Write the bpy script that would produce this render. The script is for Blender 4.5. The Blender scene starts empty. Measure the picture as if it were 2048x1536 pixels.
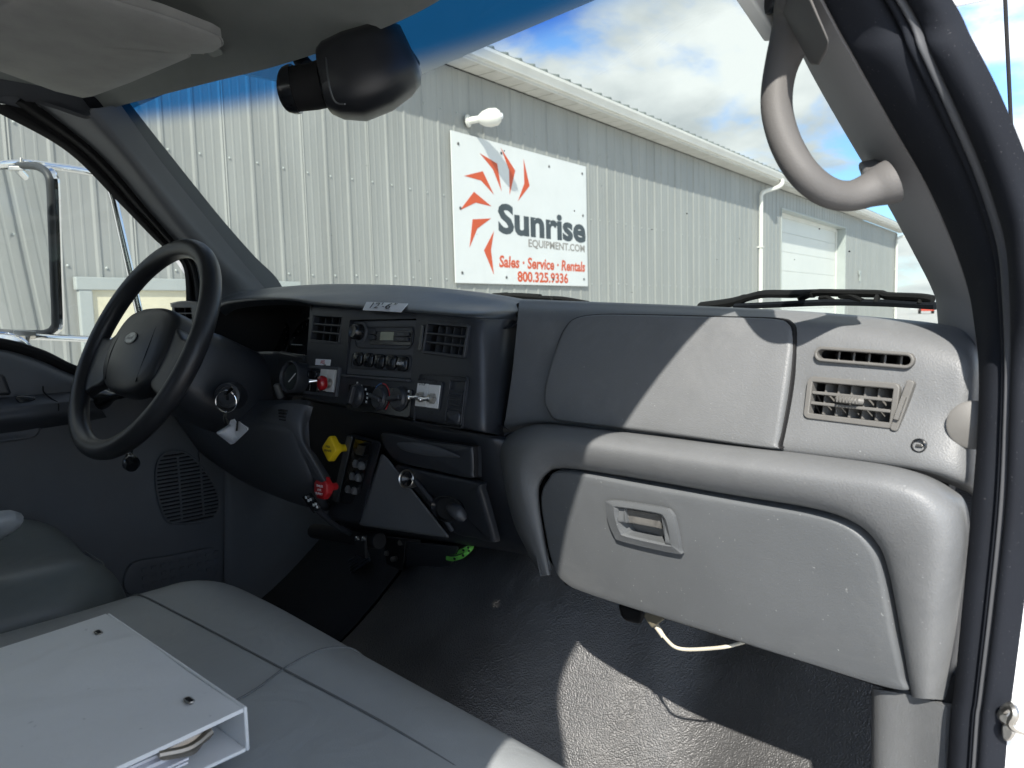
import bpy, bmesh, math, random
import numpy as np
from mathutils import Vector, Matrix

# ------------------------------------------------------------------ camera, sky, sun, exposure
scene = bpy.context.scene
COL = scene.collection
R = math.radians
random.seed(7)

cam_data = bpy.data.cameras.new('camera')
cam_data.sensor_width = 36.0
cam_data.lens = 26.367
cam_data.clip_start = 0.02
cam_data.clip_end = 3000.0
cam_data.dof.use_dof = True
cam_data.dof.focus_distance = 1.0
cam_data.dof.aperture_fstop = 13.0
cam = bpy.data.objects.new('camera', cam_data)
cam.location = (0.0, 0.0, 1.80)
cam.rotation_euler = (R(84.668), R(1.4935), R(45.961))
COL.objects.link(cam)
scene.camera = cam

SUN_ELEV, SUN_AZ = 40.0, 145.0            # azimuth clockwise from +Y (truck forward)
world = bpy.data.worlds.new('World')
scene.world = world
world.use_nodes = True
wn_ = world.node_tree.nodes
wl_ = world.node_tree.links
wn_.clear()


def build_world():
    N = wn_.new
    out = N('ShaderNodeOutputWorld')
    bg = N('ShaderNodeBackground')
    bg.inputs['Strength'].default_value = 0.15
    sky = N('ShaderNodeTexSky')
    sky.sky_type = 'NISHITA'
    sky.sun_disc = False
    sky.sun_elevation = R(SUN_ELEV)
    sky.sun_rotation = R(SUN_AZ)
    sky.altitude = 200.0
    sky.air_density = 1.0
    sky.dust_density = 0.6
    sky.ozone_density = 1.6
    tc = N('ShaderNodeTexCoord')
    sep = N('ShaderNodeSeparateXYZ')
    wl_.new(tc.outputs['Generated'], sep.inputs[0])
    # flatten the dome to a cloud layer: xy / (z + k)
    zz = N('ShaderNodeMath'); zz.operation = 'MAXIMUM'; zz.inputs[1].default_value = 0.0
    wl_.new(sep.outputs['Z'], zz.inputs[0])
    ad = N('ShaderNodeMath'); ad.operation = 'ADD'; ad.inputs[1].default_value = 0.32
    wl_.new(zz.outputs[0], ad.inputs[0])
    dv = N('ShaderNodeVectorMath'); dv.operation = 'DIVIDE'
    cb = N('ShaderNodeCombineXYZ')
    for i in range(3):
        wl_.new(ad.outputs[0], cb.inputs[i])
    wl_.new(tc.outputs['Generated'], dv.inputs[0])
    wl_.new(cb.outputs[0], dv.inputs[1])
    mp = N('ShaderNodeMapping')
    mp.inputs['Location'].default_value = CLOUD_SHIFT
    wl_.new(dv.outputs[0], mp.inputs['Vector'])
    n1 = N('ShaderNodeTexNoise')
    n1.inputs['Scale'].default_value = 1.9
    n1.inputs['Detail'].default_value = 9.0
    n1.inputs['Roughness'].default_value = 0.56
    n1.inputs['Distortion'].default_value = 0.25
    wl_.new(mp.outputs[0], n1.inputs['Vector'])
    cov = N('ShaderNodeMapRange')
    cov.interpolation_type = 'SMOOTHSTEP'
    cov.inputs['From Min'].default_value = 0.42
    cov.inputs['From Max'].default_value = 0.55
    wl_.new(n1.outputs['Fac'], cov.inputs['Value'])
    n2 = N('ShaderNodeTexNoise')
    n2.inputs['Scale'].default_value = 3.6
    n2.inputs['Detail'].default_value = 7.0
    n2.inputs['Roughness'].default_value = 0.5
    wl_.new(mp.outputs[0], n2.inputs['Vector'])
    cr = N('ShaderNodeValToRGB')
    cr.color_ramp.elements[0].position = 0.34
    cr.color_ramp.elements[0].color = (1.5, 1.6, 1.7, 1)
    cr.color_ramp.elements[1].position = 0.62
    cr.color_ramp.elements[1].color = (2.5, 2.55, 2.6, 1)
    wl_.new(n2.outputs['Fac'], cr.inputs['Fac'])
    skm = N('ShaderNodeVectorMath'); skm.operation = 'MULTIPLY'; skm.inputs[1].default_value = (0.31, 0.41, 0.53)
    wl_.new(sky.outputs[0], skm.inputs[0])
    mx = N('ShaderNodeMix'); mx.data_type = 'RGBA'
    wl_.new(cov.outputs[0], mx.inputs['Factor'])
    wl_.new(skm.outputs[0], mx.inputs['A'])
    wl_.new(cr.outputs['Color'], mx.inputs['B'])
    wl_.new(mx.outputs['Result'], bg.inputs['Color'])
    wl_.new(bg.outputs[0], out.inputs['Surface'])


CLOUD_SHIFT = (26.85, 3.25, 0.0)
build_world()

sun_data = bpy.data.lights.new('sun', 'SUN')
sun_data.energy = 2.0
sun_data.angle = R(0.55)
sun_data.color = (1.0, 0.95, 0.87)
sun = bpy.data.objects.new('sun', sun_data)
_s = Vector((math.sin(R(SUN_AZ)) * math.cos(R(SUN_ELEV)), math.cos(R(SUN_AZ)) * math.cos(R(SUN_ELEV)), math.sin(R(SUN_ELEV))))
sun.rotation_euler = _s.to_track_quat('Z', 'Y').to_euler()
sun.location = (6, -10, 14)
COL.objects.link(sun)

scene.view_settings.view_transform = 'Standard'
scene.view_settings.look = 'None'
scene.view_settings.exposure = 2.12
scene.view_settings.gamma = 1.0
scene.view_settings.use_curve_mapping = False
scene.cycles.max_bounces = 10
scene.cycles.transparent_max_bounces = 16
scene.cycles.use_denoising = True

# ------------------------------------------------------------------ materials
MATS = {}


def mat(name, col, rough=0.5, metal=0.0, spec=0.5, grain=None, var=None, coat=0.0, speck=None, stretch=None, wrinkle=None, scuff=None):
    """Principled material; grain=(scale, strength) fine relief, var=(scale, amount) tone variation, speck=(scale, amount, colour) dust."""
    m = bpy.data.materials.new(name)
    m.use_nodes = True
    nt = m.node_tree
    b = nt.nodes['Principled BSDF']
    b.inputs['Roughness'].default_value = rough
    b.inputs['Metallic'].default_value = metal
    b.inputs['Specular IOR Level'].default_value = spec
    b.inputs['Coat Weight'].default_value = coat
    b.inputs['Base Color'].default_value = (*col, 1)
    tc_ = nt.nodes.new('ShaderNodeTexCoord')
    tc = nt.nodes.new('ShaderNodeMapping')
    nt.links.new(tc_.outputs['Object'], tc.inputs['Vector'])
    if stretch:
        tc.inputs['Scale'].default_value = stretch
    src = None
    if var:
        n = nt.nodes.new('ShaderNodeTexNoise')
        n.inputs['Scale'].default_value = var[0]
        n.inputs['Detail'].default_value = 6
        n.inputs['Roughness'].default_value = 0.62
        nt.links.new(tc.outputs['Vector'], n.inputs['Vector'])
        rp = nt.nodes.new('ShaderNodeValToRGB')
        a = var[1]
        rp.color_ramp.elements[0].position = 0.3
        rp.color_ramp.elements[1].position = 0.72
        rp.color_ramp.elements[0].color = (*[c * (1 - a) for c in col], 1)
        rp.color_ramp.elements[1].color = (*[min(1, c * (1 + a)) for c in col], 1)
        nt.links.new(n.outputs['Fac'], rp.inputs['Fac'])
        src = rp.outputs['Color']
        rr = nt.nodes.new('ShaderNodeMapRange')
        rr.inputs['To Min'].default_value = max(0.02, rough - 0.09)
        rr.inputs['To Max'].default_value = min(1, rough + 0.09)
        nt.links.new(n.outputs['Fac'], rr.inputs['Value'])
        nt.links.new(rr.outputs[0], b.inputs['Roughness'])
    if speck:
        n = nt.nodes.new('ShaderNodeTexNoise')
        n.inputs['Scale'].default_value = speck[0]
        n.inputs['Detail'].default_value = 2
        nt.links.new(tc.outputs['Vector'], n.inputs['Vector'])
        mr = nt.nodes.new('ShaderNodeMapRange')
        mr.inputs['From Min'].default_value = 1 - speck[1]
        mr.inputs['From Max'].default_value = 1 - speck[1] + 0.06
        nt.links.new(n.outputs['Fac'], mr.inputs['Value'])
        mx = nt.nodes.new('ShaderNodeMix'); mx.data_type = 'RGBA'
        nt.links.new(mr.outputs[0], mx.inputs['Factor'])
        if src:
            nt.links.new(src, mx.inputs['A'])
        else:
            mx.inputs['A'].default_value = (*col, 1)
        mx.inputs['B'].default_value = (*speck[2], 1)
        src = mx.outputs['Result']
    if scuff:                                  # rubbed, chalky patches broken up by fine streaks
        n = nt.nodes.new('ShaderNodeTexNoise')
        n.inputs['Scale'].default_value = scuff[0]
        n.inputs['Detail'].default_value = 10
        n.inputs['Roughness'].default_value = 0.72
        n.inputs['Distortion'].default_value = 0.6
        nt.links.new(tc.outputs['Vector'], n.inputs['Vector'])
        mr = nt.nodes.new('ShaderNodeMapRange')
        mr.inputs['From Min'].default_value = 0.52
        mr.inputs['From Max'].default_value = 0.74
        mr.inputs['To Max'].default_value = scuff[1]
        nt.links.new(n.outputs['Fac'], mr.inputs['Value'])
        mx = nt.nodes.new('ShaderNodeMix'); mx.data_type = 'RGBA'
        nt.links.new(mr.outputs[0], mx.inputs['Factor'])
        if src:
            nt.links.new(src, mx.inputs['A'])
        else:
            mx.inputs['A'].default_value = (*col, 1)
        mx.inputs['B'].default_value = (*scuff[2], 1)
        src = mx.outputs['Result']
    if src:
        nt.links.new(src, b.inputs['Base Color'])
    if grain:
        v = nt.nodes.new('ShaderNodeTexVoronoi')
        v.inputs['Scale'].default_value = grain[0]
        n = nt.nodes.new('ShaderNodeTexNoise')
        n.inputs['Scale'].default_value = grain[0] * 0.55
        n.inputs['Detail'].default_value = 4
        n.inputs['Distortion'].default_value = 0.8
        nt.links.new(tc.outputs['Vector'], v.inputs['Vector'])
        nt.links.new(tc.outputs['Vector'], n.inputs['Vector'])
        ad = nt.nodes.new('ShaderNodeMath'); ad.operation = 'ADD'
        nt.links.new(v.outputs['Distance'], ad.inputs[0])
        nt.links.new(n.outputs['Fac'], ad.inputs[1])
        bp = nt.nodes.new('ShaderNodeBump')
        bp.inputs['Strength'].default_value = grain[1]
        bp.inputs['Distance'].default_value = 0.6 / grain[0]
        nt.links.new(ad.outputs[0], bp.inputs['Height'])
        nt.links.new(bp.outputs['Normal'], b.inputs['Normal'])
        if wrinkle:                            # broad soft creases under the fine grain
            w = nt.nodes.new('ShaderNodeTexNoise')
            w.inputs['Scale'].default_value = wrinkle[0]
            w.inputs['Detail'].default_value = 3
            w.inputs['Distortion'].default_value = 1.6
            nt.links.new(tc.outputs['Vector'], w.inputs['Vector'])
            wb = nt.nodes.new('ShaderNodeBump')
            wb.inputs['Strength'].default_value = 1.0
            wb.inputs['Distance'].default_value = wrinkle[1]
            nt.links.new(w.outputs['Fac'], wb.inputs['Height'])
            nt.links.new(wb.outputs['Normal'], bp.inputs['Normal'])
    MATS[name] = m
    return m


mat('steel_siding', (0.33, 0.335, 0.322), 0.42, 0.0, 0.4, var=(2.2, 0.12), stretch=(1, 1, 0.16), scuff=(1.4, 0.35, (0.24, 0.245, 0.235)))
mat('white_trim', (0.78, 0.77, 0.73), 0.5, var=(2.0, 0.06))
mat('soffit_white', (0.66, 0.64, 0.60), 0.6, var=(3.0, 0.10))
mat('roof_steel', (0.16, 0.18, 0.17), 0.5, var=(2.0, 0.15))
mat('trim_steel', (0.42, 0.45, 0.44), 0.45, var=(3.0, 0.05))
mat('overhead_white', (0.72, 0.73, 0.70), 0.45, var=(0.8, 0.04))
mat('plywood_cream', (0.74, 0.69, 0.52), 0.6, var=(5.0, 0.10))
mat('sign_white', (0.74, 0.75, 0.75), 0.4, var=(1.5, 0.03), scuff=(2.5, 0.25, (0.60, 0.61, 0.60)))
mat('sign_orange', (0.62, 0.10, 0.035), 0.5, var=(2.0, 0.06))
mat('sign_dark', (0.06, 0.075, 0.085), 0.5, var=(3.0, 0.25))
mat('sign_grey', (0.30, 0.28, 0.26), 0.5)
mat('screw_dark', (0.09, 0.09, 0.09), 0.5)
mat('gravel', (0.55, 0.53, 0.50), 0.9, grain=(40.0, 0.6), var=(0.6, 0.22))
mat('truck_white', (0.80, 0.81, 0.82), 0.25, coat=0.4, var=(6.0, 0.03))
mat('dash_grey', (0.154, 0.160, 0.165), 0.48, spec=0.42, grain=(780.0, 0.24), var=(14.0, 0.06), speck=(420.0, 0.27, (0.30, 0.31, 0.31)), scuff=(11.0, 0.30, (0.26, 0.265, 0.265)))
mat('door_grey', (0.118, 0.126, 0.133), 0.48, spec=0.42, grain=(850.0, 0.16), var=(10.0, 0.07), speck=(300.0, 0.28, (0.27, 0.28, 0.28)), scuff=(9.0, 0.30, (0.20, 0.205, 0.205)))
mat('pillar_grey', (0.27, 0.268, 0.275), 0.55, spec=0.4, grain=(1000.0, 0.12), var=(12.0, 0.04))
mat('handle_grey', (0.112, 0.108, 0.105), 0.60, spec=0.3, grain=(900.0, 0.16), var=(20.0, 0.05))
mat('stack_black', (0.027, 0.030, 0.036), 0.42, spec=0.5, grain=(1200.0, 0.08), var=(12.0, 0.10))
mat('hood_black', (0.036, 0.042, 0.050), 0.36, spec=0.5, grain=(1100.0, 0.09), var=(14.0, 0.08), speck=(260.0, 0.22, (0.07, 0.075, 0.08)))
mat('black_gloss', (0.010, 0.011, 0.013), 0.22, spec=0.5)
mat('black_matte', (0.012, 0.012, 0.013), 0.75, spec=0.3)
mat('wheel_black', (0.020, 0.021, 0.024), 0.38, spec=0.5, grain=(800.0, 0.10), var=(30.0, 0.12))
mat('lower_grey', (0.068, 0.074, 0.084), 0.5, spec=0.45, grain=(1100.0, 0.09), var=(12.0, 0.08))
mat('door_panel_grey', (0.118, 0.126, 0.136), 0.55, spec=0.4, grain=(1100.0, 0.09), var=(9.0, 0.08))
mat('headliner', (0.24, 0.255, 0.245), 0.95, spec=0.1, grain=(900.0, 0.35), var=(9.0, 0.07))
mat('visor_cloth', (0.36, 0.36, 0.345), 0.95, spec=0.1, grain=(1100.0, 0.4), var=(14.0, 0.10))
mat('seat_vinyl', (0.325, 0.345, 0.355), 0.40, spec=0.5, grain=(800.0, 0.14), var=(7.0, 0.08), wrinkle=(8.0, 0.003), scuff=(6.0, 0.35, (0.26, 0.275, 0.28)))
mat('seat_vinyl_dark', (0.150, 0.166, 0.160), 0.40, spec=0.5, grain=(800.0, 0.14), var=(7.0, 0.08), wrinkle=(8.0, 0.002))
mat('stitch', (0.13, 0.14, 0.145), 0.7)
mat('rubber_mat', (0.058, 0.058, 0.059), 0.40, spec=0.7, grain=(430.0, 0.7), var=(7.0, 0.35), wrinkle=(5.0, 0.007), scuff=(5.0, 0.5, (0.105, 0.103, 0.10)))
mat('carpet_dark', (0.030, 0.031, 0.033), 0.9, spec=0.2, grain=(300.0, 0.4), var=(8.0, 0.2))
mat('seal_black', (0.012, 0.014, 0.019), 0.82, spec=0.16, grain=(1200.0, 0.12), var=(10.0, 0.15), speck=(700.0, 0.30, (0.07, 0.07, 0.075)))
mat('seal_line', (0.07, 0.073, 0.08), 0.6, spec=0.3)
mat('chrome', (0.82, 0.83, 0.84), 0.10, 1.0, var=(20.0, 0.04))
mat('steel_dull', (0.52, 0.50, 0.46), 0.34, 1.0, var=(40.0, 0.15))
mat('mirror_silver', (0.93, 0.94, 0.93), 0.015, 1.0)
mat('mirror_rubber', (0.05, 0.055, 0.06), 0.5)
mat('binder_white', (0.80, 0.82, 0.83), 0.32, spec=0.5, var=(4.0, 0.05), speck=(60.0, 0.30, (0.45, 0.47, 0.49)), scuff=(10.0, 0.16, (0.60, 0.62, 0.63)), grain=(300.0, 0.05), wrinkle=(5.0, 0.003))
mat('paper', (0.80, 0.80, 0.84), 0.8, var=(30.0, 0.05))
mat('label_white', (0.78, 0.79, 0.82), 0.6)
mat('plate_white', (0.74, 0.74, 0.72), 0.5, var=(60.0, 0.05))
mat('ink', (0.015, 0.015, 0.018), 0.7)
mat('ink_white', (0.70, 0.71, 0.72), 0.6)
mat('ink_red', (0.50, 0.03, 0.04), 0.6)
mat('ink_blue', (0.05, 0.16, 0.42), 0.6)
mat('lcd', (0.28, 0.30, 0.22), 0.25, spec=0.5)
mat('red_boot', (0.30, 0.008, 0.012), 0.22, spec=0.6)
mat('knob_yellow', (0.72, 0.50, 0.015), 0.4, spec=0.5)
mat('knob_red', (0.40, 0.014, 0.018), 0.4, spec=0.5)
mat('button_grey', (0.10, 0.105, 0.11), 0.35, spec=0.5)
mat('vent_grey', (0.14, 0.137, 0.13), 0.5, spec=0.4, var=(60.0, 0.06))
mat('cord_cream', (0.62, 0.58, 0.47), 0.5)
mat('plug_brown', (0.14, 0.125, 0.09), 0.5, var=(60.0, 0.2))
mat('tag_green', (0.16, 0.55, 0.08), 0.6, var=(60.0, 0.12))
mat('far_red', (0.55, 0.06, 0.03), 0.5)
mat('tyre', (0.02, 0.02, 0.02), 0.8)
mat('gauge_face', (0.030, 0.033, 0.036), 0.3, spec=0.6, speck=(180.0, 0.36, (0.22, 0.22, 0.21)))
mat('glass_dark', (0.05, 0.06, 0.06), 0.12, spec=0.6)
mat('emblem', (0.45, 0.45, 0.43), 0.35, 0.6, var=(200.0, 0.3))
mat('clip_metal', (0.34, 0.30, 0.25), 0.38, 1.0, var=(60.0, 0.25))
mat('key_brass', (0.62, 0.60, 0.55), 0.25, 1.0)


def glass_material(name, tint, gloss=0.035, band=False):
    m = bpy.data.materials.new(name)
    m.use_nodes = True
    nt = m.node_tree
    nt.nodes.clear()
    N = nt.nodes.new
    out = N('ShaderNodeOutputMaterial')
    tr = N('ShaderNodeBsdfTransparent')
    gl = N('ShaderNodeBsdfGlossy')
    gl.inputs['Roughness'].default_value = 0.02
    mx = N('ShaderNodeMixShader')
    mx.inputs[0].default_value = gloss
    tr.inputs['Color'].default_value = (*tint, 1)
    if band:
        uv = N('ShaderNodeUVMap')
        sp = N('ShaderNodeSeparateXYZ')
        nt.links.new(uv.outputs[0], sp.inputs[0])
        # sun shade band laminated into the top of the glass; lower edge dips slightly at the middle
        mr = N('ShaderNodeMapRange')
        mr.interpolation_type = 'SMOOTHERSTEP'
        mr.inputs['From Min'].default_value = 0.825
        mr.inputs['From Max'].default_value = 0.905
        tl = N('ShaderNodeMath'); tl.operation = 'MULTIPLY_ADD'
        tl.inputs[1].default_value = 0.17
        nt.links.new(sp.outputs['X'], tl.inputs[0])
        nt.links.new(sp.outputs['Y'], tl.inputs[2])
        nt.links.new(tl.outputs[0], mr.inputs['Value'])
        cm = N('ShaderNodeMix'); cm.data_type = 'RGBA'
        cm.inputs['A'].default_value = (*tint, 1)
        cm.inputs['B'].default_value = (0.018, 0.165, 0.43, 1)
        nt.links.new(mr.outputs[0], cm.inputs['Factor'])
        nt.links.new(cm.outputs['Result'], tr.inputs['Color'])
    nt.links.new(tr.outputs[0], mx.inputs[1])
    nt.links.new(gl.outputs[0], mx.inputs[2])
    nt.links.new(mx.outputs[0], out.inputs['Surface'])
    MATS[name] = m


glass_material('windshield_glass', (0.565, 0.605, 0.575), 0.03, True)
glass_material('side_glass', (0.57, 0.605, 0.58), 0.03)

# ------------------------------------------------------------------ mesh helpers


def V(*a):
    return Vector(a if len(a) > 1 else a[0])


def frame(origin, ex, ez=None, en=None):
    """4x4 whose columns are ex, ez x ex.., built from an x axis and an approximate z axis."""
    ex = V(ex).normalized()
    ez = V(ez)
    ey = ez.cross(ex).normalized()
    ez = ex.cross(ey).normalized()
    m = Matrix((ex, ey, ez)).transposed().to_4x4()
    m.translation = V(origin)
    return m


def zframe(origin, axis):
    return Matrix.Translation(V(origin)) @ V(axis).to_track_quat('Z', 'Y').to_matrix().to_4x4()


def crom(p, n, closed=False):
    """Catmull-Rom through points p, n samples."""
    p = [V(q) for q in p]
    L = len(p)
    out = []
    segs = L if closed else L - 1
    cnt = n if closed else n - 1
    for i in range(n):
        t = i * segs / cnt
        k = min(int(t), segs - 1)
        f = t - k
        if closed:
            a, b, c, d = p[(k - 1) % L], p[k % L], p[(k + 1) % L], p[(k + 2) % L]
        else:
            b, c = p[k], p[k + 1]
            a = p[k - 1] if k > 0 else b * 2 - c
            d = p[k + 2] if k + 2 < L else c * 2 - b
        out.append(0.5 * ((2 * b) + (c - a) * f + (2 * a - 5 * b + 4 * c - d) * f * f + (3 * b - a - 3 * c + d) * f ** 3))
    return out


class G:
    def __init__(s):
        s.v = []
        s.f = []
        s.uv = None

    def add(s, vs, fs):
        o = len(s.v)
        s.v += [V(q) for q in vs]
        s.f += [tuple(o + i for i in f) for f in fs]
        return s

    def box(s, c, size, m=None):
        x, y, z = size[0] / 2, size[1] / 2, size[2] / 2
        vs = [V(a, b, d) + V(c) for a in (-x, x) for b in (-y, y) for d in (-z, z)]
        if m is not None:
            vs = [m @ q for q in vs]
        return s.add(vs, [(0, 1, 3, 2), (4, 6, 7, 5), (0, 4, 5, 1), (2, 3, 7, 6), (0, 2, 6, 4), (1, 5, 7, 3)])

    def hull6(s, eight):
        return s.add(eight, [(0, 1, 2, 3), (7, 6, 5, 4), (0, 4, 5, 1), (1, 5, 6, 2), (2, 6, 7, 3), (3, 7, 4, 0)])

    def prism(s, outline, vec):
        """closed outline of 3D points extruded by vec"""
        n = len(outline)
        a = [V(q) for q in outline]
        b = [q + V(vec) for q in a]
        fs = [tuple(range(n - 1, -1, -1)), tuple(range(n, 2 * n))]
        fs += [(i, (i + 1) % n, n + (i + 1) % n, n + i) for i in range(n)]
        return s.add(a + b, fs)

    def tube(s, path, r, n=10, closed=False, cap=True, flat=1.0, up=None):
        path = [V(q) for q in path]
        L = len(path)
        rs = r if isinstance(r, (list, tuple)) else [r] * L
        vs, fs = [], []
        prev = None
        for i, p in enumerate(path):
            if closed:
                t = path[(i + 1) % L] - path[i - 1]
            else:
                t = path[min(i + 1, L - 1)] - path[max(i - 1, 0)]
            t.normalize()
            if up is not None:
                e1 = V(up).cross(t)
            elif prev is None:
                e1 = t.orthogonal()
            else:
                e1 = prev - t * prev.dot(t)
            e1.normalize()
            prev = e1
            e2 = t.cross(e1)
            for k in range(n):
                a = 2 * math.pi * k / n
                vs.append(p + e1 * (math.cos(a) * rs[i]) + e2 * (math.sin(a) * rs[i] * flat))
        for i in range(L if closed else L - 1):
            j = (i + 1) % L
            for k in range(n):
                fs.append((i * n + k, i * n + (k + 1) % n, j * n + (k + 1) % n, j * n + k))
        if not closed and cap:
            fs.append(tuple(range(n - 1, -1, -1)))
            fs.append(tuple((L - 1) * n + k for k in range(n)))
        return s.add(vs, fs)

    def lathe(s, prof, m, n=24, squash=1.0):
        """prof list of (radius, height); m frame with z along the axis"""
        vs, fs = [], []
        for (r, h) in prof:
            for k in range(n):
                a = 2 * math.pi * k / n
                vs.append(m @ V(r * math.cos(a), r * math.sin(a) * squash, h))
        for i in range(len(prof) - 1):
            for k in range(n):
                fs.append((i * n + k, i * n + (k + 1) % n, (i + 1) * n + (k + 1) % n, (i + 1) * n + k))
        if prof[0][0] > 1e-6:
            fs.append(tuple(range(n - 1, -1, -1)))
        if prof[-1][0] > 1e-6:
            fs.append(tuple((len(prof) - 1) * n + k for k in range(n)))
        return s.add(vs, fs)

    def patch(s, rows, nu=24, nv=24, thick=0.0, face=None):
        """smooth surface through rows of control points; thick closes it into a shell on the back"""
        rr = [crom(r, nu) for r in rows]
        cols = [crom([rr[j][i] for j in range(len(rr))], nv) for i in range(nu)]
        gv = [[cols[i][j] for i in range(nu)] for j in range(nv)]
        vs = [gv[j][i] for j in range(nv) for i in range(nu)]
        fs = [(j * nu + i, j * nu + i + 1, (j + 1) * nu + i + 1, (j + 1) * nu + i) for j in range(nv - 1) for i in range(nu - 1)]
        if face is not None:                  # make the given side the visible one; the shell goes behind it
            tot = V(0, 0, 0)
            for f in fs:
                tot += (vs[f[2]] - vs[f[0]]).cross(vs[f[3]] - vs[f[1]])
            if tot.dot(V(face)) < 0:
                fs = [f[::-1] for f in fs]
        if thick:
            nr = [V(0, 0, 0) for _ in vs]
            for f in fs:
                q = (vs[f[2]] - vs[f[0]]).cross(vs[f[3]] - vs[f[1]])
                for i in f:
                    nr[i] += q
            n0 = len(vs)
            back = [vs[i] - nr[i].normalized() * thick for i in range(n0)]
            fs2 = [tuple(n0 + i for i in f[::-1]) for f in fs]
            loop = [i for i in range(nu)] + [j * nu + nu - 1 for j in range(1, nv)] + [(nv - 1) * nu + i for i in range(nu - 2, -1, -1)] + [j * nu for j in range(nv - 2, 0, -1)]
            side = []
            for a, b in zip(loop, loop[1:] + loop[:1]):
                side.append((b, a, n0 + a, n0 + b))
            vs += back
            fs = fs + fs2 + side
        return s.add(vs, fs)

    def pad(s, outline, nrm, thick=0.01, r=0.004, dome=0.0, rings=8, smooth=0, back=True, fit=False):
        """slab with the given outline (3D points around it), rounded front edge and optional domed front"""
        o = [V(q) for q in (crom(outline, smooth, True) if smooth else outline)]
        n = len(o)
        nrm = V(nrm).normalized()
        c = sum(o, V(0, 0, 0)) / n
        c0_ = c.copy()
        if fit:                                # lay the outline on one smooth face (plane + twist), later domed evenly
            ex = V(1, 0, 0) - nrm * nrm.x
            ex.normalize()
            ey = nrm.cross(ex)
            A_ = np.array([[1, (q - c0_).dot(ex), (q - c0_).dot(ey), (q - c0_).dot(ex) * (q - c0_).dot(ey), (q - c0_).dot(ey) ** 2] for q in o])
            co = np.linalg.lstsq(A_, np.array([(q - c0_).dot(nrm) for q in o]), rcond=None)[0]
            U_, W_ = np.abs(A_[:, 1]).max(), np.abs(A_[:, 2]).max()
            def face_h(q):
                u_, w_ = (q - c0_).dot(ex), (q - c0_).dot(ey)
                return co[0] + co[1] * u_ + co[2] * w_ + co[3] * u_ * w_ + co[4] * w_ * w_ + dome * (1 - 0.5 * (u_ / U_) ** 2 - 0.5 * (w_ / W_) ** 2)
            o = [q + nrm * (face_h(q) - (q - c0_).dot(nrm)) for q in o]
            c = c + nrm * face_h(c)
        vs, fs, k = [], [], []
        def inset(d):
            return [q + (c - q).normalized() * d for q in o]
        k.append([q - nrm * thick for q in o])
        for a in (0, 22, 45, 67, 90):
            a = R(a)
            k.append([q - nrm * (r * (1 - math.sin(a))) for q in inset(r * (1 - math.cos(a)))])
        base = inset(r)
        for j in range(1, rings):
            t = j / rings
            k.append([q.lerp(c, t) for q in base])
        h = [[q.dot(nrm) for q in ring] for ring in k[5:]]      # relax the front so that it flows between its edges
        for _ in range(0 if fit else 80):
            mid_ = sum(h[-1]) / n
            for j in range(1, len(h)):
                nx = h[j + 1] if j + 1 < len(h) else [mid_] * n
                h[j] = [(h[j - 1][i] + nx[i] + 0.6 * h[j][i - 1] + 0.6 * h[j][(i + 1) % n]) / 3.2 for i in range(n)]
        for j in range(1, len(h)):
            t = j / rings
            k[5 + j] = [q + nrm * (face_h(q) - (q - c0_).dot(nrm)) for q in k[5 + j]] if fit else [q + nrm * (h[j][i] - q.dot(nrm) + dome * (1 - (1 - t) ** 2)) for i, q in enumerate(k[5 + j])]
        cen = c if fit else c + nrm * (sum(h[-1]) / n - c.dot(nrm) + dome)
        for ring in k:
            vs += ring
        for j in range(len(k) - 1):
            for i in range(n):
                fs.append((j * n + i, j * n + (i + 1) % n, (j + 1) * n + (i + 1) % n, (j + 1) * n + i))
        m = len(vs)
        vs.append(cen)
        last = (len(k) - 1) * n
        fs += [(last + i, last + (i + 1) % n, m) for i in range(n)]
        if back:
            fs.append(tuple(range(n - 1, -1, -1)))
        return s.add(vs, fs)


def rrect(w, h, r=0.0, n=4, c=(0, 0)):
    """rounded rectangle outline in 2D"""
    r = min(r, w / 2 - 1e-5, h / 2 - 1e-5)
    if r <= 0:
        return [(c[0] - w / 2, c[1] - h / 2), (c[0] + w / 2, c[1] - h / 2), (c[0] + w / 2, c[1] + h / 2), (c[0] - w / 2, c[1] + h / 2)]
    o = []
    for cx, cy, a0 in ((w / 2 - r, h / 2 - r, 0), (-w / 2 + r, h / 2 - r, 90), (-w / 2 + r, -h / 2 + r, 180), (w / 2 - r, -h / 2 + r, 270)):
        for k in range(n + 1):
            a = R(a0 + 90 * k / n)
            o.append((c[0] + cx + r * math.cos(a), c[1] + cy + r * math.sin(a)))
    return o


def finish(me, smooth=True, angle=38):
    bm = bmesh.new()
    bm.from_mesh(me)
    bmesh.ops.recalc_face_normals(bm, faces=bm.faces)
    bm.to_mesh(me)
    bm.free()
    if smooth:
        me.polygons.foreach_set('use_smooth', [True] * len(me.polygons))
        me.set_sharp_from_angle(angle=R(angle))
    me.update()


def world_loc(o):
    m = Matrix.Translation(o.location) @ o.rotation_euler.to_matrix().to_4x4()
    while o.parent is not None:
        o = o.parent
        m = Matrix.Translation(o.location) @ o.rotation_euler.to_matrix().to_4x4() @ m
    return m


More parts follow.
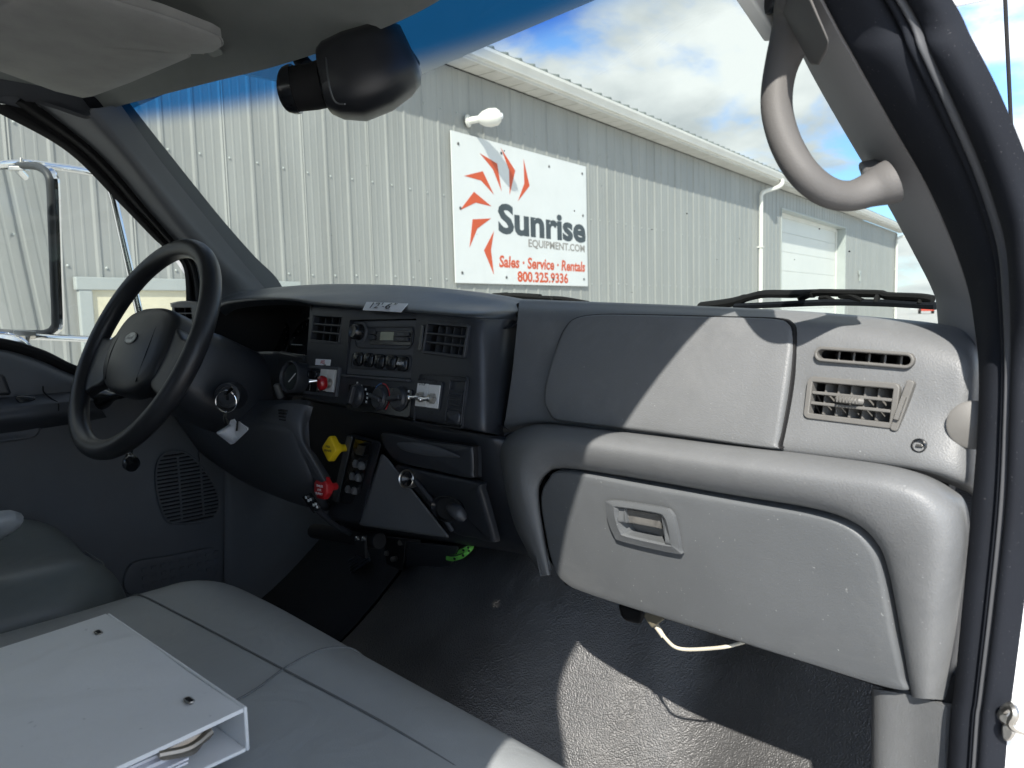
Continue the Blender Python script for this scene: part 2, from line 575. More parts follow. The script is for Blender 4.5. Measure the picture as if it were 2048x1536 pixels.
def obj(name, g, m, parent=None, bevel=0.0, smooth=True, angle=38, label=None, segs=2, local=False):
    """link a G as ONE mesh object; vertices are given in world metres (or in the parent's frame if local)"""
    me = bpy.data.meshes.new(name)
    vs = g.v
    if parent is not None and not local:
        inv = world_loc(parent).inverted()
        vs = [inv @ q for q in vs]
    me.from_pydata([tuple(q) for q in vs], [], g.f)
    finish(me, smooth, angle)
    me.materials.append(MATS[m])
    o = bpy.data.objects.new(name, me)
    COL.objects.link(o)
    o.parent = parent
    if bevel:
        b = o.modifiers.new('edge', 'BEVEL')
        b.width = bevel
        b.segments = segs
        b.limit_method = 'ANGLE'
        b.angle_limit = R(40)
        b.harden_normals = smooth
    if label:
        o['label'] = label
    return o


def thing(name, label, cat, loc=(0, 0, 0), rotz=0.0, group=None):
    o = bpy.data.objects.new(name, None)
    o.empty_display_size = 0.05
    o.location = loc
    o.rotation_euler = (0, 0, rotz)
    COL.objects.link(o)
    o['label'] = label
    o['category'] = cat
    if group:
        o['group'] = group
    return o


def tag(o, label, cat, group=None):
    o['label'] = label
    o['category'] = cat
    if group:
        o['group'] = group
    return o


def structure(o, kind='structure', label=None):
    o['kind'] = kind
    if label:
        o['label'] = label
    return o


def rebase(o, origin):
    """move a top-level mesh's origin to a point without moving the mesh"""
    d = V(origin)
    o.data.transform(Matrix.Translation(-d))
    o.location = d
    return o


def text_mesh(body, m, size, width=None, depth=0.0006, align='CENTER', bold=0.0, shear=0.0):
    """lettering as mesh vertices in a frame m (x along the line, y up, z out)"""
    cu = bpy.data.curves.new('lettering', 'FONT')
    cu.body = body
    cu.size = size
    cu.align_x = align
    cu.align_y = 'CENTER'
    cu.extrude = depth
    cu.offset = bold
    cu.shear = shear
    cu.resolution_u = 3
    t = bpy.data.objects.new('lettering', cu)
    COL.objects.link(t)
    dg = bpy.context.evaluated_depsgraph_get()
    me = bpy.data.meshes.new_from_object(t.evaluated_get(dg))
    vs = [V(q.co) for q in me.vertices]
    fs = [tuple(p.vertices) for p in me.polygons]
    bpy.data.objects.remove(t)
    bpy.data.curves.remove(cu)
    bpy.data.meshes.remove(me)
    if width:
        x0 = min(q.x for q in vs)
        x1 = max(q.x for q in vs)
        k = width / (x1 - x0)
        xc = (x0 + x1) / 2 if align == 'CENTER' else x0
        vs = [V((q.x - xc) * k, q.y, q.z) for q in vs]
    g = G()
    g.add([m @ q for q in vs], fs)
    return g


def cut(o, g):
    """carve a closed shape (world metres) out of a mesh object"""
    me = bpy.data.meshes.new('cutter')
    inv = world_loc(o).inverted()
    me.from_pydata([tuple(inv @ q) for q in g.v], [], g.f)
    finish(me, False)
    c = bpy.data.objects.new('cutter', me)
    COL.objects.link(c)
    c.matrix_world = world_loc(o)
    bpy.context.view_layer.update()
    md = o.modifiers.new('cut', 'BOOLEAN')
    md.operation = 'DIFFERENCE'
    md.solver = 'EXACT'
    md.object = c
    md.use_self = True
    dg = bpy.context.evaluated_depsgraph_get()
    new = bpy.data.meshes.new_from_object(o.evaluated_get(dg))
    old = o.data
    o.modifiers.remove(md)
    new.name = old.name
    o.data = new
    bpy.data.objects.remove(c)
    new.polygons.foreach_set('use_smooth', [True] * len(new.polygons))
    new.set_sharp_from_angle(angle=R(38))


# ------------------------------------------------------------------ outdoors: ground, workshop building
g = G()
g.add([(-900, -900, 0), (900, -900, 0), (900, 900, 0), (-900, 900, 0)], [(0, 1, 2, 3)])
ground = structure(obj('ground', g, 'gravel', smooth=False))

WALL_ROT = R(99.2)
wh = thing('workshop_building', 'long grey ribbed steel workshop building seen through the windshield', 'building', (-8.008, 6.653, 0.0), WALL_ROT)
# building frame: x along the wall (away from the truck's tail), -y out towards the truck, z up
S0, S1, ZW = -10.13, 31.63, 5.13
PITCHR, PH = 0.32, 0.11
DO0, DO1, DOZ = 14.3, 21.86, 4.63          # garage opening


def rib_profile(x0, x1):
    """trapezoid major ribs each 0.32 m with two low stiffening ribs between"""
    pr = [(x0, 0.0)]
    k0 = math.floor((x0 - PH) / PITCHR) - 1
    for k in range(k0, k0 + int((x1 - x0) / PITCHR) + 5):
        c = PH + k * PITCHR
        for dx, h in ((-0.032, 0), (-0.012, 0.011), (0.012, 0.011), (0.024, 0), (0.098, 0), (0.104, 0.0022), (0.122, 0.0022), (0.128, 0), (0.192, 0), (0.198, 0.0022), (0.216, 0.0022), (0.222, 0)):
            x = c + dx
            if x0 + 1e-4 < x < x1 - 1e-4:
                pr.append((x, h))
    pr.append((x1, 0.0))
    return pr


def wall_panel(x0, x1, z0, z1):
    pr = rib_profile(x0, x1)
    n = len(pr)
    vs = [(x, -h, z) for z in (z0, z1) for (x, h) in pr] + [(x, 0.03, z) for z in (z0, z1) for x in (x0, x1)]
    fs = [(i, i + 1, n + i + 1, n + i) for i in range(n - 1)]
    fs += [(2 * n, 2 * n + 1, 2 * n + 3, 2 * n + 2)]
    g = G()
    g.add(vs, fs)
    return obj('wall_panel', g, 'steel_siding', wh, smooth=False, local=True)


x = S0 + 0.0
PW = PITCHR * 3
k = 0
while x < S1 - 0.01:
    x1 = min(x + PW - 0.0, S1)
    segs = []
    if x1 <= DO0 or x >= DO1:
        segs = [(x, x1, 0, ZW)]
    else:
        a, b = max(x, DO0), min(x1, DO1)
        if x < DO0:
            segs.append((x, DO0, 0, ZW))
        if x1 > DO1:
            segs.append((DO1, x1, 0, ZW))
        segs.append((a, b, DOZ + 0.002, ZW))
    for sgm in segs:
        if sgm[1] - sgm[0] > 0.02:
            wall_panel(*sgm)
    x = x1

g = G()                                     # screw heads along the girts
for kk in range(-32, 98):
    c = PH + kk * PITCHR
    if c < S0 or c > S1:
        continue
    for z in (1.05, 2.30, 3.42, 4.55):
        if DO0 - 0.1 < c < DO1 + 0.1 and z < DOZ:
            continue
        g.lathe([(0.013, 0), (0.013, 0.006), (0.006, 0.012), (0, 0.012)], zframe((c + 0.055, -0.001, z + 0.01 * math.sin(kk * 7.3)), (0, -1, 0)), 6)
structure(obj('siding_screws', g, 'trim_steel', wh, smooth=False, local=True), 'stuff')
g = G()                                     # gable end and back
g.box(((S1 + S0) / 2, 9.0, ZW / 2 + 0.001), (S1 - S0 - 0.06, 0.06, ZW - 0.01))
g.box((S1 - 0.03, 4.52, ZW / 2), (0.06, 8.9, ZW - 0.01))
g.box((S0 + 0.03, 4.52, ZW / 2), (0.06, 8.9, ZW - 0.01))
obj('back_wall', g, 'steel_siding', wh, smooth=False, local=True)
g = G()
g.box((S1 - 0.02, -0.032, ZW / 2 - 0.01), (0.16, 0.012, ZW - 0.03))
g.box((S1 + 0.045, 0.06, ZW / 2 - 0.01), (0.012, 0.19, ZW - 0.03))
obj('corner_trim', g, 'white_trim', wh, smooth=False, local=True)

# eaves: soffit boards, fascia, gutter, ribbed roof
OV = 0.36
n = 118
w = (S1 + 0.5 - S0) / n
g = G()
for i in range(n):
    x0 = S0 + i * w
    g.box((x0 + w / 2, -OV / 2 - 0.014, ZW + 0.012), (w - 0.02, OV - 0.03, 0.014))
g.box(((S0 + S1 + 0.5) / 2, -OV / 2 - 0.01, ZW + 0.026), (S1 + 0.5 - S0, OV, 0.012))
obj('soffit', g, 'soffit_white', wh, smooth=False, local=True)
g = G()
g.box(((S0 + S1 + 0.5) / 2, -OV, ZW + 0.10), (S1 + 0.5 - S0, 0.02, 0.18))
obj('fascia', g, 'white_trim', wh, smooth=False, local=True)
g = G()
pr = [(-OV - 0.012, ZW + 0.06), (-OV - 0.075, ZW + 0.06), (-OV - 0.09, ZW + 0.10), (-OV - 0.125, ZW + 0.16), (-OV - 0.13, ZW + 0.20), (-OV - 0.118, ZW + 0.20), (-OV - 0.112, ZW + 0.165), (-OV - 0.078, ZW + 0.105), (-OV - 0.066, ZW + 0.072), (-OV - 0.012, ZW + 0.072)]
g.prism([(S0, a, b) for a, b in pr], (S1 + 0.55 - S0, 0, 0))
obj('gutter', g, 'white_trim', wh, smooth=False, local=True)
g = G()
z_e, sl = ZW + 0.225, 0.27
pr = [(S0, 0)]
for kk in range(-32, 101):
    c = PH + kk * PITCHR
    if S0 + 0.04 < c < S1 + 0.45:
        pr += [(c - 0.035, 0), (c - 0.016, 0.034), (c + 0.016, 0.034), (c + 0.035, 0)]
pr.append((S1 + 0.55, 0))
n = len(pr)
vs = [(x, -OV - 0.10, z_e + h) for x, h in pr] + [(x, 4.5, z_e + sl * 4.96 + h) for x, h in pr] + [(x, -OV - 0.10, z_e - 0.02) for x, h in pr]
g.add(vs, [(i, i + 1, n + i + 1, n + i) for i in range(n - 1)] + [(2 * n + i, 2 * n + i + 1, i + 1, i) for i in range(n - 1)])
g.add([(S0, 4.5, z_e + sl * 4.96), (S1 + 0.55, 4.5, z_e + sl * 4.96), (S1 + 0.55, 9.4, z_e - 0.05), (S0, 9.4, z_e - 0.05)], [(0, 1, 2, 3)])
obj('roof', g, 'roof_steel', wh, smooth=False, local=True)


def downspout(s):
    g = G()
    path = [(s + 0.62, -OV - 0.07, ZW + 0.075), (s + 0.60, -OV - 0.075, ZW - 0.05), (s + 0.42, -OV - 0.0, ZW - 0.16), (s + 0.12, -0.16, ZW - 0.26), (s + 0.0, -0.085, ZW - 0.36), (s, -0.078, ZW - 0.5), (s, -0.078, 0.12)]
    pp = crom(path[:6], 14) + [V(s, -0.078, 2.5), V(s, -0.078, 0.12)]
    g.tube(pp, 0.055, 8)
    d = obj('downspout', g, 'white_trim', wh, local=True)
    for z in (3.4, 1.6):
        g = G()
        g.box((s, -0.075, z), (0.15, 0.135, 0.03))
        obj('strap', g, 'white_trim', d, local=True)


downspout(12.35)
downspout(S1 - 0.35)

# garage door in a deep reveal
DR = 0.31
gd = bpy.data.objects.new('garage_door', None)
gd.location = (DO0, 0, 0)
COL.objects.link(gd)
gd.parent = wh
ns_ = 8
for i in range(ns_):
    h = DOZ / ns_
    g = G()
    g.box(((DO1 - DO0) / 2, DR + 0.03, h * i + h / 2), (DO1 - DO0 - 0.02, 0.05, h - 0.005))
    obj('door_section', g, 'overhead_white', gd, bevel=0.008, smooth=False, local=True)
g = G()
g.box((DO0 + 0.015, DR / 2, DOZ / 2), (0.03, DR + 0.05, DOZ))
g.box((DO1 - 0.015, DR / 2, DOZ / 2), (0.03, DR + 0.05, DOZ))
g.box(((DO0 + DO1) / 2, DR / 2, DOZ - 0.015), (DO1 - DO0 - 0.06, DR + 0.05, 0.03))
obj('door_reveal', g, 'trim_steel', wh, smooth=False, local=True)
g = G()
g.box((DO0 + 0.09, DR - 0.02, DOZ / 2 - 0.04), (0.12, 0.03, DOZ - 0.08))
g.box((DO1 - 0.09, DR - 0.02, DOZ / 2 - 0.04), (0.12, 0.03, DOZ - 0.08))
g.box(((DO0 + DO1) / 2, DR - 0.02, DOZ - 0.09), (DO1 - DO0 - 0.30, 0.03, 0.12))
obj('door_stop', g, 'white_trim', wh, smooth=False, local=True)
g = G()
g.box((24.1, -0.035, 3.05), (0.26, 0.05, 0.16))
g.box((24.12, -0.035, 2.9), (0.10, 0.05, 0.34))
obj('hose_bracket', g, 'trim_steel', wh, bevel=0.01, local=True)

# boarded-up window beside the driver's door
BX0, BX1, BZ0, BZ1 = -4.80, -2.75, 0.75, 2.10
bw = bpy.data.objects.new('boarded_window', None)
bw.location = (BX0, 0, BZ0)
COL.objects.link(bw)
bw.parent = wh
g = G()
g.box((BX0 + (BX1 - BX0) / 2, -0.034, BZ0 + (BZ1 - BZ0) / 2), (BX1 - BX0, 0.02, BZ1 - BZ0))
b_ = G(); b_.v = [q - V(BX0, 0, BZ0) for q in g.v]; b_.f = g.f
obj('board', b_, 'plywood_cream', bw, smooth=False, local=True)
g = G()
wj = 0.11
for c, sz in (((-wj / 2, -0.045, (BZ1 - BZ0) / 2), (wj, 0.05, BZ1 - BZ0)), ((BX1 - BX0 + wj / 2, -0.045, (BZ1 - BZ0) / 2), (wj, 0.05, BZ1 - BZ0)), (((BX1 - BX0) / 2, -0.047, BZ1 - BZ0 + wj / 2), (BX1 - BX0 + 2 * wj + 0.04, 0.06, wj)), (((BX1 - BX0) / 2, -0.046, -wj / 2), (BX1 - BX0 + 2 * wj, 0.055, wj))):
    g.box(c, sz)
obj('window_trim', g, 'trim_steel', bw, bevel=0.006, smooth=False, local=True)

# ------------------------------------------------------------------ company sign on the wall
SGX0, SGX1, SGZ0, SGZ1 = -0.01, 3.48, 2.245, 4.28
WF = Matrix.Translation(V(-8.008, 6.653, 0.0)) @ Matrix.Rotation(WALL_ROT, 4, 'Z')


def wallpt(s, z, out):
    return WF @ V(s, -out, z)


def wframe(s, z, out):
    """frame on the wall: x along, y up, z outward"""
    return WF @ Matrix(((1, 0, 0, s), (0, 0, -1, -out), (0, 1, 0, z), (0, 0, 0, 1)))


sg = thing('company_sign', 'large white wall sign with orange sunburst and dark company lettering', 'sign', wallpt(SGX0, SGZ0, 0.026), WALL_ROT)
g = G()
g.prism([wallpt(a, b, 0.026) for a, b in ((SGX0, SGZ0), (SGX1, SGZ0), (SGX1, SGZ1), (SGX0, SGZ1))], wallpt(0, 0, 0.042) - wallpt(0, 0, 0.026))
obj('board', g, 'sign_white', sg, smooth=False)
RAYS = [
    [(0.5942, 4.0672), (0.988, 3.9816), (1.0739, 3.5976), (0.8845, 3.8841)],
    [(1.0824, 4.2213), (1.4263, 3.9397), (1.2726, 3.5685), (1.274, 3.928)],
    [(1.6475, 4.1441), (1.7911, 3.7581), (1.4753, 3.4947), (1.6533, 3.777)],
    [(0.2333, 3.7095), (0.6484, 3.8279), (0.8899, 3.5269), (0.6024, 3.6916)],
    [(0.1233, 3.235), (0.4384, 3.5182), (0.8272, 3.3536), (0.4699, 3.3711)],
    [(0.389, 3.1335), (0.8056, 3.1815), (0.4863, 3.0109), (0.3034, 2.7389)],
    [(0.8659, 3.0052), (0.7847, 2.7313), (0.837, 2.3788), (0.6222, 2.7146)],
]
for ray_ in RAYS:
    g = G()
    g.prism([wallpt(a, b, 0.0425) for a, b in ray_], wallpt(0, 0, 0.0445) - wallpt(0, 0, 0.0425))
    obj('sun_ray', g, 'sign_orange', sg, smooth=False)


def sign_text(body, p0, p1, size, m, bold=0.0, skew=0.0):
    """lettering from p0 to p1 (s, z of the middle of the line)"""
    c = ((p0[0] + p1[0]) / 2, (p0[1] + p1[1]) / 2)
    obj('lettering', text_mesh(body, wframe(c[0], c[1], 0.0425), size, p1[0] - p0[0], 0.001, bold=bold, shear=skew), m, sg, smooth=False)


sign_text('Sunrise', (0.9738, 3.2056), (3.4321, 3.1509), 0.58, 'sign_dark', 0.022)
sign_text('EQUIPMENT.COM', (1.7263, 2.8808), (3.39, 2.8758), 0.165, 'sign_grey', 0.004)
sign_text('Sales \u00b7 Service \u00b7 Rentals', (0.9693, 2.5823), (3.3958, 2.5514), 0.235, 'sign_orange', 0.007, 0.12)
sign_text('800.325.9336', (1.4182, 2.3782), (2.8445, 2.3346), 0.215, 'sign_orange', 0.007)
for a, b in ((0.14, 0.14), (0.14, 1.02), (0.14, 1.88), (1.1, 1.90), (2.35, 1.88), (3.36, 1.9), (1.15, 0.10), (2.4, 0.10), (3.36, 0.12), (3.36, 1.2)):
    g = G()
    g.lathe([(0.022, 0), (0.022, 0.006), (0.012, 0.012), (0, 0.012)], wframe(SGX0 + a, SGZ0 + b, 0.042), 8)
    obj('screw', g, 'screw_dark', sg)

# floodlight on the wall above the sign
lp = thing('wall_floodlight', 'white bullet-shaped floodlight on the wall above the sign', 'lamp', wallpt(0.36, 4.47, 0.024), WALL_ROT)
g = G()
g.lathe([(0.085, 0), (0.085, 0.03), (0.05, 0.04), (0.045, 0.22)], WF @ zframe((0.36, -0.022, 4.47), (0.35, -1, 0.05)), 16)
obj('bracket_arm', g, 'white_trim', lp)
g = G()
hd = WF @ zframe((0.42, -0.20, 4.475), (0.65, -1, 0.12))
g.lathe([(0.0, -0.02), (0.06, -0.01), (0.10, 0.05), (0.125, 0.14), (0.115, 0.24), (0.07, 0.29), (0.065, 0.26), (0.0, 0.26)], hd, 18)
obj('lamp_head', g, 'white_trim', lp)
g = G()
g.lathe([(0.05, 0.265), (0.045, 0.30), (0.03, 0.32), (0.0, 0.325)], hd, 14)
obj('bulb', g, 'label_white', lp)

# far machine beyond the end of the building
fm_o = (-43.9995, 142.3451, 0.103)
fm = thing('parked_truck', 'small red and white truck parked far beyond the building corner', 'truck', (fm_o[0], fm_o[1], 0.0), R(20))
g = G(); g.box((0, 0, 1.1), (2.3, 2.2, 1.3)); g.box((0.1, 0, 0.62), (2.0, 5.5, 0.3)); obj('cab', g, 'far_red', fm, bevel=0.1, local=True)
g = G(); g.box((-1.8, 0.6, 1.25), (1.3, 3.4, 0.9)); obj('load_box', g, 'truck_white', fm, bevel=0.05, local=True)
for yy in (-1.6, 1.6):
    for xx in (-1.0, 1.0):
        g = G(); g.lathe([(0.5, -0.14), (0.5, 0.14)], zframe((xx, yy, 0.5), (1, 0, 0)), 16); obj('wheel', g, 'tyre', fm, local=True)
# ------------------------------------------------------------------ truck cab shell (the room we sit in)
XC = -0.944                                  # centre line of the cab


def smooth01(t):
    t = max(0.0, min(1.0, t))
    return t * t * (3 - 2 * t)


def floor_z(x, y):
    z = 1.10
    hump = math.exp(-((x + 0.93) / 0.27) ** 4) if abs(x + 0.93) < 0.8 else 0.0
    z += hump * (0.10 + 0.13 * smooth01((y - 0.35) / 0.5))
    z += 0.46 * smooth01((y - 0.62) / 0.75)
    z += 0.012 * math.sin(x * 9 + y * 5) * smooth01((y - 0.2) / 0.4)
    # creases where the mat turns up the tunnel
    z += 0.022 * math.exp(-((x + 0.63 + 0.25 * (y - 0.9)) / 0.035) ** 2) * smooth01((y - 0.6) / 0.2)
    z += 0.018 * math.exp(-((y - 1.02 - 0.35 * (x + 0.4)) / 0.05) ** 2) * smooth01((x + 0.62) / 0.2)
    return z


NX, NY = 90, 110
g = G()
vs = []
for j in range(NY):
    for i in range(NX):
        x = -1.70 + 1.52 * i / (NX - 1)
        y = -0.75 + 2.15 * j / (NY - 1)
        vs.append((x, y, floor_z(x, y)))
g.add(vs, [(j * NX + i, j * NX + i + 1, (j + 1) * NX + i + 1, (j + 1) * NX + i) for j in range(NY - 1) for i in range(NX - 1)])
structure(obj('floor', g, 'rubber_mat'))

g = G()                                      # carpeted driver's footwell laid over the rubber
vs = []
for j in range(30):
    for i in range(24):
        t = j / 29
        x0, x1 = -1.66, -1.20 + 0.16 * t
        x = x0 + (x1 - x0) * i / 23
        y = 0.30 + 1.05 * t
        vs.append((x, y, floor_z(x, y) + 0.008))
g.add(vs, [(j * 24 + i, j * 24 + i + 1, (j + 1) * 24 + i + 1, (j + 1) * 24 + i) for j in range(29) for i in range(23)])
structure(obj('footwell_carpet', g, 'carpet_dark'))

g = G()                                      # firewall, cab back, sills
g.box((XC, 1.42, 1.34), (1.60, 0.04, 0.60))
structure(obj('firewall', g, 'black_matte', smooth=False))
g = G()
g.box((XC, -0.78, 1.42), (1.62, 0.06, 0.80))
g.box((XC, -0.78, 2.24), (1.62, 0.06, 0.16))
g.box((-1.64, -0.78, 1.99), (0.24, 0.06, 0.34))
g.box((-0.25, -0.78, 1.99), (0.24, 0.06, 0.34))
structure(obj('cab_back_wall', g, 'headliner', smooth=False))
g = G()
g.box((XC, 0.30, 0.98), (1.66, 2.20, 0.06))
structure(obj('underbody', g, 'black_matte', smooth=False))

# headliner
rows = [
    [(-1.6106, 0.47, 2.2091), (-1.2805, 0.53, 2.1928), (-1.079, 0.57, 2.1832), (-0.888, 0.588, 2.1753), (-0.7213, 0.592, 2.1737)] + [(-0.52, 0.565, 2.18), (-0.34, 0.46, 2.20)],
    [(-1.66, 0.42, 2.235), (-1.24, 0.50, 2.222), (-1.06, 0.53, 2.214), (-0.89, 0.545, 2.21), (-0.71, 0.55, 2.205), (-0.52, 0.52, 2.208), (-0.33, 0.40, 2.22)],
    [(-1.67, 0.28, 2.245), (-1.30, 0.34, 2.262), (-1.10, 0.36, 2.27), (-0.92, 0.36, 2.27), (-0.72, 0.36, 2.266), (-0.50, 0.34, 2.26), (-0.30, 0.26, 2.24)],
    [(-1.67, 0.0, 2.25), (-1.35, 0.02, 2.30), (-1.12, 0.02, 2.31), (-0.93, 0.02, 2.312), (-0.72, 0.02, 2.31), (-0.48, 0.02, 2.29), (-0.285, 0.0, 2.245)],
    [(-1.66, -0.80, 2.24), (-1.35, -0.80, 2.29), (-1.12, -0.80, 2.30), (-0.93, -0.80, 2.30), (-0.72, -0.80, 2.30), (-0.48, -0.80, 2.28), (-0.26, -0.80, 2.24)],
]
g = G()
g.patch(rows, 56, 44, 0.012, (0, 0, -1))
structure(obj('headliner', g, 'headliner'))
g = G()
rows = [
    [(-1.66, 0.52, 2.235), (-1.30, 0.60, 2.262), (-0.944, 0.645, 2.27), (-0.58, 0.60, 2.262), (-0.27, 0.52, 2.235)],
    [(-1.70, 0.25, 2.30), (-1.30, 0.30, 2.36), (-0.944, 0.32, 2.375), (-0.58, 0.30, 2.36), (-0.21, 0.25, 2.29)],
    [(-1.71, -0.82, 2.30), (-1.30, -0.82, 2.37), (-0.944, -0.82, 2.385), (-0.58, -0.82, 2.37), (-0.19, -0.82, 2.29)],
]
g.patch(rows, 24, 16, 0.02, (0, 0, 1))
structure(obj('roof', g, 'truck_white'))

# windshield with laminated blue shade band
ws = thing('windshield', 'wide curved windshield with blue shade band along its top', 'windshield', (XC, 0.98, 1.72))
NU, NV = 60, 36
vs, uvs = [], []
for j in range(NV):
    v = j / (NV - 1)
    z = 1.725 + (2.262 - 1.725) * v
    hw = 0.765 - 0.125 * v
    ye = 0.895 - 0.470 * v
    for i in range(NU):
        u = -1 + 2 * i / (NU - 1)
        vs.append((XC + u * hw, ye + (0.16 - 0.02 * v) * (1 - abs(u) ** 2.4), z + 0.02 * v * (1 - u * u)))
        uvs.append(((u + 1) / 2, v))
g = G()
g.add(vs, [(j * NU + i, j * NU + i + 1, (j + 1) * NU + i + 1, (j + 1) * NU + i) for j in range(NV - 1) for i in range(NU - 1)])
glass = obj('glass', g, 'windshield_glass', ws, angle=80)
lay = glass.data.uv_layers.new(name='UVMap')
for lp_ in glass.data.loops:
    lay.data[lp_.index].uv = uvs[lp_.vertex_index]


def ws_point(u, v, off=0.0):
    hw = 0.765 - 0.125 * v
    return V(XC + u * hw, 0.895 - 0.470 * v + (0.16 - 0.02 * v) * (1 - abs(u) ** 2.4) + off, 1.725 + 0.537 * v + 0.02 * v * (1 - u * u))


g = G()                                      # black rubber gasket round the glass
loop = [ws_point(-1 + 2 * i / 40, 0.0, 0.0) for i in range(41)] + [ws_point(1, j / 20) for j in range(1, 20)] + [ws_point(1 - 2 * i / 40, 1.0) for i in range(41)] + [ws_point(-1, 1 - j / 20) for j in range(1, 20)]
g.tube(loop, 0.018, 8, closed=True, flat=0.6)
obj('gasket', g, 'seal_black', ws)

for q in [(-0.6174, 0.8706, 1.9122), (-0.531, 0.8942, 1.866), (-0.411, 0.8651, 1.8566), (-0.9784, 0.8687, 1.9392), (-0.7128, 0.9509, 1.8299), (-0.3621, 0.8211, 1.8852), (-0.738, 0.8478, 1.9495), (-0.4795, 0.8601, 1.887), (-1.016, 0.8451, 1.9602), (-0.8056, 0.7734, 2.0375), (-0.541, 0.8389, 1.9229), (-0.6609, 0.817, 1.9718), (-1.3441, 0.8048, 1.9671), (-1.1261, 0.7497, 2.0638), (-1.1613, 0.8824, 1.9072), (-0.3371, 0.84, 1.8597)]:
    g = G()
    rr0 = random.uniform(0.0007, 0.0015)
    g.lathe([(rr0, -0.0004), (rr0, 0.0002), (0, 0.0006)], zframe(V(q) + V(0, -0.0015, -0.0015), (random.uniform(-0.2, 0.2), -0.7, -0.6)), 7, random.uniform(0.4, 1.0))
    obj('bug_speck', g, 'screw_dark', ws)

# cowl behind the glass
g = G()
rows = [[(XC - 0.78, 0.90, 1.70), (XC - 0.4, 1.03, 1.70), (XC, 1.07, 1.70), (XC + 0.4, 1.03, 1.70), (XC + 0.78, 0.90, 1.70)],
        [(XC - 0.80, 1.02, 1.705), (XC - 0.4, 1.14, 1.712), (XC, 1.18, 1.715), (XC + 0.4, 1.14, 1.712), (XC + 0.80, 1.02, 1.705)],
        [(XC - 0.80, 1.20, 1.66), (XC - 0.4, 1.30, 1.68), (XC, 1.34, 1.68), (XC + 0.4, 1.30, 1.68), (XC + 0.80, 1.20, 1.66)]]
g.patch(rows, 30, 10, 0.02, (0, 0, 1))
cowl = tag(rebase(obj('cowl_panel', g, 'black_matte'), (XC, 1.1, 1.70)), 'black plastic cowl panel below the windshield glass', 'cowl')

# bonnet in front (below the sight line, seen from higher positions)
g = G()
rows = [[(XC - 0.72, 1.23, 1.62), (XC - 0.35, 1.32, 1.655), (XC, 1.35, 1.66), (XC + 0.35, 1.32, 1.655), (XC + 0.72, 1.23, 1.62)],
        [(XC - 0.72, 1.9, 1.52), (XC - 0.35, 1.9, 1.575), (XC, 1.9, 1.585), (XC + 0.35, 1.9, 1.575), (XC + 0.72, 1.9, 1.52)],
        [(XC - 0.66, 2.4, 1.36), (XC - 0.33, 2.45, 1.42), (XC, 2.47, 1.43), (XC + 0.33, 2.45, 1.42), (XC + 0.66, 2.4, 1.36)]]
g.patch(rows, 24, 14, 0.02, (0, 0, 1))
hood = tag(rebase(obj('bonnet', g, 'truck_white'), (XC, 1.9, 1.5)), 'white truck bonnet beyond the windshield base', 'bonnet')

# right A-pillar trim
T_IN = [(-0.228, 0.80, 1.70)] + [(-0.236, 0.7977, 1.7908), (-0.238, 0.7912, 1.8099), (-0.246, 0.7615, 1.8449), (-0.258, 0.7181, 1.893), (-0.272, 0.6635, 1.9467), (-0.285, 0.6286, 1.9904), (-0.295, 0.5827, 2.0411)] + [(-0.335, 0.45, 2.20)]
T_OUT = [(-0.168, 0.665, 1.70)] + [(-0.176, 0.6873, 1.7775), (-0.182, 0.6865, 1.8097), (-0.19, 0.6666, 1.8491), (-0.199, 0.6343, 1.8898), (-0.211, 0.5941, 1.9306), (-0.224, 0.553, 1.9747), (-0.235, 0.5287, 2.0088)] + [(-0.275, 0.40, 2.155)]
mid = [(V(a) * 0.5 + V(b) * 0.5 + V(0.004, -0.022, 0.006)) for a, b in zip(T_IN, T_OUT)]
inn = [V(a) + V(-0.004, 0.05, 0.0) for a in T_IN]
near = [(V(a) * 0.82 + V(b) * 0.18 + V(0.0, -0.014, 0.004)) for a, b in zip(T_IN, T_OUT)]
g = G()
g.patch([inn, T_IN, near, mid, [V(b) for b in T_OUT]], 48, 26, 0.01, (0, -1, 0))
structure(obj('right_pillar_trim', g, 'pillar_grey'))

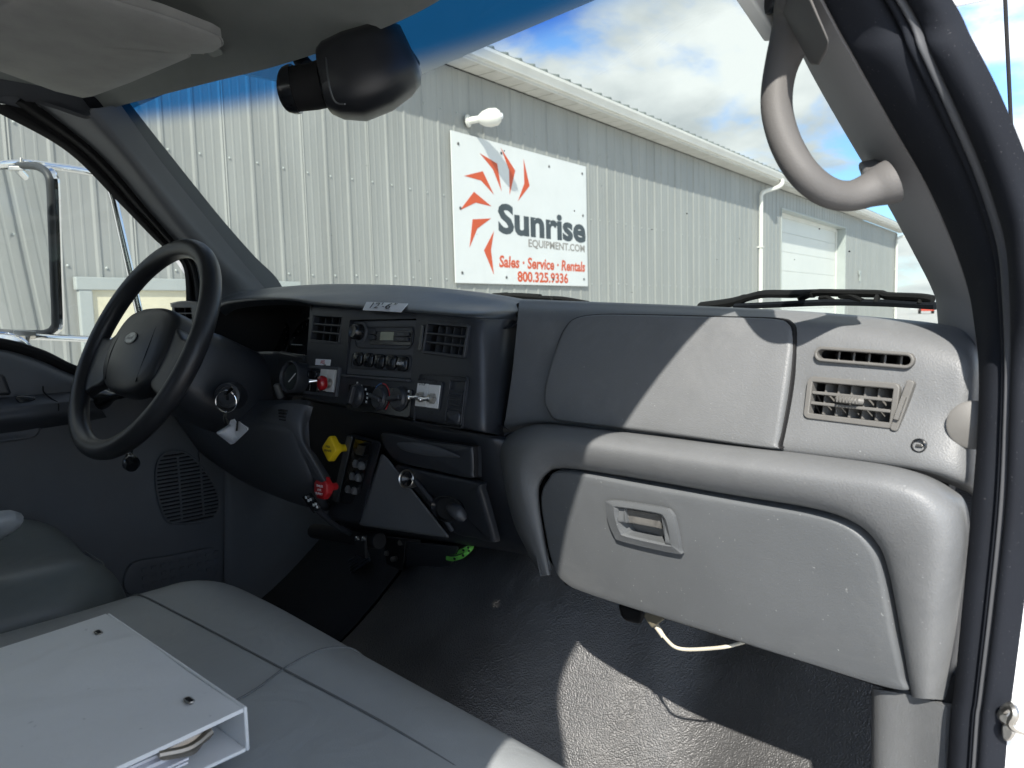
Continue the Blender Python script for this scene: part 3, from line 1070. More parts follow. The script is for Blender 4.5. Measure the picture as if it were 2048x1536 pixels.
# black door-opening seal running from sill, up the A-pillar, along the roof and down the B-pillar
SE_T = [(-0.175, 0.62, 1.00), (-0.172, 0.62, 1.25)] + [(-0.1681, 0.62, 1.4634), (-0.1653, 0.62, 1.5047), (-0.1615, 0.62, 1.5769), (-0.158, 0.622, 1.65), (-0.1574, 0.63, 1.709), (-0.1617, 0.645, 1.7487)] + [T_OUT[1], T_OUT[2], T_OUT[3], T_OUT[4], T_OUT[5], T_OUT[6], T_OUT[7]] + [(-0.262, 0.42, 2.13), (-0.275, 0.28, 2.17), (-0.28, 0.1, 2.21), (-0.28, -0.0, 2.205), (-0.265, -0.08, 2.13), (-0.245, -0.14, 2.0), (-0.22, -0.16, 1.7), (-0.2, -0.17, 1.3), (-0.19, -0.17, 1.0)]
SE_O = [(-0.142, 0.598, 1.00), (-0.14, 0.598, 1.25)] + [(-0.1339, 0.597, 1.4797), (-0.1319, 0.597, 1.518), (-0.1263, 0.597, 1.5928), (-0.1225, 0.597, 1.6609), (-0.1223, 0.597, 1.7162), (-0.1231, 0.6, 1.7668)] + [(-0.118, 0.5736, 1.813), (-0.121, 0.575, 1.8481), (-0.126, 0.5721, 1.872), (-0.132, 0.5665, 1.8956), (-0.141, 0.5543, 1.9279), (-0.152, 0.5475, 1.9596), (-0.163, 0.5416, 1.9901)] + [(-0.20, 0.44, 2.065), (-0.205, 0.30, 2.095), (-0.205, 0.12, 2.10), (-0.20, 0.04, 2.085), (-0.19, -0.02, 2.03), (-0.17, -0.06, 1.90), (-0.15, -0.13, 1.7), (-0.12, -0.14, 1.3), (-0.11, -0.14, 1.0)]


def seal_row(t, lift):
    out = []
    n_ = len(SE_T)
    for k in range(n_):
        a, b = V(SE_T[k]), V(SE_O[k])
        tn = (V(SE_T[min(k + 1, n_ - 1)]) - V(SE_T[max(k - 1, 0)]))
        nn = tn.cross(b - a).normalized()
        if nn.dot(V(0.1, 0.0 if k > 18 else -1.0, -0.6 if 13 < k < 19 else 0.0) + (V(0, 1, 0) if k > 18 else V(0, 0, 0))) < 0:
            nn = -nn
        out.append(a.lerp(b, t) + nn * lift)
    return out


ds = thing('door_seal', 'black rubber weatherstrip round the open passenger doorway', 'weatherstrip', (-0.15, 0.61, 1.0))
g = G()
g.patch([seal_row(0.0, -0.014), seal_row(0.03, 0.000), seal_row(0.16, 0.004), seal_row(0.38, 0.005), seal_row(0.50, 0.001), seal_row(0.545, -0.006)], 110, 18)
obj('seal_bulb', g, 'seal_black', ds, angle=70)
g = G()
g.patch([seal_row(0.545, -0.006), seal_row(0.56, 0.001), seal_row(0.60, 0.003), seal_row(0.635, 0.001), seal_row(0.645, -0.006)], 110, 10)
obj('seal_lip', g, 'seal_black', ds, angle=70)
g = G()
g.patch([seal_row(0.64, -0.006), seal_row(0.655, 0.002), seal_row(0.69, 0.0035), seal_row(0.715, 0.001), seal_row(0.72, -0.006)], 110, 9)
obj('seal_bead', g, 'seal_line', ds, angle=70)
g = G()
g.patch([seal_row(0.715, -0.006), seal_row(0.74, 0.001), seal_row(0.86, 0.004), seal_row(0.97, 0.001), seal_row(1.0, -0.012)], 110, 14)
obj('seal_outer_lip', g, 'seal_black', ds, angle=70)

# painted body outside the seal
g = G()
b0 = seal_row(0.94, -0.014)
b1 = [q + V(0.014, 0.02, 0.0) if k < 8 else q + V(-0.034, 0.045, 0.014) if k < 15 else q + V(0.03, 0.0, 0.03) if k < 20 else q + V(0.03, 0.02, 0.0) for k, q in enumerate(b0)]
b2 = [q + V(0.02, 0.10, 0.0) if k < 8 else q + V(-0.085, 0.10, 0.035) if k < 15 else q + V(-0.005, 0.0, 0.21) if k < 20 else q + V(0.02, -0.5, 0.0) for k, q in enumerate(b0)]
g.patch([b0, b1, b2], 110, 8, 0.004, (1, -0.3, 0))
structure(obj('right_body_side', g, 'truck_white'))
# white hinge pillar face low on the right, with striker bolt
g = G()
g.patch([[(-0.1218, 0.602, 1.66), (-0.1256, 0.602, 1.5916), (-0.1312, 0.602, 1.5163), (-0.1364, 0.602, 1.4381)], [(-0.1169, 0.62, 1.6573), (-0.1147, 0.62, 1.5892), (-0.1138, 0.62, 1.5156), (-0.1144, 0.62, 1.4396)], [(-0.0991, 0.66, 1.6523), (-0.0966, 0.66, 1.5823), (-0.0939, 0.66, 1.5073), (-0.0911, 0.66, 1.4309)]], 20, 12, 0.006, (0, -1, 0))
jp = tag(rebase(obj('hinge_pillar', g, 'truck_white'), (-0.1, 0.61, 1.4)), 'white painted hinge pillar edge at the lower right', 'door pillar')
st = thing('door_striker', 'worn metal door hook bolted to the white hinge pillar', 'striker', (-0.1242, 0.6, 1.5011))
g = G()
g.tube(crom([(-0.1268, 0.594, 1.5137), (-0.1215, 0.588, 1.521), (-0.1182, 0.584, 1.518), (-0.1203, 0.584, 1.5107), (-0.1169, 0.585, 1.5073), (-0.11, 0.588, 1.506)], 26), [0.003] * 26, 8)
g.lathe([(0.0055, 0), (0.0055, 0.006), (0.003, 0.009), (0, 0.009)], zframe((-0.1261, 0.602, 1.5078), (0, -1, 0)), 12)
obj('hook', g, 'steel_dull', st)
g = G()
g.pad([(-0.1289, 0.598, 1.5001), (-0.1232, 0.598, 1.5016), (-0.1206, 0.598, 1.496), (-0.124, 0.598, 1.4894), (-0.1283, 0.598, 1.4899)], (0, -1, 0), 0.006, 0.002, smooth=20)
obj('striker_plate', g, 'steel_dull', st)

# left A-pillar trim and window edge
PL_IN = [(-1.548, 0.4565, 2.2003), (-1.577, 0.5436, 2.1099), (-1.597, 0.6424, 2.0015), (-1.612, 0.7196, 1.9248), (-1.622, 0.7809, 1.8688), (-1.63, 0.8257, 1.7771)]
PL_RG = [(-1.56, 0.433, 2.1783), (-1.578, 0.5026, 2.111), (-1.6, 0.5974, 1.998), (-1.615, 0.671, 1.9194), (-1.622, 0.7198, 1.8577), (-1.63, 0.7519, 1.757)]
PL_SL = [(-1.64, 0.3685, 2.214), (-1.64, 0.4726, 2.1317), (-1.645, 0.5606, 2.0277), (-1.65, 0.6183, 1.9593), (-1.652, 0.6527, 1.9073), (-1.65, 0.6587, 1.7609)]
PL_WD = [(-1.668, 0.2948, 2.2012), (-1.668, 0.4198, 2.1383), (-1.668, 0.5112, 2.0437), (-1.668, 0.5746, 1.9745), (-1.668, 0.6287, 1.9206), (-1.668, 0.6248, 1.7622)]
g = G()
off = [V(a) + V(-0.01, 0.05, 0.02) for a in PL_IN]
g.patch([off, PL_IN, [V(a).lerp(V(b), 0.5) + V(0.008, -0.008, 0.004) for a, b in zip(PL_IN, PL_RG)], PL_RG, [V(a).lerp(V(b), 0.55) + V(0.0, 0.0, 0.0) for a, b in zip(PL_RG, PL_SL)], PL_SL], 44, 26, 0.008, (1, -0.5, 0))
structure(obj('left_pillar_trim', g, 'door_panel_grey'))
g = G()
g.patch([PL_SL, [V(a).lerp(V(b), 0.25) + V(0.012, -0.006, 0) for a, b in zip(PL_SL, PL_WD)], [V(a).lerp(V(b), 0.45) + V(-0.004, 0.0, 0) for a, b in zip(PL_SL, PL_WD)], [V(a).lerp(V(b), 0.7) + V(0.004, -0.002, 0) for a, b in zip(PL_SL, PL_WD)], PL_WD], 44, 22, 0.01, (1, -0.5, 0))
structure(obj('left_door_seal', g, 'black_matte'))
# left roof rail and B-pillar closing the driver's side
g = G()
g.patch([[(-1.58, 0.50, 2.235), (-1.64, 0.2, 2.255), (-1.64, -0.8, 2.25)], [(-1.63, 0.46, 2.20), (-1.668, 0.18, 2.215), (-1.668, -0.8, 2.21)], [(-1.668, 0.30, 2.235), (-1.70, 0.16, 2.215), (-1.70, -0.8, 2.20)], [(-1.72, 0.34, 2.27), (-1.73, 0.16, 2.28), (-1.73, -0.8, 2.28)]], 20, 12, 0.01, (1, 0, -1))
g.box((-1.695, -0.46, 1.62), (0.06, 0.60, 1.26))
structure(obj('left_roof_rail', g, 'lower_grey'))
g = G()
g.box((-0.20, -0.47, 1.66), (0.10, 0.58, 1.32))
structure(obj('right_pillar_rear', g, 'lower_grey', bevel=0.02))
# ------------------------------------------------------------------ dashboard
DB = thing('dashboard', 'grey passenger-side dashboard with black centre stack and instrument hood', 'dashboard', (XC, 0.66, 1.45))


def seam(outline, grow=1.012, back=0.003, m='black_matte', parent=DB, nrm=(0, -1, 0), smooth=0, name='seam'):
    o = [V(q) for q in outline]
    c = sum(o, V(0, 0, 0)) / len(o)
    o = [c + (q - c) * grow - V(nrm).normalized() * back for q in o]
    g = G()
    g.pad(o, nrm, 0.006, 0.001, rings=6, smooth=smooth)
    return obj(name, g, m, parent)


def quad_frame(tl, tr, br, bl):
    """local frame (x right, y up, z towards the cabin) plus width and height of a panel given by its corners"""
    tl, tr, br, bl = V(tl), V(tr), V(br), V(bl)
    c = (tl + tr + br + bl) / 4
    ex = ((tr - tl) + (br - bl)).normalized()
    ey = ((tl - bl) + (tr - br)).normalized()
    ez = ex.cross(ey).normalized()
    ey = ez.cross(ex).normalized()
    m = Matrix((ex, ey, ez)).transposed().to_4x4()
    m.translation = c
    return m, ((tr - tl).length + (br - bl).length) / 2, ((tl - bl).length + (tr - br).length) / 2


def g_bezel(g, m, w, h, r, t, z0, z1, c=(0, 0), n=4):
    o = [m @ V(a, b, z0) for a, b in rrect(w, h, r, n, c)]
    o1 = [m @ V(a, b, z1) for a, b in rrect(w, h, r, n, c)]
    ri = max(r - t, 0.0006)
    i1 = [m @ V(a, b, z1) for a, b in rrect(w - 2 * t, h - 2 * t, ri, n, c)]
    i0 = [m @ V(a, b, z0) for a, b in rrect(w - 2 * t, h - 2 * t, ri, n, c)]
    N_ = len(o)
    vs = o + o1 + i1 + i0
    fs = []
    for ring in range(3):
        for k in range(N_):
            fs.append((ring * N_ + k, ring * N_ + (k + 1) % N_, (ring + 1) * N_ + (k + 1) % N_, (ring + 1) * N_ + k))
    for k in range(N_):
        fs.append((3 * N_ + k, 3 * N_ + (k + 1) % N_, (k + 1) % N_, k))
    return g.add(vs, fs)


def g_plate(g, m, w, h, r, z0, z1, c=(0, 0), n=4):
    return g.prism([m @ V(a, b, z0) for a, b in rrect(w, h, r, n, c)], (m.to_3x3() @ V(0, 0, z1 - z0)))


def hole(m, w, h, r, depth=0.06, front=0.03):
    g = G()
    g_plate(g, m, w, h, r, -depth, front)
    return g


# ---- passenger upper pad
rows = [
    [(-0.9104, 0.9, 1.8199), (-0.8371, 0.92, 1.8151), (-0.7193, 0.94, 1.8078), (-0.58, 0.93, 1.8008), (-0.4301, 0.9, 1.7916), (-0.317, 0.86, 1.7831), (-0.2346, 0.8, 1.7758), (-0.1931, 0.74, 1.7688), (-0.1795, 0.72, 1.7597)],
    [(-0.7383, 0.73, 1.8203), (-0.6641, 0.73, 1.8159), (-0.5586, 0.73, 1.8097), (-0.4521, 0.725, 1.8034), (-0.3441, 0.72, 1.7962), (-0.2636, 0.715, 1.7887), (-0.2083, 0.71, 1.782), (-0.1859, 0.705, 1.7745), (-0.1761, 0.7, 1.7648)],
    [(-0.6949, 0.685, 1.8126), (-0.6234, 0.685, 1.8088), (-0.5219, 0.682, 1.804), (-0.4241, 0.68, 1.7985), (-0.3226, 0.675, 1.7918), (-0.2476, 0.672, 1.7834), (-0.1969, 0.672, 1.7748), (-0.1756, 0.68, 1.7658), (-0.1719, 0.69, 1.7553)],
    [(-0.6708, 0.658, 1.7924), (-0.6033, 0.658, 1.7886), (-0.5023, 0.656, 1.7849), (-0.4086, 0.655, 1.7817), (-0.3119, 0.653, 1.7768), (-0.2392, 0.65, 1.7665), (-0.19, 0.65, 1.7572), (-0.169, 0.655, 1.7497), (-0.1683, 0.68, 1.7421)],
    [(-0.6718, 0.648, 1.7304), (-0.6119, 0.648, 1.7296), (-0.5023, 0.646, 1.7284), (-0.4053, 0.645, 1.7277), (-0.3113, 0.643, 1.7255), (-0.237, 0.641, 1.7194), (-0.1863, 0.641, 1.713), (-0.1681, 0.648, 1.7078), (-0.1666, 0.675, 1.7027)],
    [(-0.6731, 0.636, 1.6751), (-0.6062, 0.636, 1.6792), (-0.4971, 0.634, 1.6773), (-0.4001, 0.632, 1.6773), (-0.3116, 0.63, 1.6773), (-0.2334, 0.628, 1.677), (-0.188, 0.626, 1.6757), (-0.166, 0.634, 1.6695), (-0.1637, 0.66, 1.6606)],
    [(-0.6943, 0.65, 1.6511), (-0.6157, 0.65, 1.6671), (-0.5082, 0.648, 1.6679), (-0.4097, 0.647, 1.6683), (-0.3219, 0.646, 1.6679), (-0.2392, 0.644, 1.6671), (-0.1965, 0.643, 1.6654), (-0.1712, 0.648, 1.6577), (-0.168, 0.67, 1.6489)],
    [(-0.7372, 0.69, 1.6378), (-0.6536, 0.69, 1.6557), (-0.5412, 0.69, 1.6564), (-0.4369, 0.69, 1.6569), (-0.3438, 0.69, 1.6564), (-0.2562, 0.69, 1.6553), (-0.2109, 0.69, 1.6529), (-0.1822, 0.69, 1.6451), (-0.1754, 0.7, 1.638)],
]
g = G()
g.patch(rows, 90, 64, 0.012, (0, -1, 0.3))
PAD = obj('pad', g, 'dash_grey', DB, angle=60)

BIN = [(-0.5731, 0.655, 1.7935), (-0.5377, 0.657, 1.7969), (-0.4694, 0.656, 1.7952), (-0.3803, 0.654, 1.7918), (-0.3311, 0.653, 1.7896), (-0.3162, 0.65, 1.7855), (-0.3085, 0.644, 1.774), (-0.3066, 0.635, 1.7354), (-0.3079, 0.626, 1.7006), (-0.3099, 0.62, 1.6798), (-0.3152, 0.6195, 1.6752), (-0.3877, 0.621, 1.6761), (-0.4787, 0.623, 1.6771), (-0.5723, 0.625, 1.6774), (-0.5899, 0.6265, 1.6833), (-0.6016, 0.631, 1.699), (-0.5999, 0.636, 1.728), (-0.5927, 0.643, 1.7628), (-0.5859, 0.65, 1.7828)]
seam(crom(BIN, 64, True), 1.010, 0.0035, 'black_matte', name='bin_seam')
g = G()
g.pad(BIN, (0, -1, 0.18), 0.008, 0.0045, 0.003, 10, smooth=72, fit=True)
obj('upper_bin_door', g, 'dash_grey', DB, angle=60, label='upper storage bin door of the grey dashboard')


def air_vent(corners, cols, nrow, mb, parent, target=None, depth=0.045, tilt=0.0, r=0.004, t=0.0045, bars=0.0028, proud=0.003, tab=None, name='air_vent', wheel=None):
    m, w, h = quad_frame(*corners)
    if target is not None:
        cut(target, hole(m, w - 0.002, h - 0.002, r, depth))
    g = G()
    g_bezel(g, m, w, h, r, t, -0.008, proud)
    v = obj(name, g, mb, parent, bevel=0.0011)
    g = G()                                   # dark duct behind the louvres
    o_ = [m @ V(a, b, -0.004) for a, b in rrect(w - 2 * t + 0.001, h - 2 * t + 0.001, 0.002)]
    i_ = [m @ V(a, b, -depth) for a, b in rrect(w - 2 * t - 0.004, h - 2 * t - 0.004, 0.002)]
    n_ = len(o_)
    g.add(o_ + i_, [(k, (k + 1) % n_, n_ + (k + 1) % n_, n_ + k) for k in range(n_)] + [tuple(range(n_, 2 * n_))])
    obj('duct', g, 'black_matte', v)
    wi, hi = w - 2 * t, h - 2 * t
    for k in range(1, cols):
        g = G()
        rot = Matrix.Translation((-wi / 2 + wi * k / cols, 0, -0.012)) @ Matrix.Rotation(tilt, 4, 'Y')
        g.box((0, 0, -0.004), (0.0016, hi, 0.022), m @ rot)
        obj('louvre', g, mb, v, bevel=0.0004)
    for k in range(1, nrow):
        g = G()
        g.box((0, -hi / 2 + hi * k / nrow, -0.002), (wi, bars, 0.008), m)
        obj('slat', g, mb, v, bevel=0.0008)
    if tab:
        g = G()
        g.tube([m @ V(-0.010, tab, 0.001), m @ V(-0.006, tab, 0.0045), m @ V(0.006, tab, 0.0045), m @ V(0.010, tab, 0.001)], 0.0032, 10)
        for k in range(7):
            g.box((-0.008 + 0.0027 * k, tab, 0.0075), (0.0011, 0.005, 0.0016), m)
        obj('louvre_tab', g, mb, v)
    return v, m, w, h


# demister slot and passenger air vent on the right panel
DV = ((-0.2874, 0.6465, 1.7652), (-0.2059, 0.646, 1.7607), (-0.207, 0.6445, 1.7476), (-0.2879, 0.645, 1.7522))
v_, m_, w_, h_ = air_vent(DV, 6, 1, 'vent_grey', DB, PAD, 0.05, R(28), 0.008, 0.0028, name='demister_vent')
PV = ((-0.2906, 0.6425, 1.7391), (-0.2132, 0.6415, 1.7359), (-0.2183, 0.6355, 1.6997), (-0.2938, 0.6365, 1.7023))
v_, m_, w_, h_ = air_vent(PV, 6, 3, 'vent_grey', DB, PAD, 0.055, R(-24), 0.005, 0.005, tab=0.001, name='passenger_vent')
# thumb wheel strip beside the vent
mw, ww, hw_ = quad_frame((-0.2137, 0.6405, 1.7408), (-0.2077, 0.6405, 1.7387), (-0.2108, 0.6345, 1.6973), (-0.2168, 0.6345, 1.6983))
g = G()
g_plate(g, mw, ww, hw_, 0.0025, -0.006, 0.003)
tw = obj('vent_wheel_strip', g, 'vent_grey', DB, bevel=0.001)
g = G()
for k in range(16):
    g.box((0, hw_ * (0.16 - 0.42 * k / 15), 0.0042), (ww * 0.55, 0.0012, 0.004), mw)
structure(obj('thumb_wheel', g, 'vent_grey', tw), 'stuff')

# round plug in the scalloped corner and the key lock
g = G()
g.lathe([(0.0, -0.004), (0.017, -0.004), (0.0185, 0.001), (0.017, 0.0022), (0, 0.003)], zframe((-0.1631, 0.642, 1.7071), (0.35, -1, 0.1)), 32)
obj('screw_cover', g, 'vent_grey', DB)
g = G()
mlk = zframe((-0.1969, 0.6285, 1.6896), (0, -1, 0.15))
g.lathe([(0.0055, -0.004), (0.0055, 0.0008), (0.0046, 0.0014), (0.0046, -0.003), (0, -0.003)], mlk, 20)
lk = obj('lock', g, 'black_gloss', DB)
g = G()
g.box((0.0005, 0.0, -0.0005), (0.005, 0.0018, 0.004), mlk)
obj('broken_bolt', g, 'steel_dull', lk, bevel=0.0004)

# ---- lower frame: padded roll around the glove box
FI = [(-0.6094, 0.6446, 1.483), (-0.6072, 0.631, 1.5424), (-0.6019, 0.6193, 1.591), (-0.5853, 0.6136, 1.6139), (-0.5581, 0.612, 1.6259), (-0.471, 0.612, 1.6285), (-0.3558, 0.612, 1.6282), (-0.2756, 0.612, 1.6288), (-0.2402, 0.6122, 1.6236), (-0.223, 0.6158, 1.6096), (-0.2153, 0.6213, 1.5872), (-0.2095, 0.6342, 1.5326), (-0.2042, 0.6474, 1.4739)]
FE = [(-0.5958, 0.6268, 1.4909), (-0.593, 0.6112, 1.5495), (-0.5857, 0.597, 1.5994), (-0.5676, 0.5895, 1.625), (-0.5361, 0.588, 1.6377), (-0.4509, 0.586, 1.6408), (-0.3395, 0.584, 1.641), (-0.2601, 0.582, 1.642), (-0.2254, 0.582, 1.6364), (-0.2085, 0.5858, 1.6223), (-0.2022, 0.5938, 1.5982), (-0.1988, 0.6117, 1.5439), (-0.1965, 0.6313, 1.4825)]
FM = [(-0.5997, 0.6232, 1.491), (-0.6032, 0.605, 1.549), (-0.6003, 0.5861, 1.6061), (-0.5827, 0.578, 1.6468), (-0.5362, 0.577, 1.6631), (-0.4413, 0.574, 1.6662), (-0.3326, 0.572, 1.6658), (-0.2494, 0.571, 1.6663), (-0.2047, 0.571, 1.6655), (-0.1795, 0.573, 1.6554), (-0.1699, 0.5791, 1.6273), (-0.1775, 0.6029, 1.5581), (-0.1855, 0.6266, 1.4875)]
FN = [(-0.6088, 0.6283, 1.4881), (-0.6338, 0.6169, 1.5404), (-0.6387, 0.6022, 1.6036), (-0.6347, 0.6, 1.6465), (-0.5801, 0.6, 1.6706), (-0.4596, 0.598, 1.6749), (-0.3465, 0.596, 1.6751), (-0.2556, 0.594, 1.6758), (-0.1985, 0.593, 1.6743), (-0.1679, 0.594, 1.6613), (-0.1578, 0.597, 1.6366), (-0.1642, 0.6146, 1.57), (-0.1751, 0.6376, 1.4862)]
FO = [(-0.657, 0.6734, 1.4653), (-0.6887, 0.6613, 1.5199), (-0.6921, 0.6455, 1.5884), (-0.6915, 0.645, 1.6372), (-0.6276, 0.645, 1.6667), (-0.4956, 0.645, 1.6706), (-0.3738, 0.643, 1.6702), (-0.2759, 0.641, 1.6704), (-0.2105, 0.64, 1.6681), (-0.1783, 0.64, 1.6573), (-0.1625, 0.634, 1.6391), (-0.1653, 0.6441, 1.5688), (-0.1772, 0.6652, 1.4742)]
g = G()
g.patch([FI, FE, FM, FN, FO], 96, 40, 0.012, (0, -1, 0))
obj('lower_roll', g, 'dash_grey', DB, angle=60)
g = G()                                      # dark channel behind the glove box door
g.pad([(-0.6151, 0.632, 1.5866), (-0.5971, 0.626, 1.6113), (-0.4802, 0.624, 1.6251), (-0.281, 0.624, 1.6263), (-0.2457, 0.626, 1.6205), (-0.219, 0.632, 1.5835), (-0.2076, 0.662, 1.4665), (-0.3572, 0.662, 1.4669), (-0.6034, 0.662, 1.4671), (-0.6229, 0.655, 1.4961)], (0, -1, 0), 0.01, 0.001)
obj('glovebox_recess', g, 'black_matte', DB)
GLV = [(-0.5894, 0.608, 1.5885), (-0.5722, 0.6007, 1.6126), (-0.5421, 0.5965, 1.6278), (-0.4285, 0.5955, 1.6295), (-0.3208, 0.5941, 1.6298), (-0.2667, 0.5938, 1.6299), (-0.2364, 0.5946, 1.6251), (-0.2195, 0.5987, 1.6106), (-0.2129, 0.6046, 1.5883), (-0.2087, 0.6191, 1.5369), (-0.2048, 0.6304, 1.4969), (-0.2092, 0.634, 1.4827), (-0.2931, 0.6353, 1.4801), (-0.4287, 0.6375, 1.4775), (-0.5458, 0.6394, 1.4762), (-0.5823, 0.6385, 1.4802), (-0.5966, 0.6335, 1.4987), (-0.5949, 0.6193, 1.5489)]
g = G()
g.pad([V(q) for q in GLV], (0, -1, -0.2), 0.018, 0.005, 0.004, 12, smooth=96, fit=True)
GD = obj('glovebox_door', g, 'door_grey', DB, angle=60)
# glove box latch
mh, wh_, hh_ = quad_frame((-0.4748, 0.586, 1.6076), (-0.3918, 0.586, 1.6093), (-0.3934, 0.588, 1.5724), (-0.4771, 0.588, 1.5702))
LO = [(-0.4812, 0.5929, 1.6005), (-0.4726, 0.5905, 1.6081), (-0.4121, 0.5894, 1.6114), (-0.4007, 0.5901, 1.6088), (-0.3975, 0.5927, 1.5987), (-0.3983, 0.6021, 1.5704), (-0.4041, 0.604, 1.5642), (-0.4704, 0.6057, 1.5622), (-0.4804, 0.6044, 1.5674), (-0.4833, 0.5984, 1.5842)]
LI = [(-0.4732, 0.5911, 1.6006), (-0.4667, 0.5895, 1.6052), (-0.4138, 0.5885, 1.6078), (-0.4042, 0.5894, 1.6045), (-0.4018, 0.5916, 1.5957), (-0.4032, 0.5994, 1.5739), (-0.4078, 0.601, 1.5691), (-0.4646, 0.6025, 1.5678), (-0.4729, 0.6016, 1.5717), (-0.4748, 0.5961, 1.5862)]
lo = crom(LO, 60, True)
li = crom(LI, 60, True)
c0 = sum(li, V(0, 0, 0)) / 60
g = G()
g.prism([c0 + (q - c0) * 0.80 + V(0, -0.02, 0) for q in li], (0, 0.045, 0))
cut(GD, g)
g = G()
vs = [q + V(0, 0.004, 0) for q in lo] + [q + V(0, -0.0005, 0) for q in lo] + li + [c0 + (q - c0) * 0.90 + V(0, -0.0005, 0) for q in li] + [c0 + (q - c0) * 0.80 + V(0, 0.0015, 0) for q in li] + [c0 + (q - c0) * 0.74 + V(0, 0.017, 0) for q in li]
g.add(vs, [(j * 60 + k, j * 60 + (k + 1) % 60, (j + 1) * 60 + (k + 1) % 60, (j + 1) * 60 + k) for j in range(5) for k in range(60)] + [tuple(5 * 60 + k for k in range(60))])
lb = obj('latch_bezel', g, 'door_grey', GD, angle=30)
g = G()
g.pad([(-0.458, 0.597, 1.6005), (-0.4163, 0.597, 1.6017), (-0.4213, 0.604, 1.5853), (-0.4617, 0.604, 1.5838)], (0, -1, -0.1), 0.004, 0.0012)
obj('latch_paddle', g, 'vent_grey', GD, bevel=0.0006)
g = G()
g.pad([(-0.4708, 0.593, 1.6007), (-0.4575, 0.593, 1.6014), (-0.4596, 0.598, 1.5855), (-0.4699, 0.598, 1.5836)], (0, -1, 0), 0.006, 0.001)
obj('latch_tab', g, 'door_grey', GD)
g = G()
g.pad([(-0.4128, 0.592, 1.6034), (-0.406, 0.592, 1.6031), (-0.4061, 0.602, 1.5717), (-0.4131, 0.602, 1.5713)], (0, -1, 0), 0.006, 0.001)
obj('latch_tab', g, 'door_grey', GD)

# kick panel right of the footwell
g = G()
g.patch([[(-0.254, 0.7, 1.445), (-0.2532, 0.7, 1.3989), (-0.2524, 0.7, 1.3547), (-0.248, 0.7, 1.1846)], [(-0.2356, 0.655, 1.4672), (-0.2348, 0.655, 1.4255), (-0.2341, 0.655, 1.3843), (-0.2304, 0.655, 1.2253)], [(-0.1989, 0.64, 1.48), (-0.198, 0.64, 1.4425), (-0.1973, 0.64, 1.408), (-0.194, 0.64, 1.2583)], [(-0.1723, 0.628, 1.4861), (-0.1726, 0.628, 1.4539), (-0.1719, 0.628, 1.4252), (-0.1691, 0.628, 1.282)]], 20, 16, 0.008, (-0.3, -1, 0))
structure(obj('right_kick_panel', g, 'dash_grey'))
g = G()
g.box((-0.1755, 0.645, 1.4601), (0.016, 0.02, 0.10))
structure(obj('kick_panel_clip', g, 'black_matte', bevel=0.002))

# ---- black hood over instruments and stack
H1 = [(-1.4932, 0.625, 1.8412), (-1.4753, 0.655, 1.8565), (-1.4359, 0.7, 1.864), (-1.3186, 0.735, 1.8654), (-1.167, 0.75, 1.8586), (-1.017, 0.75, 1.8481), (-0.8774, 0.74, 1.8345), (-0.7785, 0.73, 1.8223), (-0.7364, 0.725, 1.8148)]
H2 = [(-1.4657, 0.612, 1.8327), (-1.4271, 0.625, 1.844), (-1.351, 0.65, 1.8499), (-1.2208, 0.67, 1.8485), (-1.0665, 0.68, 1.8409), (-0.9293, 0.68, 1.8304), (-0.807, 0.68, 1.8172), (-0.7256, 0.68, 1.809), (-0.7072, 0.695, 1.805)]
H3 = [(-1.441, 0.6, 1.8206), (-1.3868, 0.6, 1.8326), (-1.2715, 0.6, 1.8364), (-1.1601, 0.604, 1.8337), (-1.0772, 0.612, 1.8239), (-0.9302, 0.613, 1.8133), (-0.8001, 0.613, 1.8043), (-0.7073, 0.618, 1.7975), (-0.6973, 0.684, 1.7947)]
H0 = [V(q) + V(0, 0.13, -0.055) for q in H1]
Hb = [V(q) + V(0, 0.05, -0.004) for q in H1]
H4 = [V(q) + V(0, 0.018, -0.010) for q in H3]
g = G()
g.patch([H0, Hb, H1, H2, [V(a).lerp(V(b), 0.72) + V(0, -0.004, 0.003) for a, b in zip(H2, H3)], H3, H4], 90, 40, 0.006, (0, -0.5, 1))
obj('instrument_hood', g, 'hood_black', DB, angle=60, label='black instrument hood above the cluster and radio')

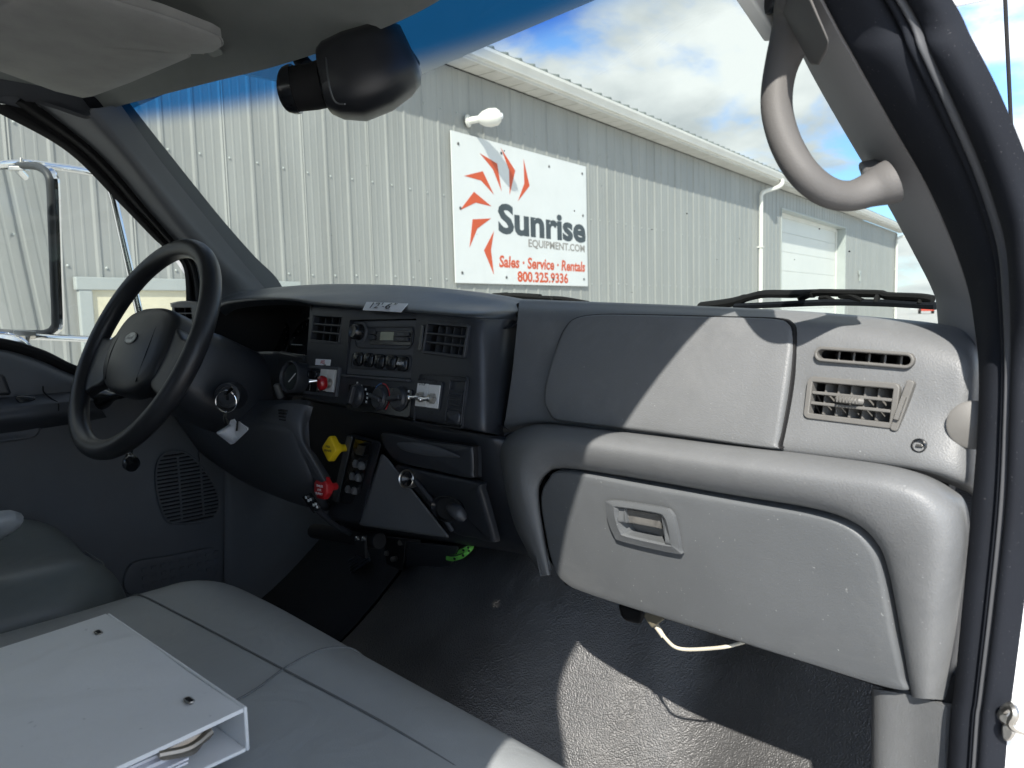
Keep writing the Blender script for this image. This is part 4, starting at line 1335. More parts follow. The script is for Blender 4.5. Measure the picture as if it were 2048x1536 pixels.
# ---- centre stack face
rows = [
    [(-1.1176, 0.622, 1.8225), (-0.9983, 0.622, 1.8148), (-0.8932, 0.622, 1.8088), (-0.8119, 0.622, 1.8037), (-0.7292, 0.622, 1.7978), (-0.707, 0.626, 1.7955), (-0.6973, 0.64, 1.7938), (-0.6903, 0.655, 1.7927), (-0.7026, 0.69, 1.7913)],
    [(-1.1005, 0.611, 1.8117), (-0.9815, 0.611, 1.8048), (-0.8781, 0.611, 1.7996), (-0.7981, 0.611, 1.7951), (-0.7167, 0.611, 1.7897), (-0.6943, 0.616, 1.7869), (-0.6884, 0.634, 1.7864), (-0.6867, 0.653, 1.7858), (-0.7037, 0.69, 1.7848)],
    [(-1.0999, 0.599, 1.7308), (-0.9828, 0.599, 1.7266), (-0.8662, 0.599, 1.7242), (-0.7868, 0.599, 1.7219), (-0.7032, 0.599, 1.7204), (-0.6802, 0.604, 1.718), (-0.6768, 0.624, 1.7165), (-0.6836, 0.644, 1.7145), (-0.7066, 0.68, 1.7105)],
    [(-1.1007, 0.5905, 1.6829), (-0.9723, 0.59, 1.6791), (-0.8554, 0.589, 1.6743), (-0.7768, 0.589, 1.6722), (-0.6929, 0.588, 1.6691), (-0.6702, 0.593, 1.6656), (-0.6681, 0.608, 1.6614), (-0.6772, 0.628, 1.6562), (-0.7065, 0.665, 1.6481)],
    [(-1.121, 0.6, 1.6727), (-0.9895, 0.6, 1.6686), (-0.8719, 0.6, 1.6641), (-0.7917, 0.6, 1.6624), (-0.7073, 0.6, 1.6594), (-0.6829, 0.604, 1.6575), (-0.6815, 0.62, 1.6537), (-0.6903, 0.64, 1.6483), (-0.714, 0.67, 1.6414)],
    [(-1.2146, 0.65, 1.6602), (-1.0721, 0.65, 1.656), (-0.9447, 0.65, 1.6512), (-0.8578, 0.65, 1.6495), (-0.7664, 0.65, 1.6464), (-0.735, 0.65, 1.6453), (-0.7145, 0.65, 1.6453), (-0.712, 0.66, 1.6422), (-0.7267, 0.68, 1.6375)],
]
g = G()
g.patch(rows, 70, 50, 0.012, (0, -1, 0.2))
STK = obj('centre_stack', g, 'stack_black', DB, angle=50)

SF = frame((-0.89, 0.60, 1.73), (1, 0, 0), (0, 0.196, 0.9806))      # x right, y into the dash, z up the face
SFM = Matrix(((1, 0, 0, -0.89), (0, 0.196, -0.9806, 0.5985), (0, 0.9806, 0.196, 1.7303), (0, 0, 0, 1)))   # x right, y up, z out


def sf(c, out=0.0):
    return SFM @ V(c[0], c[1], out)


def sfm(c, out=0.0):
    return SFM @ Matrix.Translation((c[0], c[1], out))


def sq(pts, out=0.0):
    return tuple(sf(p, out) for p in pts)


# driver-side and passenger-side vents of the stack
air_vent(sq([(-0.2047, 0.0799), (-0.1131, 0.0751), (-0.11, 0.0312), (-0.1999, 0.0351)]), 4, 3, 'stack_black', DB, STK, 0.05, R(20), 0.003, 0.0035, tab=0.0, name='centre_vent')
air_vent(sq([(0.0973, 0.0643), (0.1821, 0.0589), (0.186, 0.0164), (0.096, 0.0215)]), 5, 3, 'stack_black', DB, STK, 0.05, R(-14), 0.004, 0.004, tab=0.0, name='centre_vent')
rx = (0.092, 0.0417, 0.0102, 0.0432)
g = G(); g_plate(g, SFM, 0.007, rx[3] * 0.8, 0.002, -0.003, 0.004, (rx[0], rx[1])); obj('vent_thumb_wheel', g, 'black_gloss', DB, bevel=0.001)

# radio
RB = (-0.0085, 0.0269, 0.1633, 0.0827)
cut(STK, hole(sfm((RB[0], RB[1])), RB[2], RB[3], 0.003, 0.03, 0.02))
g = G()
g_plate(g, SFM, RB[2] - 0.002, RB[3] - 0.002, 0.003, -0.06, -0.003, (RB[0], RB[1]))
g_plate(g, SFM, RB[2] + 0.02, RB[3] + 0.02, 0.003, -0.09, -0.062, (RB[0], RB[1]))
RAD = obj('radio', g, 'lower_grey', DB, bevel=0.0012)
ub = (-0.0038, 0.0426, 0.1438, 0.0322)
g = G(); g_bezel(g, SFM, ub[2], ub[3], 0.012, 0.0022, -0.003, -0.0008, (ub[0], ub[1])); obj('radio_surround', g, 'stack_black', RAD, bevel=0.0006)
g = G(); g_plate(g, SFM, ub[2] * 0.70, ub[3] * 0.62, 0.004, -0.003, -0.0015, (ub[0] + ub[2] * 0.12, ub[1] - 0.001)); obj('display_bezel', g, 'black_gloss', RAD, bevel=0.0006)
lc = (0.0065, 0.0444, 0.0322, 0.0117)
g = G(); g_plate(g, SFM, lc[2], lc[3], 0.001, -0.0025, -0.0008, (lc[0], lc[1])); obj('display', g, 'lcd', RAD)
kn = (-0.0617, 0.0496)
g = G(); g.lathe([(0.0155, -0.002), (0.0165, 0.001), (0.0150, 0.003)], sfm(kn, -0.003), 32); obj('knob_ring', g, 'lower_grey', RAD)
g = G(); g.lathe([(0.0120, 0.0), (0.0116, 0.013), (0.0095, 0.016), (0.004, 0.0155), (0, 0.015)], sfm(kn, -0.002), 32); obj('volume_knob', g, 'black_gloss', RAD)
for px_ in ((-0.0289, 0.0463, 0.013, 0.016),):
    for s_ in (-1, 1):
        g = G(); g_plate(g, SFM, px_[2], px_[3] * 0.44, 0.002, -0.002, 0.0015, (px_[0], px_[1] + s_ * px_[3] * 0.25)); obj('button', g, 'stack_black', RAD, bevel=0.0008)
bq = (0.0428, 0.0432, 0.0337, 0.0135)
for s_ in (-1, 1):
    g = G(); g_plate(g, SFM, bq[2], bq[3] * 0.46, 0.002, -0.002, 0.0015, (bq[0], bq[1] + s_ * bq[3] * 0.25)); ob_ = obj('button', g, 'stack_black', RAD, bevel=0.0008)
for body, c, w, s_ in (('SEEK', (0.0426, 0.0468), 0.016, 0.004), ('TUNE', (0.0429, 0.0399), 0.016, 0.004)):
    obj('button_lettering', text_mesh(body, sfm(c, 0.0017), s_, w, 0.0001), 'button_grey', RAD, smooth=False)
pz = (-0.0056, 0.0075, 0.14, 0.0172)
g = G(); g_bezel(g, SFM, pz[2] + 0.008, pz[3] + 0.006, 0.006, 0.0018, -0.003, -0.0014, (pz[0], pz[1])); obj('preset_surround', g, 'stack_black', RAD, bevel=0.0005)
for k, c in enumerate([(-0.0595, 0.0103), (-0.0316, 0.0095), (-0.0034, 0.0081), (0.0248, 0.0075), (0.0521, 0.0062)]):
    g = G()
    g.pad([sfm(c, 0.0015) @ V(a, b, 0) for a, b in rrect(0.0225, 0.0205, 0.006, 5)], SFM.to_3x3() @ V(0, 0, 1), 0.0045, 0.002, 0.002, 6)
    bt = obj('preset_button', g, 'black_gloss', RAD)
obj('button_lettering', text_mesh('AM/FM', sfm((0.0521, 0.0062), 0.0038), 0.0065, 0.016, 0.0001), 'ink_white', RAD, smooth=False)
g = G(); g_plate(g, SFM, RB[2] + 0.004, 0.0035, 0.001, -0.004, 0.0035, (RB[0] - 0.001, (0.0018, -0.016)[1])); obj('radio_ledge', g, 'lower_grey', RAD, bevel=0.001)

# heater control panel
HB = (0.0058, -0.0463, 0.1545, 0.0375)
g = G(); g_plate(g, SFM, HB[2], HB[3], 0.003, -0.004, 0.0012, (HB[0], HB[1])); HV = obj('heater_panel', g, 'black_gloss', DB, bevel=0.0008)
hk = [(-0.0461, -0.043), (0.0139, -0.0436), (0.0585, -0.0414)]
for i, c in enumerate(hk):
    g = G(); g.lathe([(0.0175, 0), (0.0170, 0.002), (0.0155, 0.003), (0.0148, 0.006), (0.013, 0.0075), (0, 0.0075)], sfm(c, 0.001), 32)
    kb = obj('heater_knob', g, 'stack_black', HV)
    g = G()
    tilt_ = Matrix.Rotation(R((-12, 78, 100)[i]), 4, 'Z')
    g.box((0, 0, 0.0075), (0.0065, 0.027, 0.008), sfm(c, 0.003) @ tilt_)
    obj('knob_grip', g, 'stack_black', kb, bevel=0.002)
for (a0, a1, mm) in ((95, 175, 'ink_blue'), (-45, 90, 'ink_red')):
    g = G(); c = hk[1]
    n_ = 16
    ar = [R(a0 + (a1 - a0) * k / n_) for k in range(n_ + 1)]
    vs = [sfm(c, 0.0014) @ V(0.0215 * math.cos(a), 0.0215 * math.sin(a), 0) for a in ar] + [sfm(c, 0.0014) @ V(0.0200 * math.cos(a), 0.0200 * math.sin(a), 0) for a in ar]
    g.add(vs, [(k, k + 1, n_ + 2 + k, n_ + 1 + k) for k in range(n_)])
    obj('temperature_scale', g, mm, HV)
g = G()
for c in [(-0.0502, -0.0249), (-0.0387, -0.0287), (-0.0261, -0.0331), (-0.0208, -0.0393), (-0.0196, -0.045), (-0.0208, -0.0508), (0.0443, -0.0348), (0.0526, -0.0295), (0.0623, -0.0324), (0.0709, -0.0353), (0.0766, -0.0302), (0.0392, -0.0441)]:
    g.box((c[0], c[1], 0.0014), (0.0034, 0.0030, 0.0006), SFM)
structure(obj('heater_symbols', g, 'ink_white', HV, smooth=False), 'stuff')

# outline panel on the right with two toggle switches and coin holder
ol = (0.1425, -0.0375, 0.0999, 0.0651)
g = G(); g_bezel(g, SFM, ol[2], ol[3], 0.006, 0.0009, -0.002, 0.0009, (ol[0], ol[1])); obj('switch_bay_edge', g, 'stack_black', DB)


def toggle(parent, c, lean, cap='steel_dull', boot=None, out=0.003, length=0.026):
    m = sfm(c, out)
    g = G()
    g.lathe([(0.0075, 0), (0.0075, 0.003), (0.0058, 0.003), (0.0055, 0.0075), (0.0035, 0.0085), (0, 0.0085)], m, 6 if boot is None else 16)
    obj('switch_nut', g, 'steel_dull', parent, bevel=0.0005)
    g = G()
    a = m @ V(0, 0, 0.006)
    b = m @ V(*lean, length)
    if boot is None:
        pp = [a.lerp(b, t) for t in (0, 0.25, 0.55, 0.85, 0.95, 1.0)]
        g.tube(pp, [0.0022, 0.0024, 0.0028, 0.0036, 0.0036, 0.0022], 12)
        obj('toggle_lever', g, 'chrome', parent)
    else:
        pp = [a.lerp(b, t) for t in (0, 0.2, 0.5, 0.75, 0.93, 1.0)]
        g.tube(pp, [0.009, 0.0105, 0.0115, 0.0110, 0.0075, 0.003], 18)
        obj('toggle_boot', g, boot, parent)


for i, (pl, words) in enumerate((((0.107, -0.0334, 0.0231, 0.03), ('START', 'STOP')), ((0.1315, -0.0339, 0.0228, 0.0295), ('ON', 'OFF')))):
    g = G(); g_plate(g, SFM, pl[2] + 0.003, pl[3] + 0.008, 0.003, -0.002, 0.0012, (pl[0], pl[1] + 0.001)); sp_ = obj('switch_plate', g, 'stack_black', DB, bevel=0.0006)
    g = G(); g_plate(g, SFM, pl[2], pl[3], 0.0008, 0.0012, 0.0028, (pl[0], pl[1])); obj('plate_face', g, 'plate_white', sp_, bevel=0.0003)
    toggle(sp_, (pl[0] + 0.001, pl[1] - 0.003), (-0.005, -0.003), length=0.019)
    if i == 0:
        obj('plate_lettering', text_mesh('START', sfm((pl[0], pl[1] + 0.021), 0.0032), 0.0068, 0.017, 0.0001), 'ink', sp_, smooth=False)
        obj('plate_lettering', text_mesh('STOP', sfm((pl[0], pl[1] + 0.0145), 0.0032), 0.0068, 0.014, 0.0001), 'ink', sp_, smooth=False)
    else:
        obj('plate_lettering', text_mesh('ON', sfm((pl[0], pl[1] + 0.019), 0.0032), 0.0068, 0.008, 0.0001), 'ink', sp_, smooth=False)
        obj('plate_lettering', text_mesh('OFF', sfm((pl[0], pl[1] - 0.022), 0.0032), 0.0068, 0.010, 0.0001), 'ink', sp_, smooth=False)
ch = (0.1751, -0.0378, 0.0321, 0.0554)
g = G(); g_bezel(g, SFM, ch[2], ch[3], 0.003, 0.0018, -0.004, 0.0022, (ch[0], ch[1])); CH = obj('coin_holder', g, 'stack_black', DB, bevel=0.0006)
for k in range(10):
    g = G(); g.tube([sf((ch[0] - ch[2] * 0.40, ch[1] + ch[3] * (0.24 - 0.052 * k)), 0.001), sf((ch[0] + ch[2] * 0.40, ch[1] + ch[3] * (0.24 - 0.052 * k)), 0.001)], 0.0019, 6)
    obj('rib', g, 'stack_black', CH)
g = G(); g.pad([sf((ch[0] + a, ch[1] - ch[3] * 0.36 + b), 0.004) for a, b in rrect(ch[2] * 0.82, 0.016, 0.006, 5)], SFM.to_3x3() @ V(0, 0, 1), 0.006, 0.003, 0.003); obj('lid_lip', g, 'stack_black', CH)

# left switch bank: frame, two rockers, two labelled plates, sticker
LB = (-0.1544, -0.0265, 0.1054, 0.0451)
g = G(); g_bezel(g, SFM, LB[2], LB[3], 0.003, 0.0045, -0.004, 0.004, (LB[0], LB[1])); LS = obj('switch_bank', g, 'lower_grey', DB, bevel=0.0015)
for i, q in enumerate(((-0.1924, -0.0294, 0.0225, 0.0338), (-0.1689, -0.0293, 0.0218, 0.0337))):
    g = G(); g_plate(g, SFM, q[2] * 0.9, q[3], 0.003, -0.002, 0.003, (q[0], q[1])); rk = obj('rocker_switch', g, 'black_gloss', LS, bevel=0.0015)
    g = G(); g_plate(g, SFM, q[2] * 0.9, q[3] * 0.3, 0.003, 0.003, 0.008, (q[0], q[1] + q[3] * 0.33)); obj('rocker_cap', g, 'black_gloss', rk, bevel=0.0015)
for i, q in enumerate(((-0.1457, -0.0245, 0.0213, 0.0337), (-0.1233, -0.0254, 0.0207, 0.034))):
    g = G(); g_plate(g, SFM, q[2], q[3], 0.0008, -0.002, 0.0025, (q[0], q[1])); pf = obj('plate_face', g, 'plate_white', LS, bevel=0.0003)
    if i == 0:
        toggle(pf, (q[0], q[1] - 0.002), (-0.009, -0.004), out=0.0025, length=0.019)
        obj('plate_lettering', text_mesh('ON', sfm((q[0], q[1] + 0.022), 0.0030), 0.006, 0.007, 0.0001), 'ink', pf, smooth=False)
        obj('plate_lettering', text_mesh('OFF', sfm((q[0], q[1] - 0.023), 0.0030), 0.006, 0.008, 0.0001), 'ink', pf, smooth=False)
    else:
        toggle(pf, (q[0] - 0.001, q[1] - 0.004), (-0.004, -0.002), boot='red_boot', out=0.0025, length=0.019)
        obj('plate_lettering', text_mesh('AUTO', sfm((q[0], q[1] + 0.024), 0.0030), 0.005, 0.011, 0.0001), 'ink', pf, smooth=False)
st_ = (-0.1555, 0.0024, 0.0444, 0.0094)
g = G(); g_plate(g, SFM, st_[2], st_[3], 0.0, 0.0002, 0.0012, (st_[0], st_[1])); sk = obj('abs_sticker', g, 'label_white', DB, smooth=False)
obj('sticker_lettering', text_mesh('ABS', sfm((st_[0], st_[1]), 0.0013), 0.008, 0.013, 0.0001), 'ink_red', sk, smooth=False)

# ---- instrument cluster in its hooded cavity
front = [(-1.4674, 0.598, 1.7254), (-1.4483, 0.6, 1.8034), (-1.4099, 0.6, 1.8285), (-1.3371, 0.602, 1.8348), (-1.2227, 0.604, 1.8349), (-1.1386, 0.606, 1.8314), (-1.1055, 0.611, 1.8255), (-1.096, 0.61, 1.8068), (-1.1003, 0.599, 1.7268)]
back = [V(q) * 0.82 + V(V(-1.27, 0.60, 1.76)) * 0.18 + V(0, 0.16, 0.004) for q in front]
g = G()
g.patch([front, [V(a).lerp(b, 0.3) for a, b in zip(front, back)], [V(a).lerp(b, 0.7) for a, b in zip(front, back)], back], 60, 14)
CL = obj('instrument_cluster', g, 'black_matte', DB, angle=70)
cm, cw, ch_ = quad_frame((-1.6543, 0.74, 1.8026), (-1.2776, 0.74, 1.7979), (-1.2355, 0.7, 1.7022), (-1.6462, 0.7, 1.6978))
g = G(); g_plate(g, cm, cw, ch_, 0.02, -0.004, 0.0); obj('gauge_panel', g, 'gauge_face', CL)
for k, a in enumerate((-0.30, 0.02, 0.31)):
    r_ = (0.040, 0.052, 0.052)[k]
    g = G(); g.lathe([(r_, 0), (r_, 0.004), (r_ - 0.003, 0.004), (r_ - 0.003, 0.0008)], cm @ Matrix.Translation((a * cw, 0.0, 0)), 36); obj('dial_ring', g, 'black_gloss', CL)
    g = G()
    for t in range(0, 260, 20):
        a_ = R(t - 40)
        g.box((0, r_ * 0.84, 0.0009), (0.0014, 0.006, 0.0006), cm @ Matrix.Translation((a * cw, 0, 0)) @ Matrix.Rotation(a_ - R(90), 4, 'Z'))
    structure(obj('dial_marks', g, 'button_grey', CL, smooth=False), 'stuff')
    g = G(); g.box((0, r_ * 0.36, 0.003), (0.0016, r_ * 0.8, 0.0012), cm @ Matrix.Translation((a * cw, 0, 0)) @ Matrix.Rotation(R(130 - k * 20), 4, 'Z')); obj('needle', g, 'ink_white', CL)
g = G()                                      # sloping shelf below the dials
g.patch([[(-1.7063, 0.7, 1.6958), (-1.4779, 0.7, 1.7065), (-1.2355, 0.7, 1.7022)], [(-1.4128, 0.62, 1.7371), (-1.2663, 0.62, 1.7436), (-1.119, 0.61, 1.7403)], [(-1.3849, 0.605, 1.7252), (-1.2369, 0.605, 1.7345), (-1.108, 0.6, 1.733)], [(-1.4193, 0.61, 1.658), (-1.2551, 0.61, 1.6678), (-1.1411, 0.61, 1.673)]], 24, 16, 0.006, (0, -1, 0.5))
obj('cluster_shelf', g, 'hood_black', CL)

# brake pressure gauge in a pod
gm = zframe((-1.0992, 0.572, 1.7095), (0.10, -1, 0.18))
g = G(); g.lathe([(0.0, -0.05), (0.023, -0.05), (0.0255, -0.01), (0.026, 0.004), (0.024, 0.006), (0.0215, 0.003), (0.0215, -0.004), (0, -0.004)], gm, 36); GP = obj('air_gauge', g, 'stack_black', DB)
g = G(); g.lathe([(0.0, -0.003), (0.0214, -0.003), (0.0214, -0.001), (0, 0.0005)], gm, 36); obj('gauge_lens', g, 'glass_dark', GP)
g = G(); g.box((0.003, 0.002, 0.0012), (0.0012, 0.022, 0.0008), gm @ Matrix.Rotation(R(-50), 4, 'Z')); obj('needle', g, 'ink_white', GP)
g = G(); g.hull6([(-1.1919, 0.6, 1.7495), (-1.1007, 0.6, 1.7413), (-1.1205, 0.6, 1.6768), (-1.1973, 0.6, 1.6722), (-1.2714, 0.64, 1.7461), (-1.174, 0.64, 1.7373), (-1.1952, 0.64, 1.6686), (-1.2771, 0.64, 1.6637)]); obj('gauge_mount', g, 'stack_black', DB, bevel=0.006)
g = G(); g.lathe([(0.006, 0), (0.006, 0.022), (0.004, 0.024), (0, 0.024)], zframe((-1.1444, 0.575, 1.6736), (0, -0.3, 1)), 12); obj('gauge_stud', g, 'button_grey', DB)

# driver's left vent
DVL = ((-1.6039, 0.585, 1.8336), (-1.5374, 0.6, 1.8317), (-1.5419, 0.6, 1.8046), (-1.6145, 0.585, 1.8059))
g = G()
g.patch([[(-1.79, 0.64, 1.8456), (-1.7142, 0.64, 1.8468), (-1.6167, 0.64, 1.8428), (-1.5161, 0.63, 1.8338)], [(-1.6359, 0.59, 1.8416), (-1.5854, 0.592, 1.8443), (-1.5157, 0.6, 1.8401), (-1.4489, 0.6, 1.8304)], [(-1.6208, 0.583, 1.833), (-1.571, 0.586, 1.8348), (-1.5094, 0.597, 1.832), (-1.4503, 0.598, 1.8209)], [(-1.6267, 0.583, 1.8008), (-1.577, 0.586, 1.8003), (-1.5149, 0.597, 1.7984), (-1.4544, 0.598, 1.7939)], [(-1.6913, 0.6, 1.6757), (-1.6362, 0.6, 1.6782), (-1.5422, 0.6, 1.6773), (-1.4727, 0.6, 1.6757)]], 24, 20, 0.01, (0, -1, 0))
DE = obj('left_end_pad', g, 'hood_black', DB, angle=50)
air_vent(DVL, 3, 2, 'stack_black', DB, DE, 0.04, 0.2, 0.003, 0.003, name='driver_vent')

g = G()                                      # unseen board added behind the dash to block daylight through its gaps
g.box((-1.15, 0.80, 1.62), (0.96, 0.02, 0.34))
g.box((-0.44, 0.80, 1.60), (0.44, 0.02, 0.30))
obj('added_dash_backing', g, 'black_matte', DB, smooth=False)

# ---- lower dash, driver's side
g = G()
g.patch([[(-1.7004, 0.6, 1.6422), (-1.4717, 0.6, 1.6509), (-1.2235, 0.585, 1.6634), (-1.0929, 0.59, 1.6713), (-1.088, 0.6, 1.6609)], [(-1.6359, 0.575, 1.6143), (-1.3789, 0.56, 1.6259), (-1.1681, 0.548, 1.6392), (-1.0625, 0.555, 1.6472), (-1.0559, 0.575, 1.6422)], [(-1.6043, 0.57, 1.6036), (-1.336, 0.55, 1.605), (-1.1189, 0.54, 1.6186), (-1.0446, 0.55, 1.6091), (-1.0548, 0.575, 1.5926)], [(-1.6288, 0.6, 1.5604), (-1.3703, 0.575, 1.5466), (-1.15, 0.56, 1.5504), (-1.0611, 0.57, 1.5488), (-1.0764, 0.6, 1.5373)], [(-1.6707, 0.64, 1.5116), (-1.4468, 0.62, 1.4951), (-1.2382, 0.61, 1.4893), (-1.1329, 0.62, 1.4868), (-1.1441, 0.65, 1.4807)], [(-1.7693, 0.7, 1.4733), (-1.5857, 0.69, 1.4529), (-1.3603, 0.68, 1.4468), (-1.225, 0.68, 1.45), (-1.2203, 0.7, 1.4487)]], 50, 40, 0.01, (0, -1, 0))
obj('knee_panel', g, 'lower_grey', DB, angle=60)
g = G()
g.patch([[(-1.1834, 0.552, 1.6274), (-1.1698, 0.552, 1.6486), (-1.116, 0.555, 1.6669), (-1.063, 0.565, 1.6695), (-1.0503, 0.58, 1.6641)], [(-1.1567, 0.545, 1.6224), (-1.1244, 0.544, 1.6401), (-1.0736, 0.546, 1.652), (-1.0455, 0.556, 1.6469), (-1.0581, 0.575, 1.6357)], [(-1.1148, 0.548, 1.6163), (-1.0768, 0.546, 1.6235), (-1.0456, 0.548, 1.6232), (-1.0395, 0.556, 1.6166), (-1.0628, 0.575, 1.6052)], [(-1.0676, 0.556, 1.5884), (-1.0413, 0.554, 1.5934), (-1.0253, 0.557, 1.5933), (-1.0297, 0.566, 1.5899), (-1.0547, 0.585, 1.5855)], [(-1.0463, 0.578, 1.5448), (-1.0302, 0.576, 1.5491), (-1.0214, 0.578, 1.5515), (-1.0298, 0.588, 1.5502), (-1.0499, 0.605, 1.5476)]], 30, 36, 0.008, (0, -1, 0.2))
CT = obj('column_trim', g, 'lower_grey', DB, angle=60)
for k in range(4):
    g = G()
    a = V((-1.0839, 0.5465, 1.6558)) + V(0.0005 * k, 0, -0.0048 * k + 0.004)
    g.box(a, (0.020, 0.006, 0.0022), None)
    obj('slot', g, 'black_matte', CT)

# ---- lower centre
g = G()
g.patch([[(-1.1845, 0.63, 1.6615), (-1.0246, 0.63, 1.6575), (-0.8316, 0.63, 1.6505), (-0.705, 0.62, 1.6501), (-0.6784, 0.64, 1.6463)], [(-1.2234, 0.655, 1.6294), (-1.0591, 0.65, 1.6306), (-0.8325, 0.63, 1.6364), (-0.7055, 0.62, 1.6392), (-0.6717, 0.635, 1.6375)], [(-1.2843, 0.69, 1.5538), (-1.1136, 0.68, 1.5571), (-0.8621, 0.65, 1.5781), (-0.7163, 0.632, 1.5906), (-0.6751, 0.64, 1.5905)], [(-1.3116, 0.73, 1.4601), (-1.1193, 0.71, 1.4802), (-0.8863, 0.675, 1.5134), (-0.7192, 0.65, 1.5334), (-0.6623, 0.645, 1.5383)], [(-1.2749, 0.76, 1.3869), (-1.1069, 0.73, 1.4195), (-0.8968, 0.7, 1.457), (-0.7334, 0.675, 1.4839), (-0.6591, 0.66, 1.4946)], [(-1.4263, 0.85, 1.3334), (-1.2893, 0.85, 1.3515), (-1.0892, 0.85, 1.3786), (-0.9237, 0.85, 1.3984), (-0.8489, 0.85, 1.4033)]], 60, 50, 0.01, (0, -1, 0))
obj('lower_stack', g, 'stack_black', DB, angle=60)
AT = [(-0.9067, 0.607, 1.6336), (-0.8012, 0.606, 1.6344), (-0.7124, 0.605, 1.6361), (-0.7037, 0.604, 1.6321), (-0.7041, 0.604, 1.6035), (-0.7134, 0.605, 1.595), (-0.7979, 0.61, 1.5932), (-0.8725, 0.614, 1.5928), (-0.8976, 0.613, 1.6015)]
seam(crom(AT, 48, True), 1.02, 0.003, name='drawer_seam')
g = G(); g.pad(AT, (0, -1, 0.1), 0.016, 0.005, 0.003, 8, smooth=56); DRW = obj('ashtray_drawer', g, 'stack_black', DB, angle=60)
g = G(); g.pad([(-0.8594, 0.602, 1.6254), (-0.7936, 0.6, 1.632), (-0.7352, 0.599, 1.626), (-0.7278, 0.5985, 1.6225), (-0.7945, 0.6, 1.617), (-0.8481, 0.602, 1.6175)], (0, -1, 0.9), 0.004, 0.002, 0.002, 6, smooth=36); obj('finger_lip', g, 'lower_grey', DRW, angle=60)
CP = [(-0.8936, 0.62, 1.5862), (-0.8008, 0.612, 1.5884), (-0.7025, 0.607, 1.5905), (-0.6947, 0.608, 1.5787), (-0.696, 0.628, 1.5161), (-0.7055, 0.632, 1.506), (-0.7396, 0.636, 1.5035), (-0.7977, 0.645, 1.4983), (-0.8517, 0.64, 1.5337), (-0.8904, 0.63, 1.5665)]
g = G(); g.pad(CP, (0, -1, 0.0), 0.012, 0.006, 0.0, 8, smooth=56); CPO = obj('cup_holder_panel', g, 'stack_black', DB, angle=60)
g = G(); g.lathe([(0.030, 0.0), (0.031, 0.004), (0.028, 0.005), (0.024, -0.003), (0, -0.004)], zframe((-0.7635, 0.612, 1.545), (0.1, -1, 0.3)), 36, 0.55); obj('cup_holder', g, 'black_gloss', CPO)
g = G(); g.tube(crom([(-0.7531, 0.603, 1.5526), (-0.7334, 0.6, 1.55), (-0.7232, 0.606, 1.5387)], 10), [0.004, 0.007, 0.008, 0.009, 0.009, 0.009, 0.009, 0.008, 0.007, 0.004], 12, flat=0.6); obj('cup_holder_tab', g, 'stack_black', CPO)
g = G(); g.tube(crom([(-0.8355, 0.612, 1.5738), (-0.8027, 0.62, 1.5422), (-0.7815, 0.632, 1.5072)], 20), 0.0035, 8); obj('panel_lip', g, 'stack_black', CPO)
mz = zframe((-0.8531, 0.612, 1.5727), (0.25, -1, 0.25))
g = G(); g.lathe([(0.0125, -0.01), (0.0135, 0.003), (0.0125, 0.0042), (0.0112, 0.003), (0.0108, -0.02), (0, -0.02)], mz, 28); LG = obj('lighter_socket', g, 'steel_dull', DB)
g = G(); g.lathe([(0.0106, -0.018), (0.0107, 0.0), (0.0106, 0.0), (0.0, -0.012)], mz, 24); obj('socket_bore', g, 'black_gloss', LG)
# grey angled housing with the switch strip
g = G(); g.hull6([(-0.9195, 0.615, 1.6023), (-0.9107, 0.62, 1.5937), (-0.8139, 0.655, 1.4848), (-1.033, 0.64, 1.4666), (-1.0765, 0.72, 1.5686), (-1.0576, 0.72, 1.5604), (-0.9195, 0.74, 1.444), (-1.2106, 0.75, 1.4093)]); obj('side_housing', g, 'door_panel_grey', DB, bevel=0.006, segs=3)
g = G(); g.hull6([(-1.0198, 0.625, 1.6203), (-0.9125, 0.612, 1.6191), (-1.0237, 0.638, 1.4704), (-1.1783, 0.665, 1.4448), (-1.1422, 0.7, 1.5988), (-1.0438, 0.7, 1.5931), (-1.2195, 0.76, 1.4074), (-1.3821, 0.78, 1.3833)]); SW = obj('switch_strip', g, 'stack_black', DB, bevel=0.005, segs=3)
g = G(); g.hull6([(-1.0174, 0.618, 1.6183), (-0.9936, 0.614, 1.6196), (-1.1056, 0.648, 1.4893), (-1.1372, 0.655, 1.4853), (-1.0536, 0.64, 1.6118), (-1.0357, 0.64, 1.612), (-1.1431, 0.67, 1.4787), (-1.1632, 0.67, 1.4781)]); obj('strip_edge', g, 'door_panel_grey', SW, bevel=0.003)
g = G(); g.hull6([(-0.9868, 0.614, 1.6172), (-0.9326, 0.608, 1.6175), (-1.0272, 0.638, 1.4993), (-1.0956, 0.645, 1.4915), (-1.0125, 0.63, 1.6124), (-0.9664, 0.63, 1.6109), (-1.0626, 0.66, 1.489), (-1.1211, 0.66, 1.4844)]); obj('strip_recess', g, 'black_gloss', SW, bevel=0.002)
g = G(); g.hull6([(-0.9677, 0.606, 1.6111), (-0.9398, 0.602, 1.6116), (-0.957, 0.607, 1.5939), (-0.9854, 0.611, 1.593), (-1.006, 0.63, 1.6036), (-0.9835, 0.63, 1.6029), (-0.9933, 0.63, 1.586), (-1.0161, 0.63, 1.5865)]); obj('rocker_switch', g, 'stack_black', SW, bevel=0.002)
